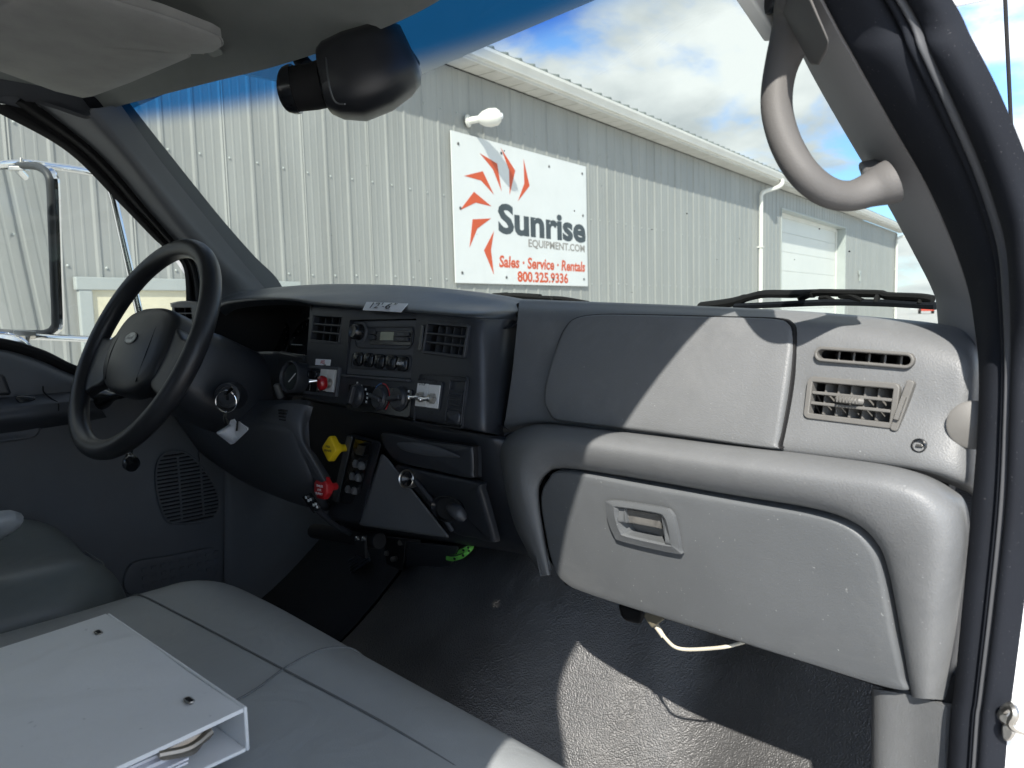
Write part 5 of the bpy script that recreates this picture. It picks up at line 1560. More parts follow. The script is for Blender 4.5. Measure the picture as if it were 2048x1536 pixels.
for P0, P1 in (((-0.9942, 0.612, 1.5754), (-0.9756, 0.61, 1.575)), ((-1.0175, 0.619, 1.5513), (-0.9969, 0.617, 1.5522)), ((-1.0446, 0.627, 1.5249), (-1.0234, 0.625, 1.5261))):
    for q in (P0, P1):
        g = G(); g.lathe([(0.0042, -0.004), (0.0042, 0.004), (0.003, 0.006), (0, 0.0062)], zframe(V(q) + V(0, 0.006, 0), (0.3, -1, 0.3)), 14, 1.5); obj('push_switch', g, 'button_grey', SW)
# air brake valves
def brake_knob(c, axis, outline, m, words, name, label, wm, stem=0.045):
    mz = zframe(c, axis)
    g = G(); g.lathe([(0.006, -stem), (0.006, -0.012), (0.009, -0.010), (0.010, 0.0)], mz, 16)
    g.pad([mz @ V(a, b, 0.010) for a, b in outline], V(axis), 0.012, 0.003, 0.001, 5)
    o = obj(name, g, m, DB, label=label)
    tl_ = mz.copy()
    up = V(0, 0, 1)
    z_ = V(axis).normalized()
    x_ = up.cross(z_).normalized()
    y_ = z_.cross(x_)
    tf = Matrix((x_, y_, z_)).transposed().to_4x4(); tf.translation = V(c) + z_ * 0.0112
    for k, wd_ in enumerate(words):
        obj('knob_lettering', text_mesh(wd_, tf @ Matrix.Translation((0, 0.003 - 0.006 * k, 0)), 0.0052, 0.0165 if len(wd_) > 4 else 0.010, 0.0001), wm, o, smooth=False)


ax_ = (0.18, -1.0, 0.12)
dia = [(0.74 * p_[0], 0.86 * p_[1]) for p_ in ((0.023, 0.0), (0.021, 0.004), (0.004, 0.021), (0, 0.023), (-0.004, 0.021), (-0.021, 0.004), (-0.023, 0), (-0.021, -0.004), (-0.004, -0.021), (0, -0.023), (0.004, -0.021), (0.021, -0.004))]
brake_knob((-1.0292, 0.6, 1.5982), ax_, dia, 'knob_yellow', ('PARK', 'BRAKE'), 'brake_knob', 'yellow diamond parking brake knob', 'ink')
octa = [(0.0165 * math.cos(R(22.5 + 45 * k)), 0.0185 * math.sin(R(22.5 + 45 * k))) for k in range(8)]
brake_knob((-1.0348, 0.585, 1.5381), ax_, octa, 'knob_red', ('TRAILER', 'AIR', 'SUPPLY'), 'brake_knob', 'red octagonal air supply knob', 'ink_white', 0.022)
# parking brake release lever under the dash
g = G(); g.hull6([(-1.0401, 0.548, 1.5292), (-1.0078, 0.546, 1.5416), (-0.9845, 0.55, 1.5226), (-1.0145, 0.552, 1.507), (-1.0553, 0.556, 1.5252), (-1.0226, 0.554, 1.5378), (-0.9988, 0.558, 1.5185), (-1.0292, 0.56, 1.5028)]); RL = obj('release_lever', g, 'black_gloss', DB, bevel=0.0015)
g = G(); g.tube(crom([(-1.0069, 0.554, 1.5141), (-1.0216, 0.575, 1.4955), (-1.0503, 0.61, 1.4682), (-1.0917, 0.66, 1.4373)], 14), 0.005, 8); obj('lever_arm', g, 'stack_black', RL)
g = G()
for k, q in enumerate([(-1.0248, 0.5465, 1.5311), (-1.0185, 0.547, 1.5274), (-1.0113, 0.5465, 1.5302), (-1.0068, 0.5485, 1.5222), (-1.0006, 0.5485, 1.5247), (-0.9975, 0.549, 1.5206)]):
    g.box(q, (0.004, 0.0012, 0.0035))
structure(obj('lever_symbols', g, 'ink_white', RL, smooth=False), 'stuff')
# steering column brackets below
g = G(); g.tube([(-1.2881, 0.7, 1.3938), (-1.1418, 0.68, 1.4176), (-1.0322, 0.68, 1.4309)], 0.014, 10); g.box((-1.0589, 0.66, 1.4233), (0.032, 0.006, 0.040)); CB = obj('column_bracket', g, 'black_matte', DB, bevel=0.002)
for q in [(-1.0543, 0.652, 1.4371), (-1.0346, 0.652, 1.4411)]:
    g = G(); g.lathe([(0.0045, 0), (0.0045, 0.004), (0.002, 0.005), (0, 0.005)], zframe(q, (0, -1, 0.1)), 10); obj('bolt', g, 'chrome', CB)
g = G(); g.hull6([(-1.08, 0.72, 1.418), (-0.9866, 0.7, 1.4372), (-1.0556, 0.74, 1.3584), (-1.1371, 0.76, 1.3474), (-1.17, 0.78, 1.3862), (-1.0993, 0.78, 1.3957), (-1.1412, 0.8, 1.3226), (-1.197, 0.8, 1.3235)]); PB = obj('pedal_bracket', g, 'black_matte', DB, bevel=0.003)
for q in [(-1.092, 0.735, 1.384), (-1.0742, 0.735, 1.3771), (-1.0593, 0.73, 1.3825), (-1.0138, 0.71, 1.425)]:
    g = G(); g.lathe([(0.0045, 0), (0.0045, 0.005), (0, 0.006)], zframe(q, (0, -1, 0.1)), 10); obj('bolt', g, 'steel_dull', PB)
g = G(); g.hull6([(-1.0008, 0.71, 1.4303), (-0.849, 0.7, 1.4559), (-0.9428, 0.76, 1.3898), (-1.1098, 0.78, 1.3315), (-1.1277, 0.8, 1.3834), (-0.9702, 0.8, 1.4067), (-1.042, 0.84, 1.3466), (-1.1951, 0.84, 1.2954)]); obj('under_dash_box', g, 'stack_black', DB, bevel=0.004)
# ------------------------------------------------------------------ steering wheel and column
WC = V(-1.297, 0.415, 1.765)
WNn = V(0.098, -0.888, 0.449).normalized()
WX = V(0, 0, 1).cross(WNn).normalized()
WY = WNn.cross(WX)
WM = Matrix((WX, WY, WNn)).transposed().to_4x4()
WM.translation = WC
SWH = thing('steering_wheel', 'black steering wheel with padded hub and small oval badge', 'steering wheel', WC)
RR = 0.178
g = G()
g.tube([WM @ V(RR * math.cos(2 * math.pi * k / 96), RR * math.sin(2 * math.pi * k / 96), 0) for k in range(96)], 0.0160, 18, closed=True)
obj('rim', g, 'wheel_black', SWH)
HUB = [(-0.100, 0.020), (-0.082, 0.052), (-0.04, 0.064), (0, 0.066), (0.04, 0.064), (0.082, 0.052), (0.100, 0.020), (0.104, -0.025), (0.092, -0.058), (0.05, -0.080), (0, -0.086), (-0.05, -0.080), (-0.092, -0.058), (-0.104, -0.025)]
g = G()
g.pad([WM @ V(a, b, -0.004) for a, b in HUB], WNn, 0.030, 0.012, 0.024, 12, smooth=72, fit=True)
HB_ = obj('hub_pad', g, 'wheel_black', SWH, angle=60)
for s_ in (-1, 1):
    g = G()                                   # horn panel seam lines on the hub
    hp = [(s_ * 0.046, 0.050), (s_ * 0.058, 0.020), (s_ * 0.063, -0.020), (s_ * 0.056, -0.066)]
    g.tube(crom([WM @ V(a, b, -0.0042 + 0.024 * (1 - 0.5 * (a / 0.106) ** 2 - 0.5 * ((b + 0.010) / 0.076) ** 2)) for a, b in hp], 24), 0.0009, 6)
    obj('horn_seam', g, 'black_matte', HB_)
    g = G()                                   # broad side spoke
    sp = [(s_ * 0.085, 0.028), (s_ * 0.130, 0.012), (s_ * 0.176, 0.012), (s_ * 0.172, -0.045), (s_ * 0.152, -0.092), (s_ * 0.120, -0.082), (s_ * 0.080, -0.058)]
    g.pad([WM @ V(a, b, 0.002) for a, b in (sp if s_ > 0 else sp[::-1])], WNn, 0.018, 0.007, 0.002, 6, smooth=48)
    obj('spoke', g, 'wheel_black', SWH, angle=60)
be = WM @ Matrix.Translation((0.0, 0.004, 0.0196))
g = G()
g.lathe([(0.0, 0), (0.0185, 0.0), (0.0190, 0.0018), (0.0172, 0.0026), (0.0165, 0.002), (0, 0.0024)], be, 40, 0.52)
bd = obj('badge', g, 'emblem', HB_)
g = G()
g.lathe([(0.0205, -0.002), (0.0205, 0.001), (0.0190, 0.0016)], be, 40, 0.54)
obj('badge_ring', g, 'black_gloss', HB_)
g = text_mesh('Ford', be @ Matrix.Translation((0, 0, 0.0024)), 0.010, 0.022, 0.0001, shear=0.4)
obj('badge_lettering', g, 'button_grey', HB_, smooth=False)

# column shroud, ignition lock and stalks
SC = thing('steering_column', 'black steering column shroud with ignition lock and stalks', 'steering column', WC - WNn * 0.2)
ax = -WNn
secs = []
for d, w, h, oy in ((0.018, 0.060, 0.060, 0.0), (0.035, 0.085, 0.085, 0.0), (0.055, 0.125, 0.128, -0.004), (0.10, 0.140, 0.150, -0.010), (0.16, 0.145, 0.155, -0.012), (0.25, 0.150, 0.155, -0.010)):
    secs.append([WM @ V(a, b + oy, -d) for a, b in rrect(w, h, min(w, h) * 0.32, 6)])
n_ = len(secs[0])
g = G()
vs = [q for s_ in secs for q in s_]
g.add(vs, [(j * n_ + k, j * n_ + (k + 1) % n_, (j + 1) * n_ + (k + 1) % n_, (j + 1) * n_ + k) for j in range(len(secs) - 1) for k in range(n_)] + [tuple(range(n_ - 1, -1, -1))])
obj('shroud', g, 'stack_black', SC, angle=50)
ia = V(0.80, -0.58, 0.12).normalized()
ip = V((-1.1867, 0.505, 1.6802))
g = G()
g.lathe([(0.024, -0.030), (0.0215, 0.0), (0.0195, 0.006), (0.015, 0.007), (0.0145, 0.002), (0, 0.002)], zframe(ip, ia), 28)
IG = obj('ignition_lock', g, 'stack_black', SC)
g = G(); g.box((0, 0, 0.004), (0.004, 0.014, 0.002), zframe(ip, ia)); obj('key_slot', g, 'black_gloss', IG)
g = G(); g.tube(crom([(-1.4, 0.42, 1.6155), (-1.3853, 0.41, 1.5832), (-1.3426, 0.4, 1.5596)], 12), [0.006] * 8 + [0.008, 0.013, 0.014, 0.009], 14); obj('tilt_lever', g, 'black_gloss', SC)
g = G(); g.tube(crom([(-1.5337, 0.5, 1.6762), (-1.5842, 0.46, 1.6623), (-1.6267, 0.44, 1.6547), (-1.6584, 0.43, 1.6476)], 16), [0.008] * 7 + [0.010, 0.014, 0.018, 0.021, 0.022, 0.022, 0.020, 0.015, 0.006], 16); obj('turn_signal_stalk', g, 'black_gloss', SC)

# keys hanging from the lock
KR = thing('key_ring', 'split ring with ignition key and white square tag hanging at the column', 'keys', (-1.1483, 0.485, 1.6765))
g = G()
kc = V((-1.1366, 0.48, 1.677))
kx, ky = V(0.72, 0.69, 0).normalized(), V(0, 0, 1)
g.tube([kc + kx * (0.0162 * math.cos(2 * math.pi * k / 40)) + ky * (0.0168 * math.sin(2 * math.pi * k / 40)) for k in range(40)], 0.0011, 8, closed=True)
obj('ring', g, 'chrome', KR)
g = G(); g.hull6([(-1.1241, 0.484, 1.7014), (-1.114, 0.484, 1.6973), (-1.1307, 0.478, 1.6853), (-1.1395, 0.478, 1.6879), (-1.1311, 0.487, 1.7008), (-1.1209, 0.487, 1.6967), (-1.1378, 0.481, 1.6846), (-1.1466, 0.481, 1.6872)]); obj('key', g, 'key_brass', KR, bevel=0.0006)
g = G(); g.tube(crom([(-1.1324, 0.478, 1.6612), (-1.137, 0.478, 1.6546), (-1.1284, 0.477, 1.6477), (-1.123, 0.476, 1.6436)], 10), 0.0013, 6); g.tube(crom([(-1.1403, 0.479, 1.6605), (-1.1473, 0.479, 1.6505), (-1.1424, 0.478, 1.6432)], 8), 0.0009, 6); obj('clip', g, 'steel_dull', KR)
TG = [(-1.1594, 0.474, 1.6288), (-1.1165, 0.474, 1.6444), (-1.1102, 0.474, 1.6511), (-1.0974, 0.474, 1.6537), (-1.091, 0.474, 1.6497), (-1.0804, 0.474, 1.6514), (-1.0528, 0.474, 1.6434), (-1.055, 0.474, 1.6395), (-1.1028, 0.474, 1.6158), (-1.1156, 0.474, 1.6129), (-1.1579, 0.474, 1.6258)]
g = G(); g.pad([V(q) for q in TG], (0.6, -0.8, 0.0), 0.0016, 0.0004); tg_ = obj('tag', g, 'label_white', KR)
g = G(); g.hull6([(-1.0857, 0.4725, 1.6511), (-1.0787, 0.4725, 1.6517), (-1.0842, 0.4725, 1.6369), (-1.0912, 0.4725, 1.6362), (-1.0864, 0.4728, 1.651), (-1.0794, 0.4728, 1.6516), (-1.0849, 0.4728, 1.6368), (-1.0919, 0.4728, 1.6361)]); obj('tag_slot', g, 'ink', KR)
tf, tw_, th_ = quad_frame((-1.1362, 0.4722, 1.6305), (-1.1061, 0.4722, 1.6379), (-1.083, 0.4722, 1.628), (-1.1104, 0.4722, 1.6206))
tf2, w2, h2 = quad_frame((-1.1387, 0.4718, 1.6318), (-1.0967, 0.4718, 1.6236), (-1.1083, 0.4718, 1.6163), (-1.1508, 0.4718, 1.626))
for k in range(4):
    g = G(); g.box((0.0, 0.0024 - 0.0016 * k, 0.0002), (0.017 - 0.002 * (k % 2), 0.0006, 0.0002), tf2); obj('tag_print', g, 'ink_red', KR, smooth=False)

# handwritten tape label on the hood
g = G()
g.patch([[(-0.9592, 0.6265, 1.8238), (-0.9063, 0.6265, 1.8212), (-0.8556, 0.6265, 1.8183)], [(-0.942, 0.6115, 1.8176), (-0.8923, 0.6115, 1.8153), (-0.8436, 0.6115, 1.8124)], [(-0.9299, 0.6, 1.8114), (-0.8821, 0.6, 1.8093), (-0.8361, 0.6, 1.8066)]], 14, 10, 0.0006, (0, -0.5, 1))
tl_o = tag(rebase(obj('tape_label', g, 'label_white'), (-0.9004, 0.617, 1.8154)), 'white tape label with a handwritten height on the dashboard hood', 'label')
LROW = [[(-0.9299, 0.6, 1.8114), (-0.8821, 0.6, 1.8093), (-0.8361, 0.6, 1.8066)], [(-0.942, 0.6115, 1.8176), (-0.8923, 0.6115, 1.8153), (-0.8436, 0.6115, 1.8124)], [(-0.9592, 0.6265, 1.8238), (-0.9063, 0.6265, 1.8212), (-0.8556, 0.6265, 1.8183)]]


def label_pt(u, v):
    r_ = [crom(q, 41)[int(round(u * 40))] for q in LROW]
    return crom(r_, 41)[int(round(v * 40))] + V(0, -0.0006, 0.0012)


g = text_mesh("12'-6\"", Matrix.Identity(4), 1.0, 1.0, 0.0, shear=0.1)
x0_ = min(q.x for q in g.v); y0_ = min(q.y for q in g.v); y1_ = max(q.y for q in g.v)
g.v = [label_pt(0.17 + 0.62 * (q.x - x0_), 0.16 + 0.72 * (q.y - y0_) / (y1_ - y0_)) for q in g.v]
lt = obj('handwriting', g, 'ink', tl_o, smooth=False)

# ------------------------------------------------------------------ seats


def cushion(rows_yz, xs, corner, name, m, parent):
    """rows_yz front-to-back profile; xs list of (x, drop, pull) columns"""
    net = []
    for (y, z) in rows_yz:
        net.append([V(x, y - pull * max(0.0, min(1.0, (y - corner) / 0.25)), z - drop) for (x, drop, pull) in xs])
    g = G()
    g.patch(net, 70, 60, 0.02, (0, 0.2, 1))
    return obj(name, g, m, parent, angle=80)


BS = thing('passenger_bench_seat', 'grey vinyl passenger bench seat with binders lying on it', 'seat', (-0.65, 0.1, 1.06))
prof = [(0.36, 1.12), (0.425, 1.20), (0.452, 1.30), (0.452, 1.385), (0.430, 1.428), (0.385, 1.449), (0.33, 1.450), (0.20, 1.446), (0.0, 1.443), (-0.20, 1.438), (-0.38, 1.43)]
cols = [(-1.088, 0.26, 0.075), (-1.086, 0.11, 0.06), (-1.072, 0.035, 0.035), (-1.035, 0.004, 0.010), (-0.92, 0.0, 0.0), (-0.66, 0.0, 0.0), (-0.40, 0.0, 0.0), (-0.27, 0.006, 0.006), (-0.235, 0.04, 0.03), (-0.225, 0.12, 0.05)]
cushion(prof, cols, 0.20, 'cushion', 'seat_vinyl', BS)


def seam_line(pts, m, parent, r=0.0011, n=40):
    g = G()
    g.tube(crom(pts, n), r, 6)
    return obj('seam', g, m, parent)


seam_line([(-1.07, 0.30, 1.4155), (-1.035, 0.302, 1.4465), (-0.92, 0.312, 1.4505), (-0.70, 0.330, 1.4510), (-0.50, 0.345, 1.4510), (-0.28, 0.350, 1.446)], 'stitch', BS)
seam_line([(-0.655, 0.22, 1.4470), (-0.668, 0.29, 1.4500), (-0.688, 0.335, 1.4510), (-0.70, 0.385, 1.4495), (-0.71, 0.4305, 1.4285), (-0.715, 0.4525, 1.385), (-0.718, 0.4525, 1.30)], 'stitch', BS)
g = G(); g.patch([[(-1.06, -0.28, 1.40), (-0.66, -0.26, 1.40), (-0.24, -0.28, 1.40)], [(-1.06, -0.30, 1.55), (-0.66, -0.26, 1.55), (-0.24, -0.30, 1.55)], [(-1.04, -0.38, 1.90), (-0.66, -0.35, 1.92), (-0.26, -0.38, 1.90)], [(-1.0, -0.47, 2.0), (-0.66, -0.47, 2.02), (-0.30, -0.47, 2.0)], [(-1.06, -0.52, 1.4), (-0.66, -0.52, 1.4), (-0.24, -0.52, 1.4)]], 24, 30, 0.02, (0, 1, 0))
obj('backrest', g, 'seat_vinyl', BS)
g = G(); g.box((-0.65, 0.05, 1.13), (0.72, 0.60, 0.10)); obj('base', g, 'black_matte', BS, bevel=0.01)

DS = thing('driver_seat', 'grey vinyl driver seat with stitched side bolster beyond the bench', 'seat', (-1.36, 0.05, 1.06))
prof = [(0.30, 1.158), (0.335, 1.238), (0.348, 1.318), (0.345, 1.383), (0.325, 1.433), (0.28, 1.464), (0.21, 1.470), (0.10, 1.464), (-0.1, 1.454), (-0.35, 1.438)]
cols = [(-1.60, 0.16, 0.04), (-1.592, 0.06, 0.03), (-1.56, 0.012, 0.012), (-1.50, 0.0, 0.0), (-1.36, 0.010, 0.0), (-1.22, 0.002, 0.004), (-1.165, 0.008, 0.020), (-1.130, 0.036, 0.045), (-1.118, 0.075, 0.06), (-1.114, 0.17, 0.07)]
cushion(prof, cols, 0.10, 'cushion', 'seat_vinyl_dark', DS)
seam_line([(-1.133, -0.2, 1.4240), (-1.126, 0.0, 1.4300), (-1.128, 0.12, 1.4330), (-1.145, 0.22, 1.4350), (-1.185, 0.285, 1.4330), (-1.26, 0.325, 1.4280), (-1.40, 0.334, 1.4200)], 'stitch', DS)
seam_line([(-1.50, 0.215, 1.4715), (-1.36, 0.205, 1.4625), (-1.25, 0.18, 1.4700), (-1.185, 0.14, 1.4600), (-1.14, 0.10, 1.4390)], 'stitch', DS)
seam_line([(-1.23, -0.2, 1.4580), (-1.235, 0.0, 1.4650), (-1.24, 0.18, 1.4695)], 'stitch', DS)
g = G(); g.patch([[(-1.58, -0.28, 1.42), (-1.36, -0.25, 1.42), (-1.13, -0.28, 1.42)], [(-1.58, -0.32, 1.60), (-1.36, -0.27, 1.60), (-1.13, -0.32, 1.60)], [(-1.54, -0.42, 1.95), (-1.36, -0.38, 1.97), (-1.17, -0.42, 1.95)], [(-1.50, -0.50, 2.06), (-1.36, -0.50, 2.08), (-1.21, -0.50, 2.06)], [(-1.58, -0.55, 1.42), (-1.36, -0.55, 1.42), (-1.13, -0.55, 1.42)]], 20, 28, 0.02, (0, 1, 0))
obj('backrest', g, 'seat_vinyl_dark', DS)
g = G(); g.box((-1.36, 0.0, 1.14), (0.40, 0.5, 0.12)); obj('base', g, 'black_matte', DS, bevel=0.01)
g = G(); g.tube(crom([(-1.1906, 0.1511, 1.52), (-1.2037, 0.1703, 1.53), (-1.1952, 0.1861, 1.535), (-1.2038, 0.1953, 1.53)], 12), [0.03] * 8 + [0.029, 0.027, 0.022, 0.012], 16, flat=0.6); obj('armrest', g, 'seat_vinyl', DS)

# ------------------------------------------------------------------ white binders on the bench
def binder(o, u, wlen, hlen, z, thick, label, name, papers=True, rings=True):
    """o: front-left corner of the spine; u: direction of the spine; covers run back from it"""
    u = V(u[0], u[1], 0).normalized()
    v = V(u.y, -u.x, 0)
    T = thing(name, label, 'binder', (o[0], o[1], z))
    O = V(o[0], o[1], z)
    def P(a, b, c):
        return O + u * a + v * b + V(0, 0, c)
    t = 0.0032
    th2 = thick * 0.86
    g = G(); g.hull6([P(0, 0.003, 0), P(wlen, 0.003, 0), P(wlen, hlen, 0), P(0, hlen, 0), P(0, 0.003, t), P(wlen, 0.003, t), P(wlen, hlen, t), P(0, hlen, t)]); obj('back_cover', g, 'binder_white', T, bevel=0.0022, segs=3)
    g = G()                                    # top cover, slightly sagging
    rows = []
    for b in (0.0, 0.06, 0.16, 0.24, hlen):
        f = b / hlen
        rows.append([P(a, 0.004 + b, thick + (th2 - thick) * f - 0.0035 * math.sin(f * 3.1) + 0.0012 * math.sin(a * 22 + b * 9)) for a in (0.0, wlen * 0.33, wlen * 0.66, wlen)])
    g.patch(rows, 24, 24, t, (0, 0, 1)); obj('front_cover', g, 'binder_white', T, angle=50)
    g = G(); g.hull6([P(0, 0, 0), P(wlen, 0, 0), P(wlen, t, 0), P(0, t, 0), P(0, 0, thick), P(wlen, 0, thick), P(wlen, t, thick), P(0, t, thick)]); obj('spine', g, 'binder_white', T, bevel=0.0022, segs=3)
    if papers:
        nl = 9
        for k in range(nl):
            g = G()
            c0 = t + 0.002 + (th2 - 2 * t - 0.006) * k / nl
            hgt = (th2 - 2 * t - 0.006) / nl * 0.82
            e = random.uniform(-0.006, 0.002)
            rows = [[P(0.012, 0.045, c0 + 0.002), P(wlen - 0.008 + e, 0.045, c0 + 0.002)], [P(0.012, 0.13, c0 + 0.001), P(wlen - 0.008 + e, 0.13, c0 + 0.001)], [P(0.012, hlen - 0.012, c0), P(wlen - 0.008 + e, hlen - 0.012, c0)]]
            g.patch(rows, 3, 8, hgt, (0, 0, -1)); obj('paper_sheaf', g, 'paper', T)
    if rings:
        for a in (0.045, wlen - 0.045):
            g = G()
            mm = frame(P(a, 0.026, thick + 0.0005 - 0.0018), u, (0, 0, 1))
            g.prism([mm @ V(q[0], q[1], 0) for q in rrect(0.0095, 0.0036, 0.0017, 4)], (0, 0, 0.0022)); rv = obj('rivet_hole', g, 'black_matte', T)
            g = G(); lo_ = [mm @ V(q[0], q[1], 0.0015) for q in rrect(0.0108, 0.0048, 0.0023, 4)]
            g.tube(lo_, 0.0008, 6, closed=True); obj('rivet_ring', g, 'steel_dull', T)
        g = G()
        a = wlen - 0.002
        q_ = [P(a, 0.034, thick * 0.86), P(a, 0.062, thick * 0.80), P(a, 0.066, thick * 0.62), P(a, 0.056, thick * 0.50), P(a, 0.042, thick * 0.42), P(a, 0.035, thick * 0.55), P(a, 0.028, thick * 0.66)]
        g.pad(q_, u, 0.005, 0.002, 0.003, 6, smooth=36); CLP = obj('ring_booster', g, 'clip_metal', T)
        g = G(); g.tube(crom([P(a + 0.002, 0.030, thick * 0.80), P(a + 0.006, 0.048, thick * 0.72), P(a + 0.002, 0.068, thick * 0.78)], 12), 0.003, 8); obj('lever', g, 'clip_metal', T)
    return T


binder((-0.838, 0.218), (1.0, 0.055), 0.290, 0.285, 1.4660, 0.036, 'thick white ring binder on the bench with papers and metal clip showing', 'ring_binder')
binder((-0.785, 0.243), (1.0, -0.17), 0.27, 0.28, 1.4525, 0.0115, 'thin white folder sticking out beneath the thick ring binder', 'folder', papers=False, rings=False)

# ------------------------------------------------------------------ driver's door
DD = thing('driver_door', 'closed dark grey driver door with armrest and slotted speaker grille', 'door', (-1.70, 0.2, 1.0))
g = G()
g.patch([
    [(-1.7, 0.1995, 1.7711), (-1.7, 0.2903, 1.763), (-1.7, 0.3543, 1.7383), (-1.7, 0.4176, 1.7041), (-1.7, 0.5144, 1.6694), (-1.7, 0.6292, 1.6451), (-1.7, 0.6813, 1.6232)],
    [(-1.668, 0.1959, 1.7734), (-1.668, 0.2845, 1.7591), (-1.668, 0.3472, 1.7337), (-1.668, 0.4093, 1.7), (-1.668, 0.5045, 1.6678), (-1.668, 0.617, 1.6426), (-1.668, 0.6685, 1.6265)],
    [(-1.645, 0.192, 1.7589), (-1.645, 0.2795, 1.745), (-1.645, 0.3413, 1.7195), (-1.645, 0.4028, 1.6887), (-1.648, 0.4978, 1.6601), (-1.65, 0.6096, 1.6335), (-1.655, 0.6733, 1.61)],
    [(-1.64, 0.1856, 1.6847), (-1.64, 0.2741, 1.6857), (-1.64, 0.3374, 1.68), (-1.642, 0.4006, 1.6694), (-1.648, 0.4967, 1.6447), (-1.655, 0.6093, 1.6004), (-1.66, 0.6841, 1.5689)],
    [(-1.655, 0.1811, 1.604), (-1.655, 0.2704, 1.6012), (-1.655, 0.3345, 1.5976), (-1.655, 0.3984, 1.5923), (-1.658, 0.4941, 1.561), (-1.66, 0.6062, 1.5234), (-1.665, 0.6929, 1.493)],
    [(-1.66, 0.1733, 1.4961), (-1.66, 0.2631, 1.493), (-1.66, 0.3274, 1.486), (-1.66, 0.3915, 1.4792), (-1.66, 0.4875, 1.4565), (-1.66, 0.6001, 1.4302), (-1.665, 0.6898, 1.4069)],
    [(-1.655, 0.1482, 1.1814), (-1.655, 0.2385, 1.1777), (-1.655, 0.3043, 1.1849), (-1.655, 0.3692, 1.1839), (-1.655, 0.4666, 1.1738), (-1.655, 0.5806, 1.1605), (-1.66, 0.6693, 1.1497)],
], 60, 50, 0.02, (1, 0, 0))
obj('door_trim', g, 'door_panel_grey', DD, angle=60)
g = G()
g.tube(crom([(-1.672, 0.1969, 1.7804), (-1.672, 0.2859, 1.7692), (-1.672, 0.3489, 1.7451), (-1.672, 0.4109, 1.7077), (-1.672, 0.5064, 1.6778), (-1.672, 0.6197, 1.6619)], 40), 0.013, 10, flat=0.7)
obj('window_seal', g, 'black_matte', DD)
g = G()
g.patch([[(-1.655, 0.1868, 1.6766), (-1.655, 0.276, 1.6754), (-1.655, 0.3403, 1.6761), (-1.655, 0.4088, 1.6758), (-1.655, 0.4583, 1.6725)], [(-1.605, 0.1795, 1.6598), (-1.605, 0.2661, 1.6594), (-1.605, 0.3286, 1.6603), (-1.612, 0.3967, 1.6588), (-1.63, 0.441, 1.6554)], [(-1.598, 0.1779, 1.6493), (-1.598, 0.2642, 1.6493), (-1.598, 0.3265, 1.6517), (-1.606, 0.3947, 1.6517), (-1.628, 0.4381, 1.6488)], [(-1.6, 0.1763, 1.6259), (-1.6, 0.263, 1.6293), (-1.6, 0.3252, 1.6293), (-1.608, 0.3937, 1.6304), (-1.63, 0.4392, 1.6296)], [(-1.655, 0.181, 1.6022), (-1.655, 0.2705, 1.603), (-1.655, 0.335, 1.6043), (-1.655, 0.4039, 1.6076), (-1.655, 0.4541, 1.6118)]], 30, 24, 0.01, (1, 0, 0.5))
AR = obj('armrest', g, 'lower_grey', DD, angle=45)
g = G(); g.tube(crom([(-1.64, 0.3429, 1.6872), (-1.636, 0.3428, 1.675), (-1.612, 0.3498, 1.6634), (-1.602, 0.3569, 1.6558), (-1.598, 0.3558, 1.6411)], 14), 0.0014, 6); obj('armrest_joint', g, 'black_matte', AR)
g = G(); g.pad([(-1.612, 0.2928, 1.6718), (-1.62, 0.3048, 1.6747), (-1.614, 0.3245, 1.6676), (-1.606, 0.3011, 1.6612)], (1, 0, 0.6), 0.004, 0.001, smooth=24); obj('switch_well', g, 'black_gloss', AR)
g = G(); g.hull6([(-1.632, 0.245, 1.7176), (-1.632, 0.2811, 1.7149), (-1.632, 0.2906, 1.6754), (-1.632, 0.242, 1.6781), (-1.65, 0.2477, 1.7167), (-1.65, 0.2842, 1.714), (-1.65, 0.2938, 1.674), (-1.65, 0.2446, 1.6768)]); obj('door_pull', g, 'stack_black', DD, bevel=0.006)
g = G(); g.pad([(-1.646, 0.2252, 1.6262), (-1.646, 0.2942, 1.6254), (-1.648, 0.3349, 1.6223), (-1.648, 0.3352, 1.6049), (-1.648, 0.3209, 1.5895), (-1.646, 0.2678, 1.5875), (-1.646, 0.2225, 1.5901)], (1, 0, 0), 0.012, 0.005, -0.006, 8, smooth=40); obj('grab_pocket', g, 'door_panel_grey', DD, angle=60)
# speaker grille
SGO = [(-1.652, 0.5439, 1.5066), (-1.652, 0.5614, 1.5244), (-1.652, 0.5822, 1.5256), (-1.652, 0.6069, 1.5154), (-1.652, 0.6361, 1.4809), (-1.652, 0.6579, 1.4399), (-1.652, 0.6679, 1.4016), (-1.652, 0.6592, 1.3713), (-1.652, 0.6339, 1.3607), (-1.652, 0.5802, 1.3667), (-1.652, 0.5558, 1.3775), (-1.652, 0.5435, 1.4095), (-1.652, 0.537, 1.4647)]
so = crom(SGO, 80, True)
g = G(); g.pad(so, (1, 0, 0), 0.008, 0.001, 0.0, 6); SPK = obj('speaker_grille', g, 'black_matte', DD)
zs = [q.z for q in so]
z0_, z1_ = min(zs) + 0.004, max(zs) - 0.004
for k in range(20):
    z = z0_ + (z1_ - z0_) * k / 19
    ys = []
    for a, b in zip(so, so[1:] + so[:1]):
        if (a.z - z) * (b.z - z) <= 0 and abs(a.z - b.z) > 1e-9:
            ys.append(a.y + (b.y - a.y) * (z - a.z) / (b.z - a.z))
    if len(ys) < 2:
        continue
    g = G(); g.box((-1.6495, (min(ys) + max(ys)) / 2, z), (0.005, max(ys) - min(ys), 0.0042)); obj('slat', g, 'door_panel_grey', SPK, bevel=0.0008)
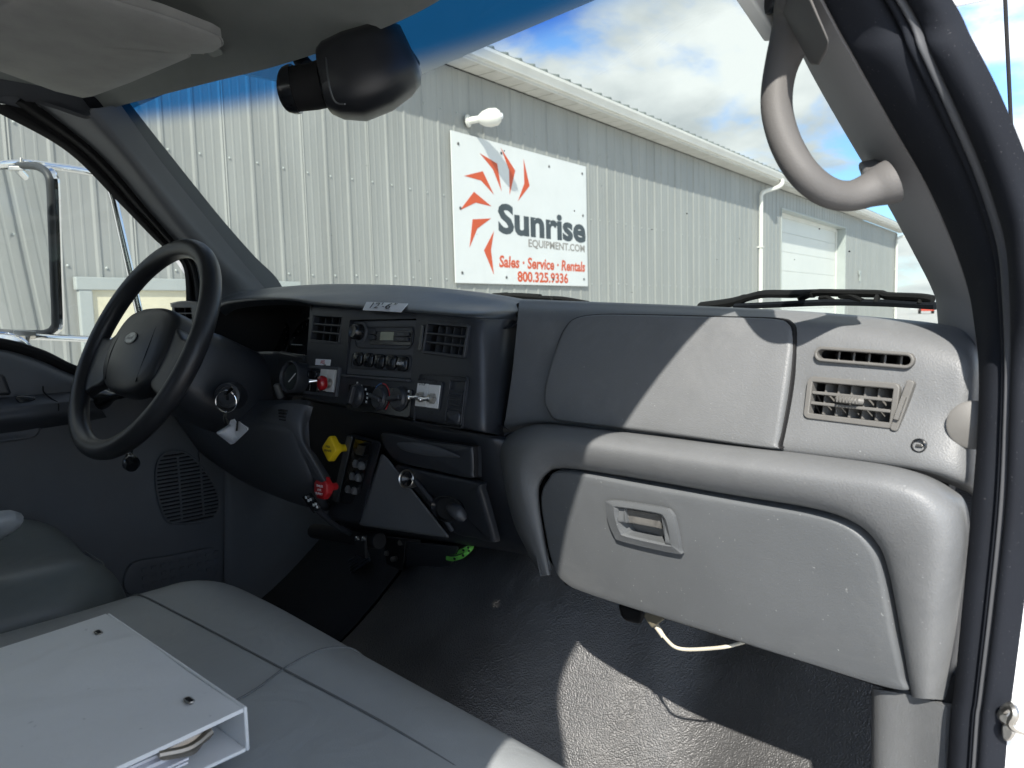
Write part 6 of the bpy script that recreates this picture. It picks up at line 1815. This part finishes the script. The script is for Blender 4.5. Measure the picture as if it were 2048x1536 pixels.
for f in (0.36, 0.72):
    yy = min(q.y for q in so) + f * (max(q.y for q in so) - min(q.y for q in so))
    g = G(); g.box((-1.6500, yy, (z0_ + z1_) / 2), (0.005, 0.003, (z1_ - z0_) * 0.92)); obj('grille_post', g, 'door_panel_grey', SPK)
g = G(); g.tube([q + V(0.001, 0, 0) for q in so], 0.0022, 6, closed=True); obj('grille_rim', g, 'door_panel_grey', SPK)
g = G(); g.pad([(-1.648, 0.4752, 1.3021), (-1.648, 0.5535, 1.3018), (-1.648, 0.6372, 1.2982), (-1.648, 0.6546, 1.2883), (-1.648, 0.6566, 1.267), (-1.648, 0.6489, 1.2344), (-1.648, 0.6127, 1.227), (-1.648, 0.4709, 1.2391)], (1, 0, 0), 0.01, 0.003, 0.001, 8, smooth=48); MP = obj('map_pocket', g, 'door_panel_grey', DD, angle=60)
for r_ in range(3):
    for k in range(9):
        g = G(); c = V(-1.6462, 0.50 + 0.019 * k, 1.252 + 0.017 * r_ - 0.0 * k); g.box(c, (0.003, 0.011, 0.008)); obj('pocket_boss', g, 'door_panel_grey', MP, bevel=0.001)
g = G(); g.add([(-1.70, -0.16, 1.66), (-1.70, 0.80, 1.66), (-1.685, 0.44, 2.215), (-1.685, -0.16, 2.235)], [(0, 1, 2, 3)]); obj('window_glass', g, 'side_glass', DD, smooth=False)
g = G(); g.box((-1.755, 0.28, 1.33), (0.03, 0.92, 0.70)); obj('outer_skin', g, 'truck_white', DD, bevel=0.01)

# driver's footwell side and toe board
g = G(); g.patch([[(-1.66, 0.6931, 1.4935), (-1.66, 0.6842, 1.3508), (-1.66, 0.6674, 1.1207)], [(-1.64, 0.7042, 1.4771), (-1.64, 0.698, 1.3399), (-1.64, 0.6822, 1.1218)], [(-1.63, 0.95, 1.50), (-1.63, 0.95, 1.25), (-1.63, 0.95, 1.05)], [(-1.60, 1.36, 1.55), (-1.60, 1.36, 1.30), (-1.60, 1.36, 1.05)]], 16, 20, 0.01, (1, -0.3, 0))
structure(obj('left_kick_panel', g, 'door_panel_grey'))
g = G(); g.tube(crom([(-1.7578, 0.78, 1.4151), (-1.7384, 0.8, 1.4094), (-1.7437, 0.82, 1.3762), (-1.796, 0.84, 1.3319), (-1.8218, 0.86, 1.2971)], 20), [0.007, 0.009, 0.010, 0.010, 0.010, 0.010, 0.011, 0.011, 0.012, 0.012, 0.012, 0.012, 0.012, 0.011, 0.010, 0.010, 0.009, 0.008, 0.006, 0.004], 10)  # pale curved tube below the driver side dash
tag(rebase(obj('pale_tube', g, 'seat_vinyl'), (-1.7575, 0.82, 1.374)), 'pale tube hanging under the driver side dash', 'cable')
g = G(); g.tube(crom([(-1.7334, 0.84, 1.3993), (-1.7885, 0.86, 1.3422), (-1.857, 0.88, 1.2731)], 12), 0.008, 8)
tag(rebase(obj('wire_loom', g, 'black_matte'), (-1.7885, 0.86, 1.3422)), 'black wire loom under the dash beside the pale tube', 'cable')

# pedals
BP = thing('brake_pedal', 'black ribbed brake pedal under the steering column', 'pedal', (-1.5008, 0.92, 1.2335))
g = G(); g.hull6([(-1.5166, 0.9, 1.2326), (-1.4157, 0.9, 1.2829), (-1.3744, 0.88, 1.2695), (-1.4641, 0.88, 1.2166), (-1.5419, 0.915, 1.2232), (-1.4392, 0.915, 1.2743), (-1.3978, 0.895, 1.2605), (-1.489, 0.895, 1.2067)]); pb_ = obj('pedal_pad', g, 'black_matte', BP, bevel=0.003)
for k in range(5):
    t = (k + 0.5) / 5
    a = V((-1.5128, 0.899, 1.2325)).lerp(V((-1.4603, 0.879, 1.2178)), t) + V(0, -0.002, 0)
    b = V((-1.4142, 0.899, 1.2823)).lerp(V((-1.3728, 0.879, 1.2701)), t) + V(0, -0.002, 0)
    g = G(); g.tube([a, b], 0.0024, 6); obj('tread_rib', g, 'lower_grey', BP)
g = G(); g.tube([(-1.4503, 0.9, 1.2592), (-1.4839, 0.95, 1.2782), (-1.5139, 1, 1.3102)], 0.012, 8); obj('pedal_arm', g, 'black_matte', BP)
AP = thing('accelerator_pedal', 'black ribbed accelerator pedal beside the tunnel mat', 'pedal', (-1.4363, 0.98, 1.1784))
g = G(); g.hull6([(-1.4559, 0.96, 1.1851), (-1.381, 0.96, 1.2268), (-1.3313, 0.94, 1.2152), (-1.3835, 0.94, 1.1755), (-1.4741, 0.972, 1.1774), (-1.3983, 0.972, 1.2196), (-1.3483, 0.952, 1.2077), (-1.4012, 0.952, 1.1675)]); obj('pedal_pad', g, 'black_matte', AP, bevel=0.003)
for k in range(6):
    t = (k + 0.5) / 6
    a = V((-1.4509, 0.958, 1.1857)).lerp(V((-1.3785, 0.938, 1.1785)), t) + V(0, -0.001, 0)
    b = V((-1.3782, 0.958, 1.2268)).lerp(V((-1.3284, 0.938, 1.2176)), t) + V(0, -0.001, 0)
    g = G(); g.tube([a, b], 0.0022, 6); obj('tread_rib', g, 'lower_grey', AP)
g = G(); g.tube([(-1.3952, 0.955, 1.2012), (-1.4369, 1, 1.2276), (-1.4783, 1.04, 1.2584)], 0.010, 8); obj('pedal_arm', g, 'black_matte', AP)

# plug and cream cord hanging below the glove box
CD = thing('charger_cord', 'cream cord and plug hanging below the glove box', 'cord', (-0.4499, 0.66, 1.4445))
g = G(); g.tube(crom([(-0.4715, 0.665, 1.4523), (-0.4614, 0.66, 1.4495), (-0.4503, 0.655, 1.446), (-0.4368, 0.65, 1.4441), (-0.4214, 0.65, 1.4462), (-0.3948, 0.65, 1.4556), (-0.3751, 0.65, 1.4639), (-0.3604, 0.66, 1.4702)], 40), 0.0019, 8); obj('cord', g, 'cord_cream', CD)
g = G(); g.tube([(-0.4721, 0.665, 1.4533), (-0.4568, 0.657, 1.4479)], [0.0034, 0.0026], 10); obj('strain_relief', g, 'cord_cream', CD)
g = G(); g.hull6([(-0.4816, 0.655, 1.4646), (-0.4721, 0.655, 1.4763), (-0.4526, 0.655, 1.4688), (-0.4697, 0.655, 1.4532), (-0.5036, 0.685, 1.4492), (-0.4937, 0.685, 1.4615), (-0.4734, 0.685, 1.4536), (-0.4912, 0.685, 1.4373)]); obj('plug', g, 'plug_brown', CD, bevel=0.002)
g = G(); g.hull6([(-0.5445, 0.69, 1.4524), (-0.5044, 0.69, 1.4529), (-0.5082, 0.69, 1.435), (-0.5373, 0.69, 1.4327), (-0.5919, 0.75, 1.4222), (-0.5483, 0.75, 1.4227), (-0.5524, 0.75, 1.4032), (-0.5841, 0.75, 1.4008)]); tag(rebase(obj('connector_block', g, 'black_matte', bevel=0.006), (-0.5322, 0.7, 1.4385)), 'black connector block tucked under the glove box beside the plug', 'connector')
# green printed tag
GT = thing('green_tag', 'lime green printed cable tag looped under the centre stack', 'tag', (-0.9005, 0.74, 1.4242))
for p_ in ([(-0.9152, 0.725, 1.4165), (-0.8951, 0.722, 1.4201), (-0.8704, 0.722, 1.4303), (-0.8591, 0.73, 1.4419), (-0.8646, 0.74, 1.4447)], [(-0.9184, 0.73, 1.4244), (-0.8971, 0.727, 1.4281), (-0.8748, 0.727, 1.4369), (-0.8672, 0.735, 1.4429), (-0.8715, 0.745, 1.4436)]):
    c = crom(p_, 20)
    g = G()
    g.add([q + V(0, 0, 0.0035) for q in c] + [q - V(0, 0, 0.0035) for q in c] + [q + V(0, 0.001, 0.0035) for q in c] + [q + V(0, 0.001, -0.0035) for q in c], [(k, k + 1, 20 + k + 1, 20 + k) for k in range(19)] + [(40 + k, 60 + k, 61 + k, 41 + k) for k in range(19)])
    bnd = obj('band', g, 'tag_green', GT)
    for k in (6, 10, 13):
        g = G(); g.box(c[k] + V(0, -0.001, 0), (0.004, 0.0012, 0.003)); obj('print_mark', g, 'ink', GT, smooth=False)

# ------------------------------------------------------------------ grab handle on the right pillar
GH = thing('grab_handle', 'curved grey grab handle bolted to the right windshield pillar', 'handle', (-0.215, 0.5881, 1.8875))
hp = [(-0.24, 0.5395, 2.0298), (-0.258, 0.557, 2.0231), (-0.268, 0.5608, 2.0075), (-0.272, 0.5503, 1.9829), (-0.272, 0.5412, 1.9596), (-0.268, 0.535, 1.9381), (-0.26, 0.5339, 1.9151), (-0.248, 0.5366, 1.8941), (-0.237, 0.5492, 1.8818), (-0.227, 0.5642, 1.879), (-0.216, 0.5767, 1.8836), (-0.205, 0.5842, 1.8885)]
n_ = 56
rr_ = [0.0165] * n_
for k in range(n_):
    t = k / (n_ - 1)
    rr_[k] = 0.0116 + 0.0125 * math.exp(-((t - 0.08) / 0.14) ** 2) + 0.0065 * math.exp(-((t - 1.0) / 0.10) ** 2) + 0.0015 * math.sin(t * 3.1)
g = G(); g.tube(crom(hp, n_), rr_, 20, flat=0.85); obj('grip', g, 'handle_grey', GH)
g = G(); g.hull6([(-0.262, 0.5438, 2.0313), (-0.24, 0.5425, 1.98), (-0.24, 0.5269, 1.9639), (-0.272, 0.545, 2.0173), (-0.225, 0.4841, 2.0064), (-0.205, 0.4788, 1.9601), (-0.225, 0.5074, 1.9557), (-0.235, 0.4989, 1.9884)]); obj('upper_mount', g, 'handle_grey', GH, bevel=0.005, segs=3)
g = G(); g.hull6([(-0.222, 0.5744, 1.8935), (-0.208, 0.5757, 1.8993), (-0.201, 0.5884, 1.8735), (-0.212, 0.5637, 1.8714), (-0.255, 0.6448, 1.9179), (-0.245, 0.669, 1.9217), (-0.23, 0.6619, 1.8847), (-0.24, 0.6381, 1.8824)]); obj('lower_mount', g, 'handle_grey', GH, bevel=0.005, segs=3)
g = G(); g.lathe([(0.010, 0), (0.010, 0.004), (0.006, 0.006), (0, 0.006)], zframe((-0.284, 0.557, 2.0304), (-0.3, -1, 0.1)), 16); obj('bolt_cap', g, 'black_gloss', GH)

# ------------------------------------------------------------------ sun visor
SV = thing('sun_visor', 'grey cloth driver sun visor folded up against the headliner', 'sun visor', (-1.0773, 0.4708, 2.19))
VO = [(-1.2679, 0.1813, 2.196), (-1.1863, 0.2128, 2.196), (-0.9949, 0.2484, 2.19), (-0.9992, 0.3228, 2.186), (-1.0015, 0.3757, 2.184), (-1.0177, 0.4423, 2.182), (-1.0254, 0.457, 2.181), (-1.0464, 0.4672, 2.181), (-1.0715, 0.4679, 2.181), (-1.089, 0.4594, 2.181), (-1.0931, 0.4449, 2.181), (-1.1028, 0.4395, 2.181), (-1.1179, 0.4502, 2.181), (-1.1484, 0.4481, 2.182), (-1.3018, 0.4271, 2.184), (-1.4226, 0.4054, 2.186), (-1.4457, 0.3962, 2.187), (-1.4372, 0.3533, 2.188), (-1.391, 0.2693, 2.192), (-1.3574, 0.1919, 2.196)]
g = G()
o_ = [V(q) for q in VO]
c_ = V((-1.1651, 0.3276, 2.185))
top = [q + V(0, 0, 0.014) for q in o_]
ring1 = [q + (c_ - q).normalized() * 0.003 - V(0, 0, 0.003) for q in o_]
n_ = len(o_)
rings_ = [top, [q + V(0, 0, 0.005) for q in o_], o_, ring1] + [[q.lerp(c_, t) - V(0, 0, 0.0035) for q in ring1] for t in (0.25, 0.5, 0.75)]
vs = [q for r_ in rings_ for q in r_] + [c_ - V(0, 0, 0.0035)]
g.add(vs, [(j * n_ + k, j * n_ + (k + 1) % n_, (j + 1) * n_ + (k + 1) % n_, (j + 1) * n_ + k) for j in range(len(rings_) - 1) for k in range(n_)] + [((len(rings_) - 1) * n_ + k, (len(rings_) - 1) * n_ + (k + 1) % n_, len(vs) - 1) for k in range(n_)])
obj('visor_board', g, 'visor_cloth', SV, angle=50)
g = G(); g.tube([q + V(0, 0, 0.0005) for q in crom([o_[k] for k in range(2, 16)], 80)], 0.0016, 6); obj('piping', g, 'visor_cloth', SV)
g = G(); g.hull6([(-1.0966, 0.4641, 2.184), (-1.0659, 0.4728, 2.184), (-1.1189, 0.5018, 2.195), (-1.1463, 0.4959, 2.195), (-1.1709, 0.4955, 2.21), (-1.138, 0.5048, 2.21), (-1.1755, 0.5272, 2.215), (-1.2043, 0.521, 2.215)]); obj('visor_clip', g, 'headliner', SV, bevel=0.004)
g = G(); g.tube([(-1.13, 0.4518, 2.19), (-1.1185, 0.4624, 2.19), (-1.1167, 0.471, 2.19)], 0.003, 8); obj('hinge_rod', g, 'steel_dull', SV)

# ------------------------------------------------------------------ black camera pod on the glass
CPD = thing('camera_pod', 'black moulded plastic camera pod hanging from the windshield top', 'camera pod', (-0.8567, 0.63, 2.1534))
g = G()                                        # squarish moulded shell lofted through rounded sections
stn = [((-0.8581, 0.65, 2.166), 0.030), ((-0.866, 0.642, 2.161), 0.043), ((-0.8732, 0.63, 2.1511), 0.049), ((-0.8851, 0.608, 2.137), 0.0525), ((-0.9037, 0.586, 2.1272), 0.0535), ((-0.9159, 0.57, 2.1257), 0.049), ((-0.9259, 0.559, 2.126), 0.043), ((-0.9296, 0.555, 2.1254), 0.036)]
n_ = 28
vs = []
for k, (p_, r_) in enumerate(stn):
    t = (V(stn[min(k + 1, 7)][0]) - V(stn[max(k - 1, 0)][0])).normalized()
    sd = V(0, 0, 1).cross(t).normalized()
    up = t.cross(sd)
    for q in range(n_):
        an = 2 * math.pi * q / n_
        ca, sa = math.cos(an), math.sin(an)
        f = 1.0 / (abs(ca) ** 3.2 + abs(sa) ** 3.2) ** (1 / 3.2)
        vs.append(V(p_) + sd * (ca * f * r_) + up * (sa * f * r_ * (1.0 if sa > 0 else 1.04)))
g.add(vs, [(j_ * n_ + q, j_ * n_ + (q + 1) % n_, (j_ + 1) * n_ + (q + 1) % n_, (j_ + 1) * n_ + q) for j_ in range(7) for q in range(n_)] + [tuple(range(n_ - 1, -1, -1)), tuple(7 * n_ + q for q in range(n_))])
obj('pod_body', g, 'wheel_black', CPD, angle=50, bevel=0.003)
g = G(); g.tube([(-0.9262, 0.558, 2.1193), (-0.9437, 0.545, 2.1156), (-0.9618, 0.53, 2.1143)], [0.031, 0.030, 0.0295], 24); LN = obj('lens_barrel', g, 'black_matte', CPD, bevel=0.001)
g = G(); g.tube([(-0.9618, 0.53, 2.1143), (-0.9637, 0.528, 2.114), (-0.9693, 0.525, 2.1144)], [0.0325, 0.0325, 0.031], 24); obj('barrel_ring', g, 'black_gloss', CPD)
g = G(); g.hull6([(-0.9005, 0.64, 2.206), (-0.9044, 0.66, 2.2118), (-0.8499, 0.66, 2.1461), (-0.8336, 0.64, 2.1263), (-0.8906, 0.63, 2.1755), (-0.9471, 0.68, 2.2229), (-0.8928, 0.69, 2.1699), (-0.869, 0.66, 2.136)]); obj('mount_plate', g, 'black_gloss', CPD, bevel=0.003)
g = G(); g.tube(crom([(-0.8887, 0.535, 2.1384), (-0.8539, 0.515, 2.1042), (-0.8476, 0.515, 2.0815), (-0.8614, 0.53, 2.0749), (-0.8484, 0.535, 2.0711)], 20), 0.0012, 6); obj('shell_seam', g, 'button_grey', CPD)
g = G(); g.tube(crom([(-1.0745, 0.6, 2.2015), (-1.0649, 0.6, 2.1895), (-1.0508, 0.6, 2.1787)], 6), 0.012, 10); obj('bracket', g, 'black_matte', CPD)

# ------------------------------------------------------------------ outside of the cab
MR = thing('door_mirror', 'chrome framed truck mirror on tubular arms outside the driver window', 'mirror', (-2.0, 0.42, 1.75))
MO = [(-2.17, 0.3727, 2.1785), (-2.1306, 0.3809, 2.1767), (-1.9526, 0.419, 2.1544), (-1.9, 0.4307, 2.14), (-1.8788, 0.4362, 2.1226), (-1.8767, 0.4379, 2.1013), (-1.8955, 0.4391, 2.0203), (-1.9234, 0.4406, 1.9022), (-1.9442, 0.4418, 1.8134), (-1.9563, 0.4404, 1.7966), (-1.9879, 0.4345, 1.7855), (-2.0512, 0.4216, 1.7836), (-2.2321, 0.384, 1.7886), (-2.2698, 0.3755, 1.8003), (-2.2883, 0.3705, 1.8194), (-2.2681, 0.3685, 1.9187), (-2.2046, 0.3685, 2.1304)]
mo = [V(q) for q in MO]
mc = sum(mo, V(0, 0, 0)) / len(mo)
mn = (mo[6] - mc).cross(mo[2] - mc).normalized()
if mn.dot(V(0, 0, 1.8) - mc) < 0:
    mn = -mn
g = G(); g.tube(crom(mo, 90, True), 0.0085, 10, closed=True); obj('mirror_frame', g, 'mirror_rubber', MR)
g = G(); pl = [q - mn * ((q - mc).dot(mn)) for q in crom(mo, 60, True)]; g.add(pl, [tuple(range(60))]); obj('mirror_glass', g, 'mirror_silver', MR, smooth=False)
g = G(); g.add([q - mn * 0.012 for q in pl], [tuple(range(60))]); g.tube([q - mn * 0.01 for q in crom(mo, 60, True)], 0.009, 8, closed=True); obj('mirror_back', g, 'chrome', MR, smooth=False)
g = G(); g.tube(crom([(-2.12, 0.3156, 2.1531), (-2.07, 0.3652, 2.1643), (-2.03, 0.387, 2.1661), (-2, 0.4148, 2.1657), (-1.98, 0.4349, 2.1638), (-1.86, 0.5033, 2.1377), (-1.76, 0.5631, 2.1101)], 40), 0.0085, 12); obj('upper_arm', g, 'chrome', MR)
g = G(); g.tube(crom([(-2.06, 0.3157, 1.7818), (-2.02, 0.3754, 1.7785), (-1.99, 0.4183, 1.7757), (-1.86, 0.4821, 1.7692), (-1.76, 0.5392, 1.7609)], 30), 0.0075, 12); obj('lower_arm', g, 'chrome', MR)
g = G(); g.tube([(-1.8, 0.5222, 2.1434), (-1.8, 0.5401, 2.0707), (-1.8, 0.5587, 1.9415), (-1.8, 0.5799, 1.7914), (-1.8, 0.5818, 1.7405)], 0.0085, 12); obj('brace_tube', g, 'chrome', MR)
g = G(); g.hull6([(-2, 0.3866, 2.157), (-1.97, 0.4246, 2.1566), (-1.97, 0.4238, 2.1467), (-2, 0.3859, 2.1471), (-2.03, 0.3929, 2.169), (-2, 0.4315, 2.1688), (-2, 0.4305, 2.1554), (-2.03, 0.3919, 2.1556)]); g.tube([(-1.99, 0.4096, 2.1602), (-1.99, 0.4108, 2.1757)], [0.005, 0.004], 8); obj('upper_clamp', g, 'steel_dull', MR, bevel=0.002)
g = G(); g.hull6([(-2, 0.3689, 1.7934), (-1.97, 0.4073, 1.7898), (-1.97, 0.4064, 1.7785), (-2, 0.3679, 1.78), (-2.03, 0.3741, 1.7888), (-2, 0.4133, 1.7874), (-2, 0.4119, 1.7691), (-2.03, 0.3728, 1.7705)]); g.tube([(-1.98, 0.392, 1.7791), (-1.98, 0.3905, 1.7588)], [0.006, 0.004], 8); obj('lower_clamp', g, 'steel_dull', MR, bevel=0.002)
SM = thing('spot_mirror', 'round convex chrome spot mirror below the driver mirror', 'mirror', (-1.98, 0.3364, 1.7338))
g = G(); g.lathe([(0.0, -0.035), (0.045, -0.028), (0.078, -0.005), (0.082, 0.0), (0.078, 0.003), (0.076, 0.001), (0.05, 0.010), (0.0, 0.014)], zframe((-1.98, 0.3301, 1.712), (1.0, -0.6, 0.35)), 40); obj('mirror_bowl', g, 'chrome', SM)

SVX = thing('exterior_sun_visor', 'pale exterior visor whose end plate shows beside the top of the grab handle', 'exterior visor', (XC, 0.8, 2.3))
EP = [(-0.3, 0.5158, 2.0463), (-0.3, 0.5301, 2.029), (-0.3, 0.574, 2.0086), (-0.3, 0.6371, 2.0263), (-0.3, 1.0013, 2.1399), (-0.3, 1.1525, 2.1878), (-0.3, 1.2377, 2.2387)]
g = G(); g.prism([V(q) for q in EP], (0.012, 0.0, 0.0)); obj('end_plate', g, 'overhead_white', SVX, bevel=0.002, smooth=False)
g = G(); g.prism([V(-1.588, 0.66, 2.33), V(-1.588, 1.08, 2.33), V(-1.588, 1.06, 2.37), V(-1.588, 0.66, 2.39)], (-0.012, 0.0, 0.0)); obj('end_plate', g, 'overhead_white', SVX, smooth=False)
g = G(); g.patch([[(-1.585, 0.60, 2.36), (XC, 0.70, 2.43), (-0.303, 0.60, 2.36)], [(-1.585, 0.85, 2.40), (XC, 0.98, 2.47), (-0.303, 0.85, 2.40)], [(-1.585, 1.10, 2.36), (XC, 1.22, 2.43), (-0.303, 1.10, 2.36)]], 20, 10, 0.01, (0, 0, 1)); obj('visor_sheet', g, 'overhead_white', SVX)

AN = thing('whip_antenna', 'thin black whip antenna standing beyond the right windshield pillar', 'antenna', (-0.06, 1.15, 1.55))
g = G(); g.tube(crom([(-0.062, 1.15, 1.56)] + [(-0.2563, 1.15, 1.9356), (-0.2591, 1.15, 1.9927), (-0.2642, 1.15, 2.0684), (-0.2697, 1.15, 2.1437), (-0.2747, 1.15, 2.2184)], 30), 0.0024, 8); obj('whip', g, 'black_matte', AN)
g = G(); g.lathe([(0.02, -0.03), (0.02, 0.0), (0.008, 0.02), (0.004, 0.06)], zframe((-0.062, 1.15, 1.55), (0, 0, 1)), 14); obj('base', g, 'black_matte', AN)
g = G(); g.patch([[(-0.24, 1.18, 1.64), (-0.24, 1.8, 1.54), (-0.30, 2.4, 1.36)], [(-0.08, 1.1, 1.53), (-0.05, 1.8, 1.46), (-0.10, 2.4, 1.30)], [(-0.02, 1.1, 1.2), (0.0, 1.8, 1.2), (-0.05, 2.4, 1.1)]], 12, 10, 0.01, (1, 0, 0.5)); tag(rebase(obj('fender', g, 'truck_white'), (-0.1, 1.7, 1.3)), 'white right front fender carrying the whip antenna', 'fender')


def wiper(name, label, arm, blade, rubber, links, r=0.007):
    W_ = thing(name, label, 'wiper', arm[0])
    g = G(); g.tube(crom(arm, 26), [r * 1.25] * 9 + [r] * 17, 8, flat=0.7); obj('arm', g, 'black_matte', W_)
    g = G(); g.tube(crom(blade, 20), r * 0.72, 8); obj('blade_frame', g, 'black_matte', W_)
    g = G(); g.tube(crom(rubber, 24), r * 0.75, 6, flat=0.8); obj('rubber', g, 'seal_black', W_)
    for a, b in links:
        g = G(); g.tube([a, V(a).lerp(V(b), 0.5) + V(0, 0, 0.003), b], r * 0.55, 6); obj('claw', g, 'black_matte', W_)


wiper('windshield_wiper', 'right windshield wiper resting along the base in front of the grey pad', [(-0.686, 1.1, 1.8043), (-0.6146, 1.075, 1.8091), (-0.574, 1.06, 1.8163), (-0.5445, 1.05, 1.8198), (-0.501, 1.04, 1.8182), (-0.4556, 1.02, 1.8172)], [(-0.4815, 1.03, 1.8112), (-0.457, 1.02, 1.8179), (-0.4133, 1, 1.8162), (-0.3576, 0.985, 1.8129), (-0.3469, 0.98, 1.81), (-0.3036, 0.96, 1.8068), (-0.2881, 0.955, 1.804)], [(-0.5991, 1.06, 1.8026), (-0.511, 1.03, 1.8036), (-0.4263, 1, 1.8042), (-0.3556, 0.98, 1.8017), (-0.2833, 0.95, 1.7965)], [((-0.4442, 1.01, 1.81), (-0.4197, 1, 1.8047)), ((-0.4133, 1, 1.8123), (-0.3787, 0.985, 1.8048)), ((-0.3588, 0.985, 1.8117), (-0.3604, 0.98, 1.8024)), ((-0.3004, 0.96, 1.8061), (-0.3025, 0.957, 1.7998))])
wiper('windshield_wiper', 'left windshield wiper tip showing above the black instrument hood edge', [(-1.2291, 1.13, 1.8396), (-1.1527, 1.125, 1.8391), (-1.0742, 1.12, 1.8333)], [(-1.0742, 1.12, 1.8312), (-1.0278, 1.115, 1.8287), (-0.9939, 1.11, 1.8257), (-0.9534, 1.105, 1.8196), (-0.9292, 1.1, 1.8161)], [(-1.1945, 1.12, 1.8309), (-1.0556, 1.115, 1.8236), (-0.9292, 1.1, 1.8152)], [((-0.9965, 1.11, 1.8257), (-0.9975, 1.108, 1.8209)), ((-1.0416, 1.115, 1.8282), (-1.0288, 1.11, 1.8238))])
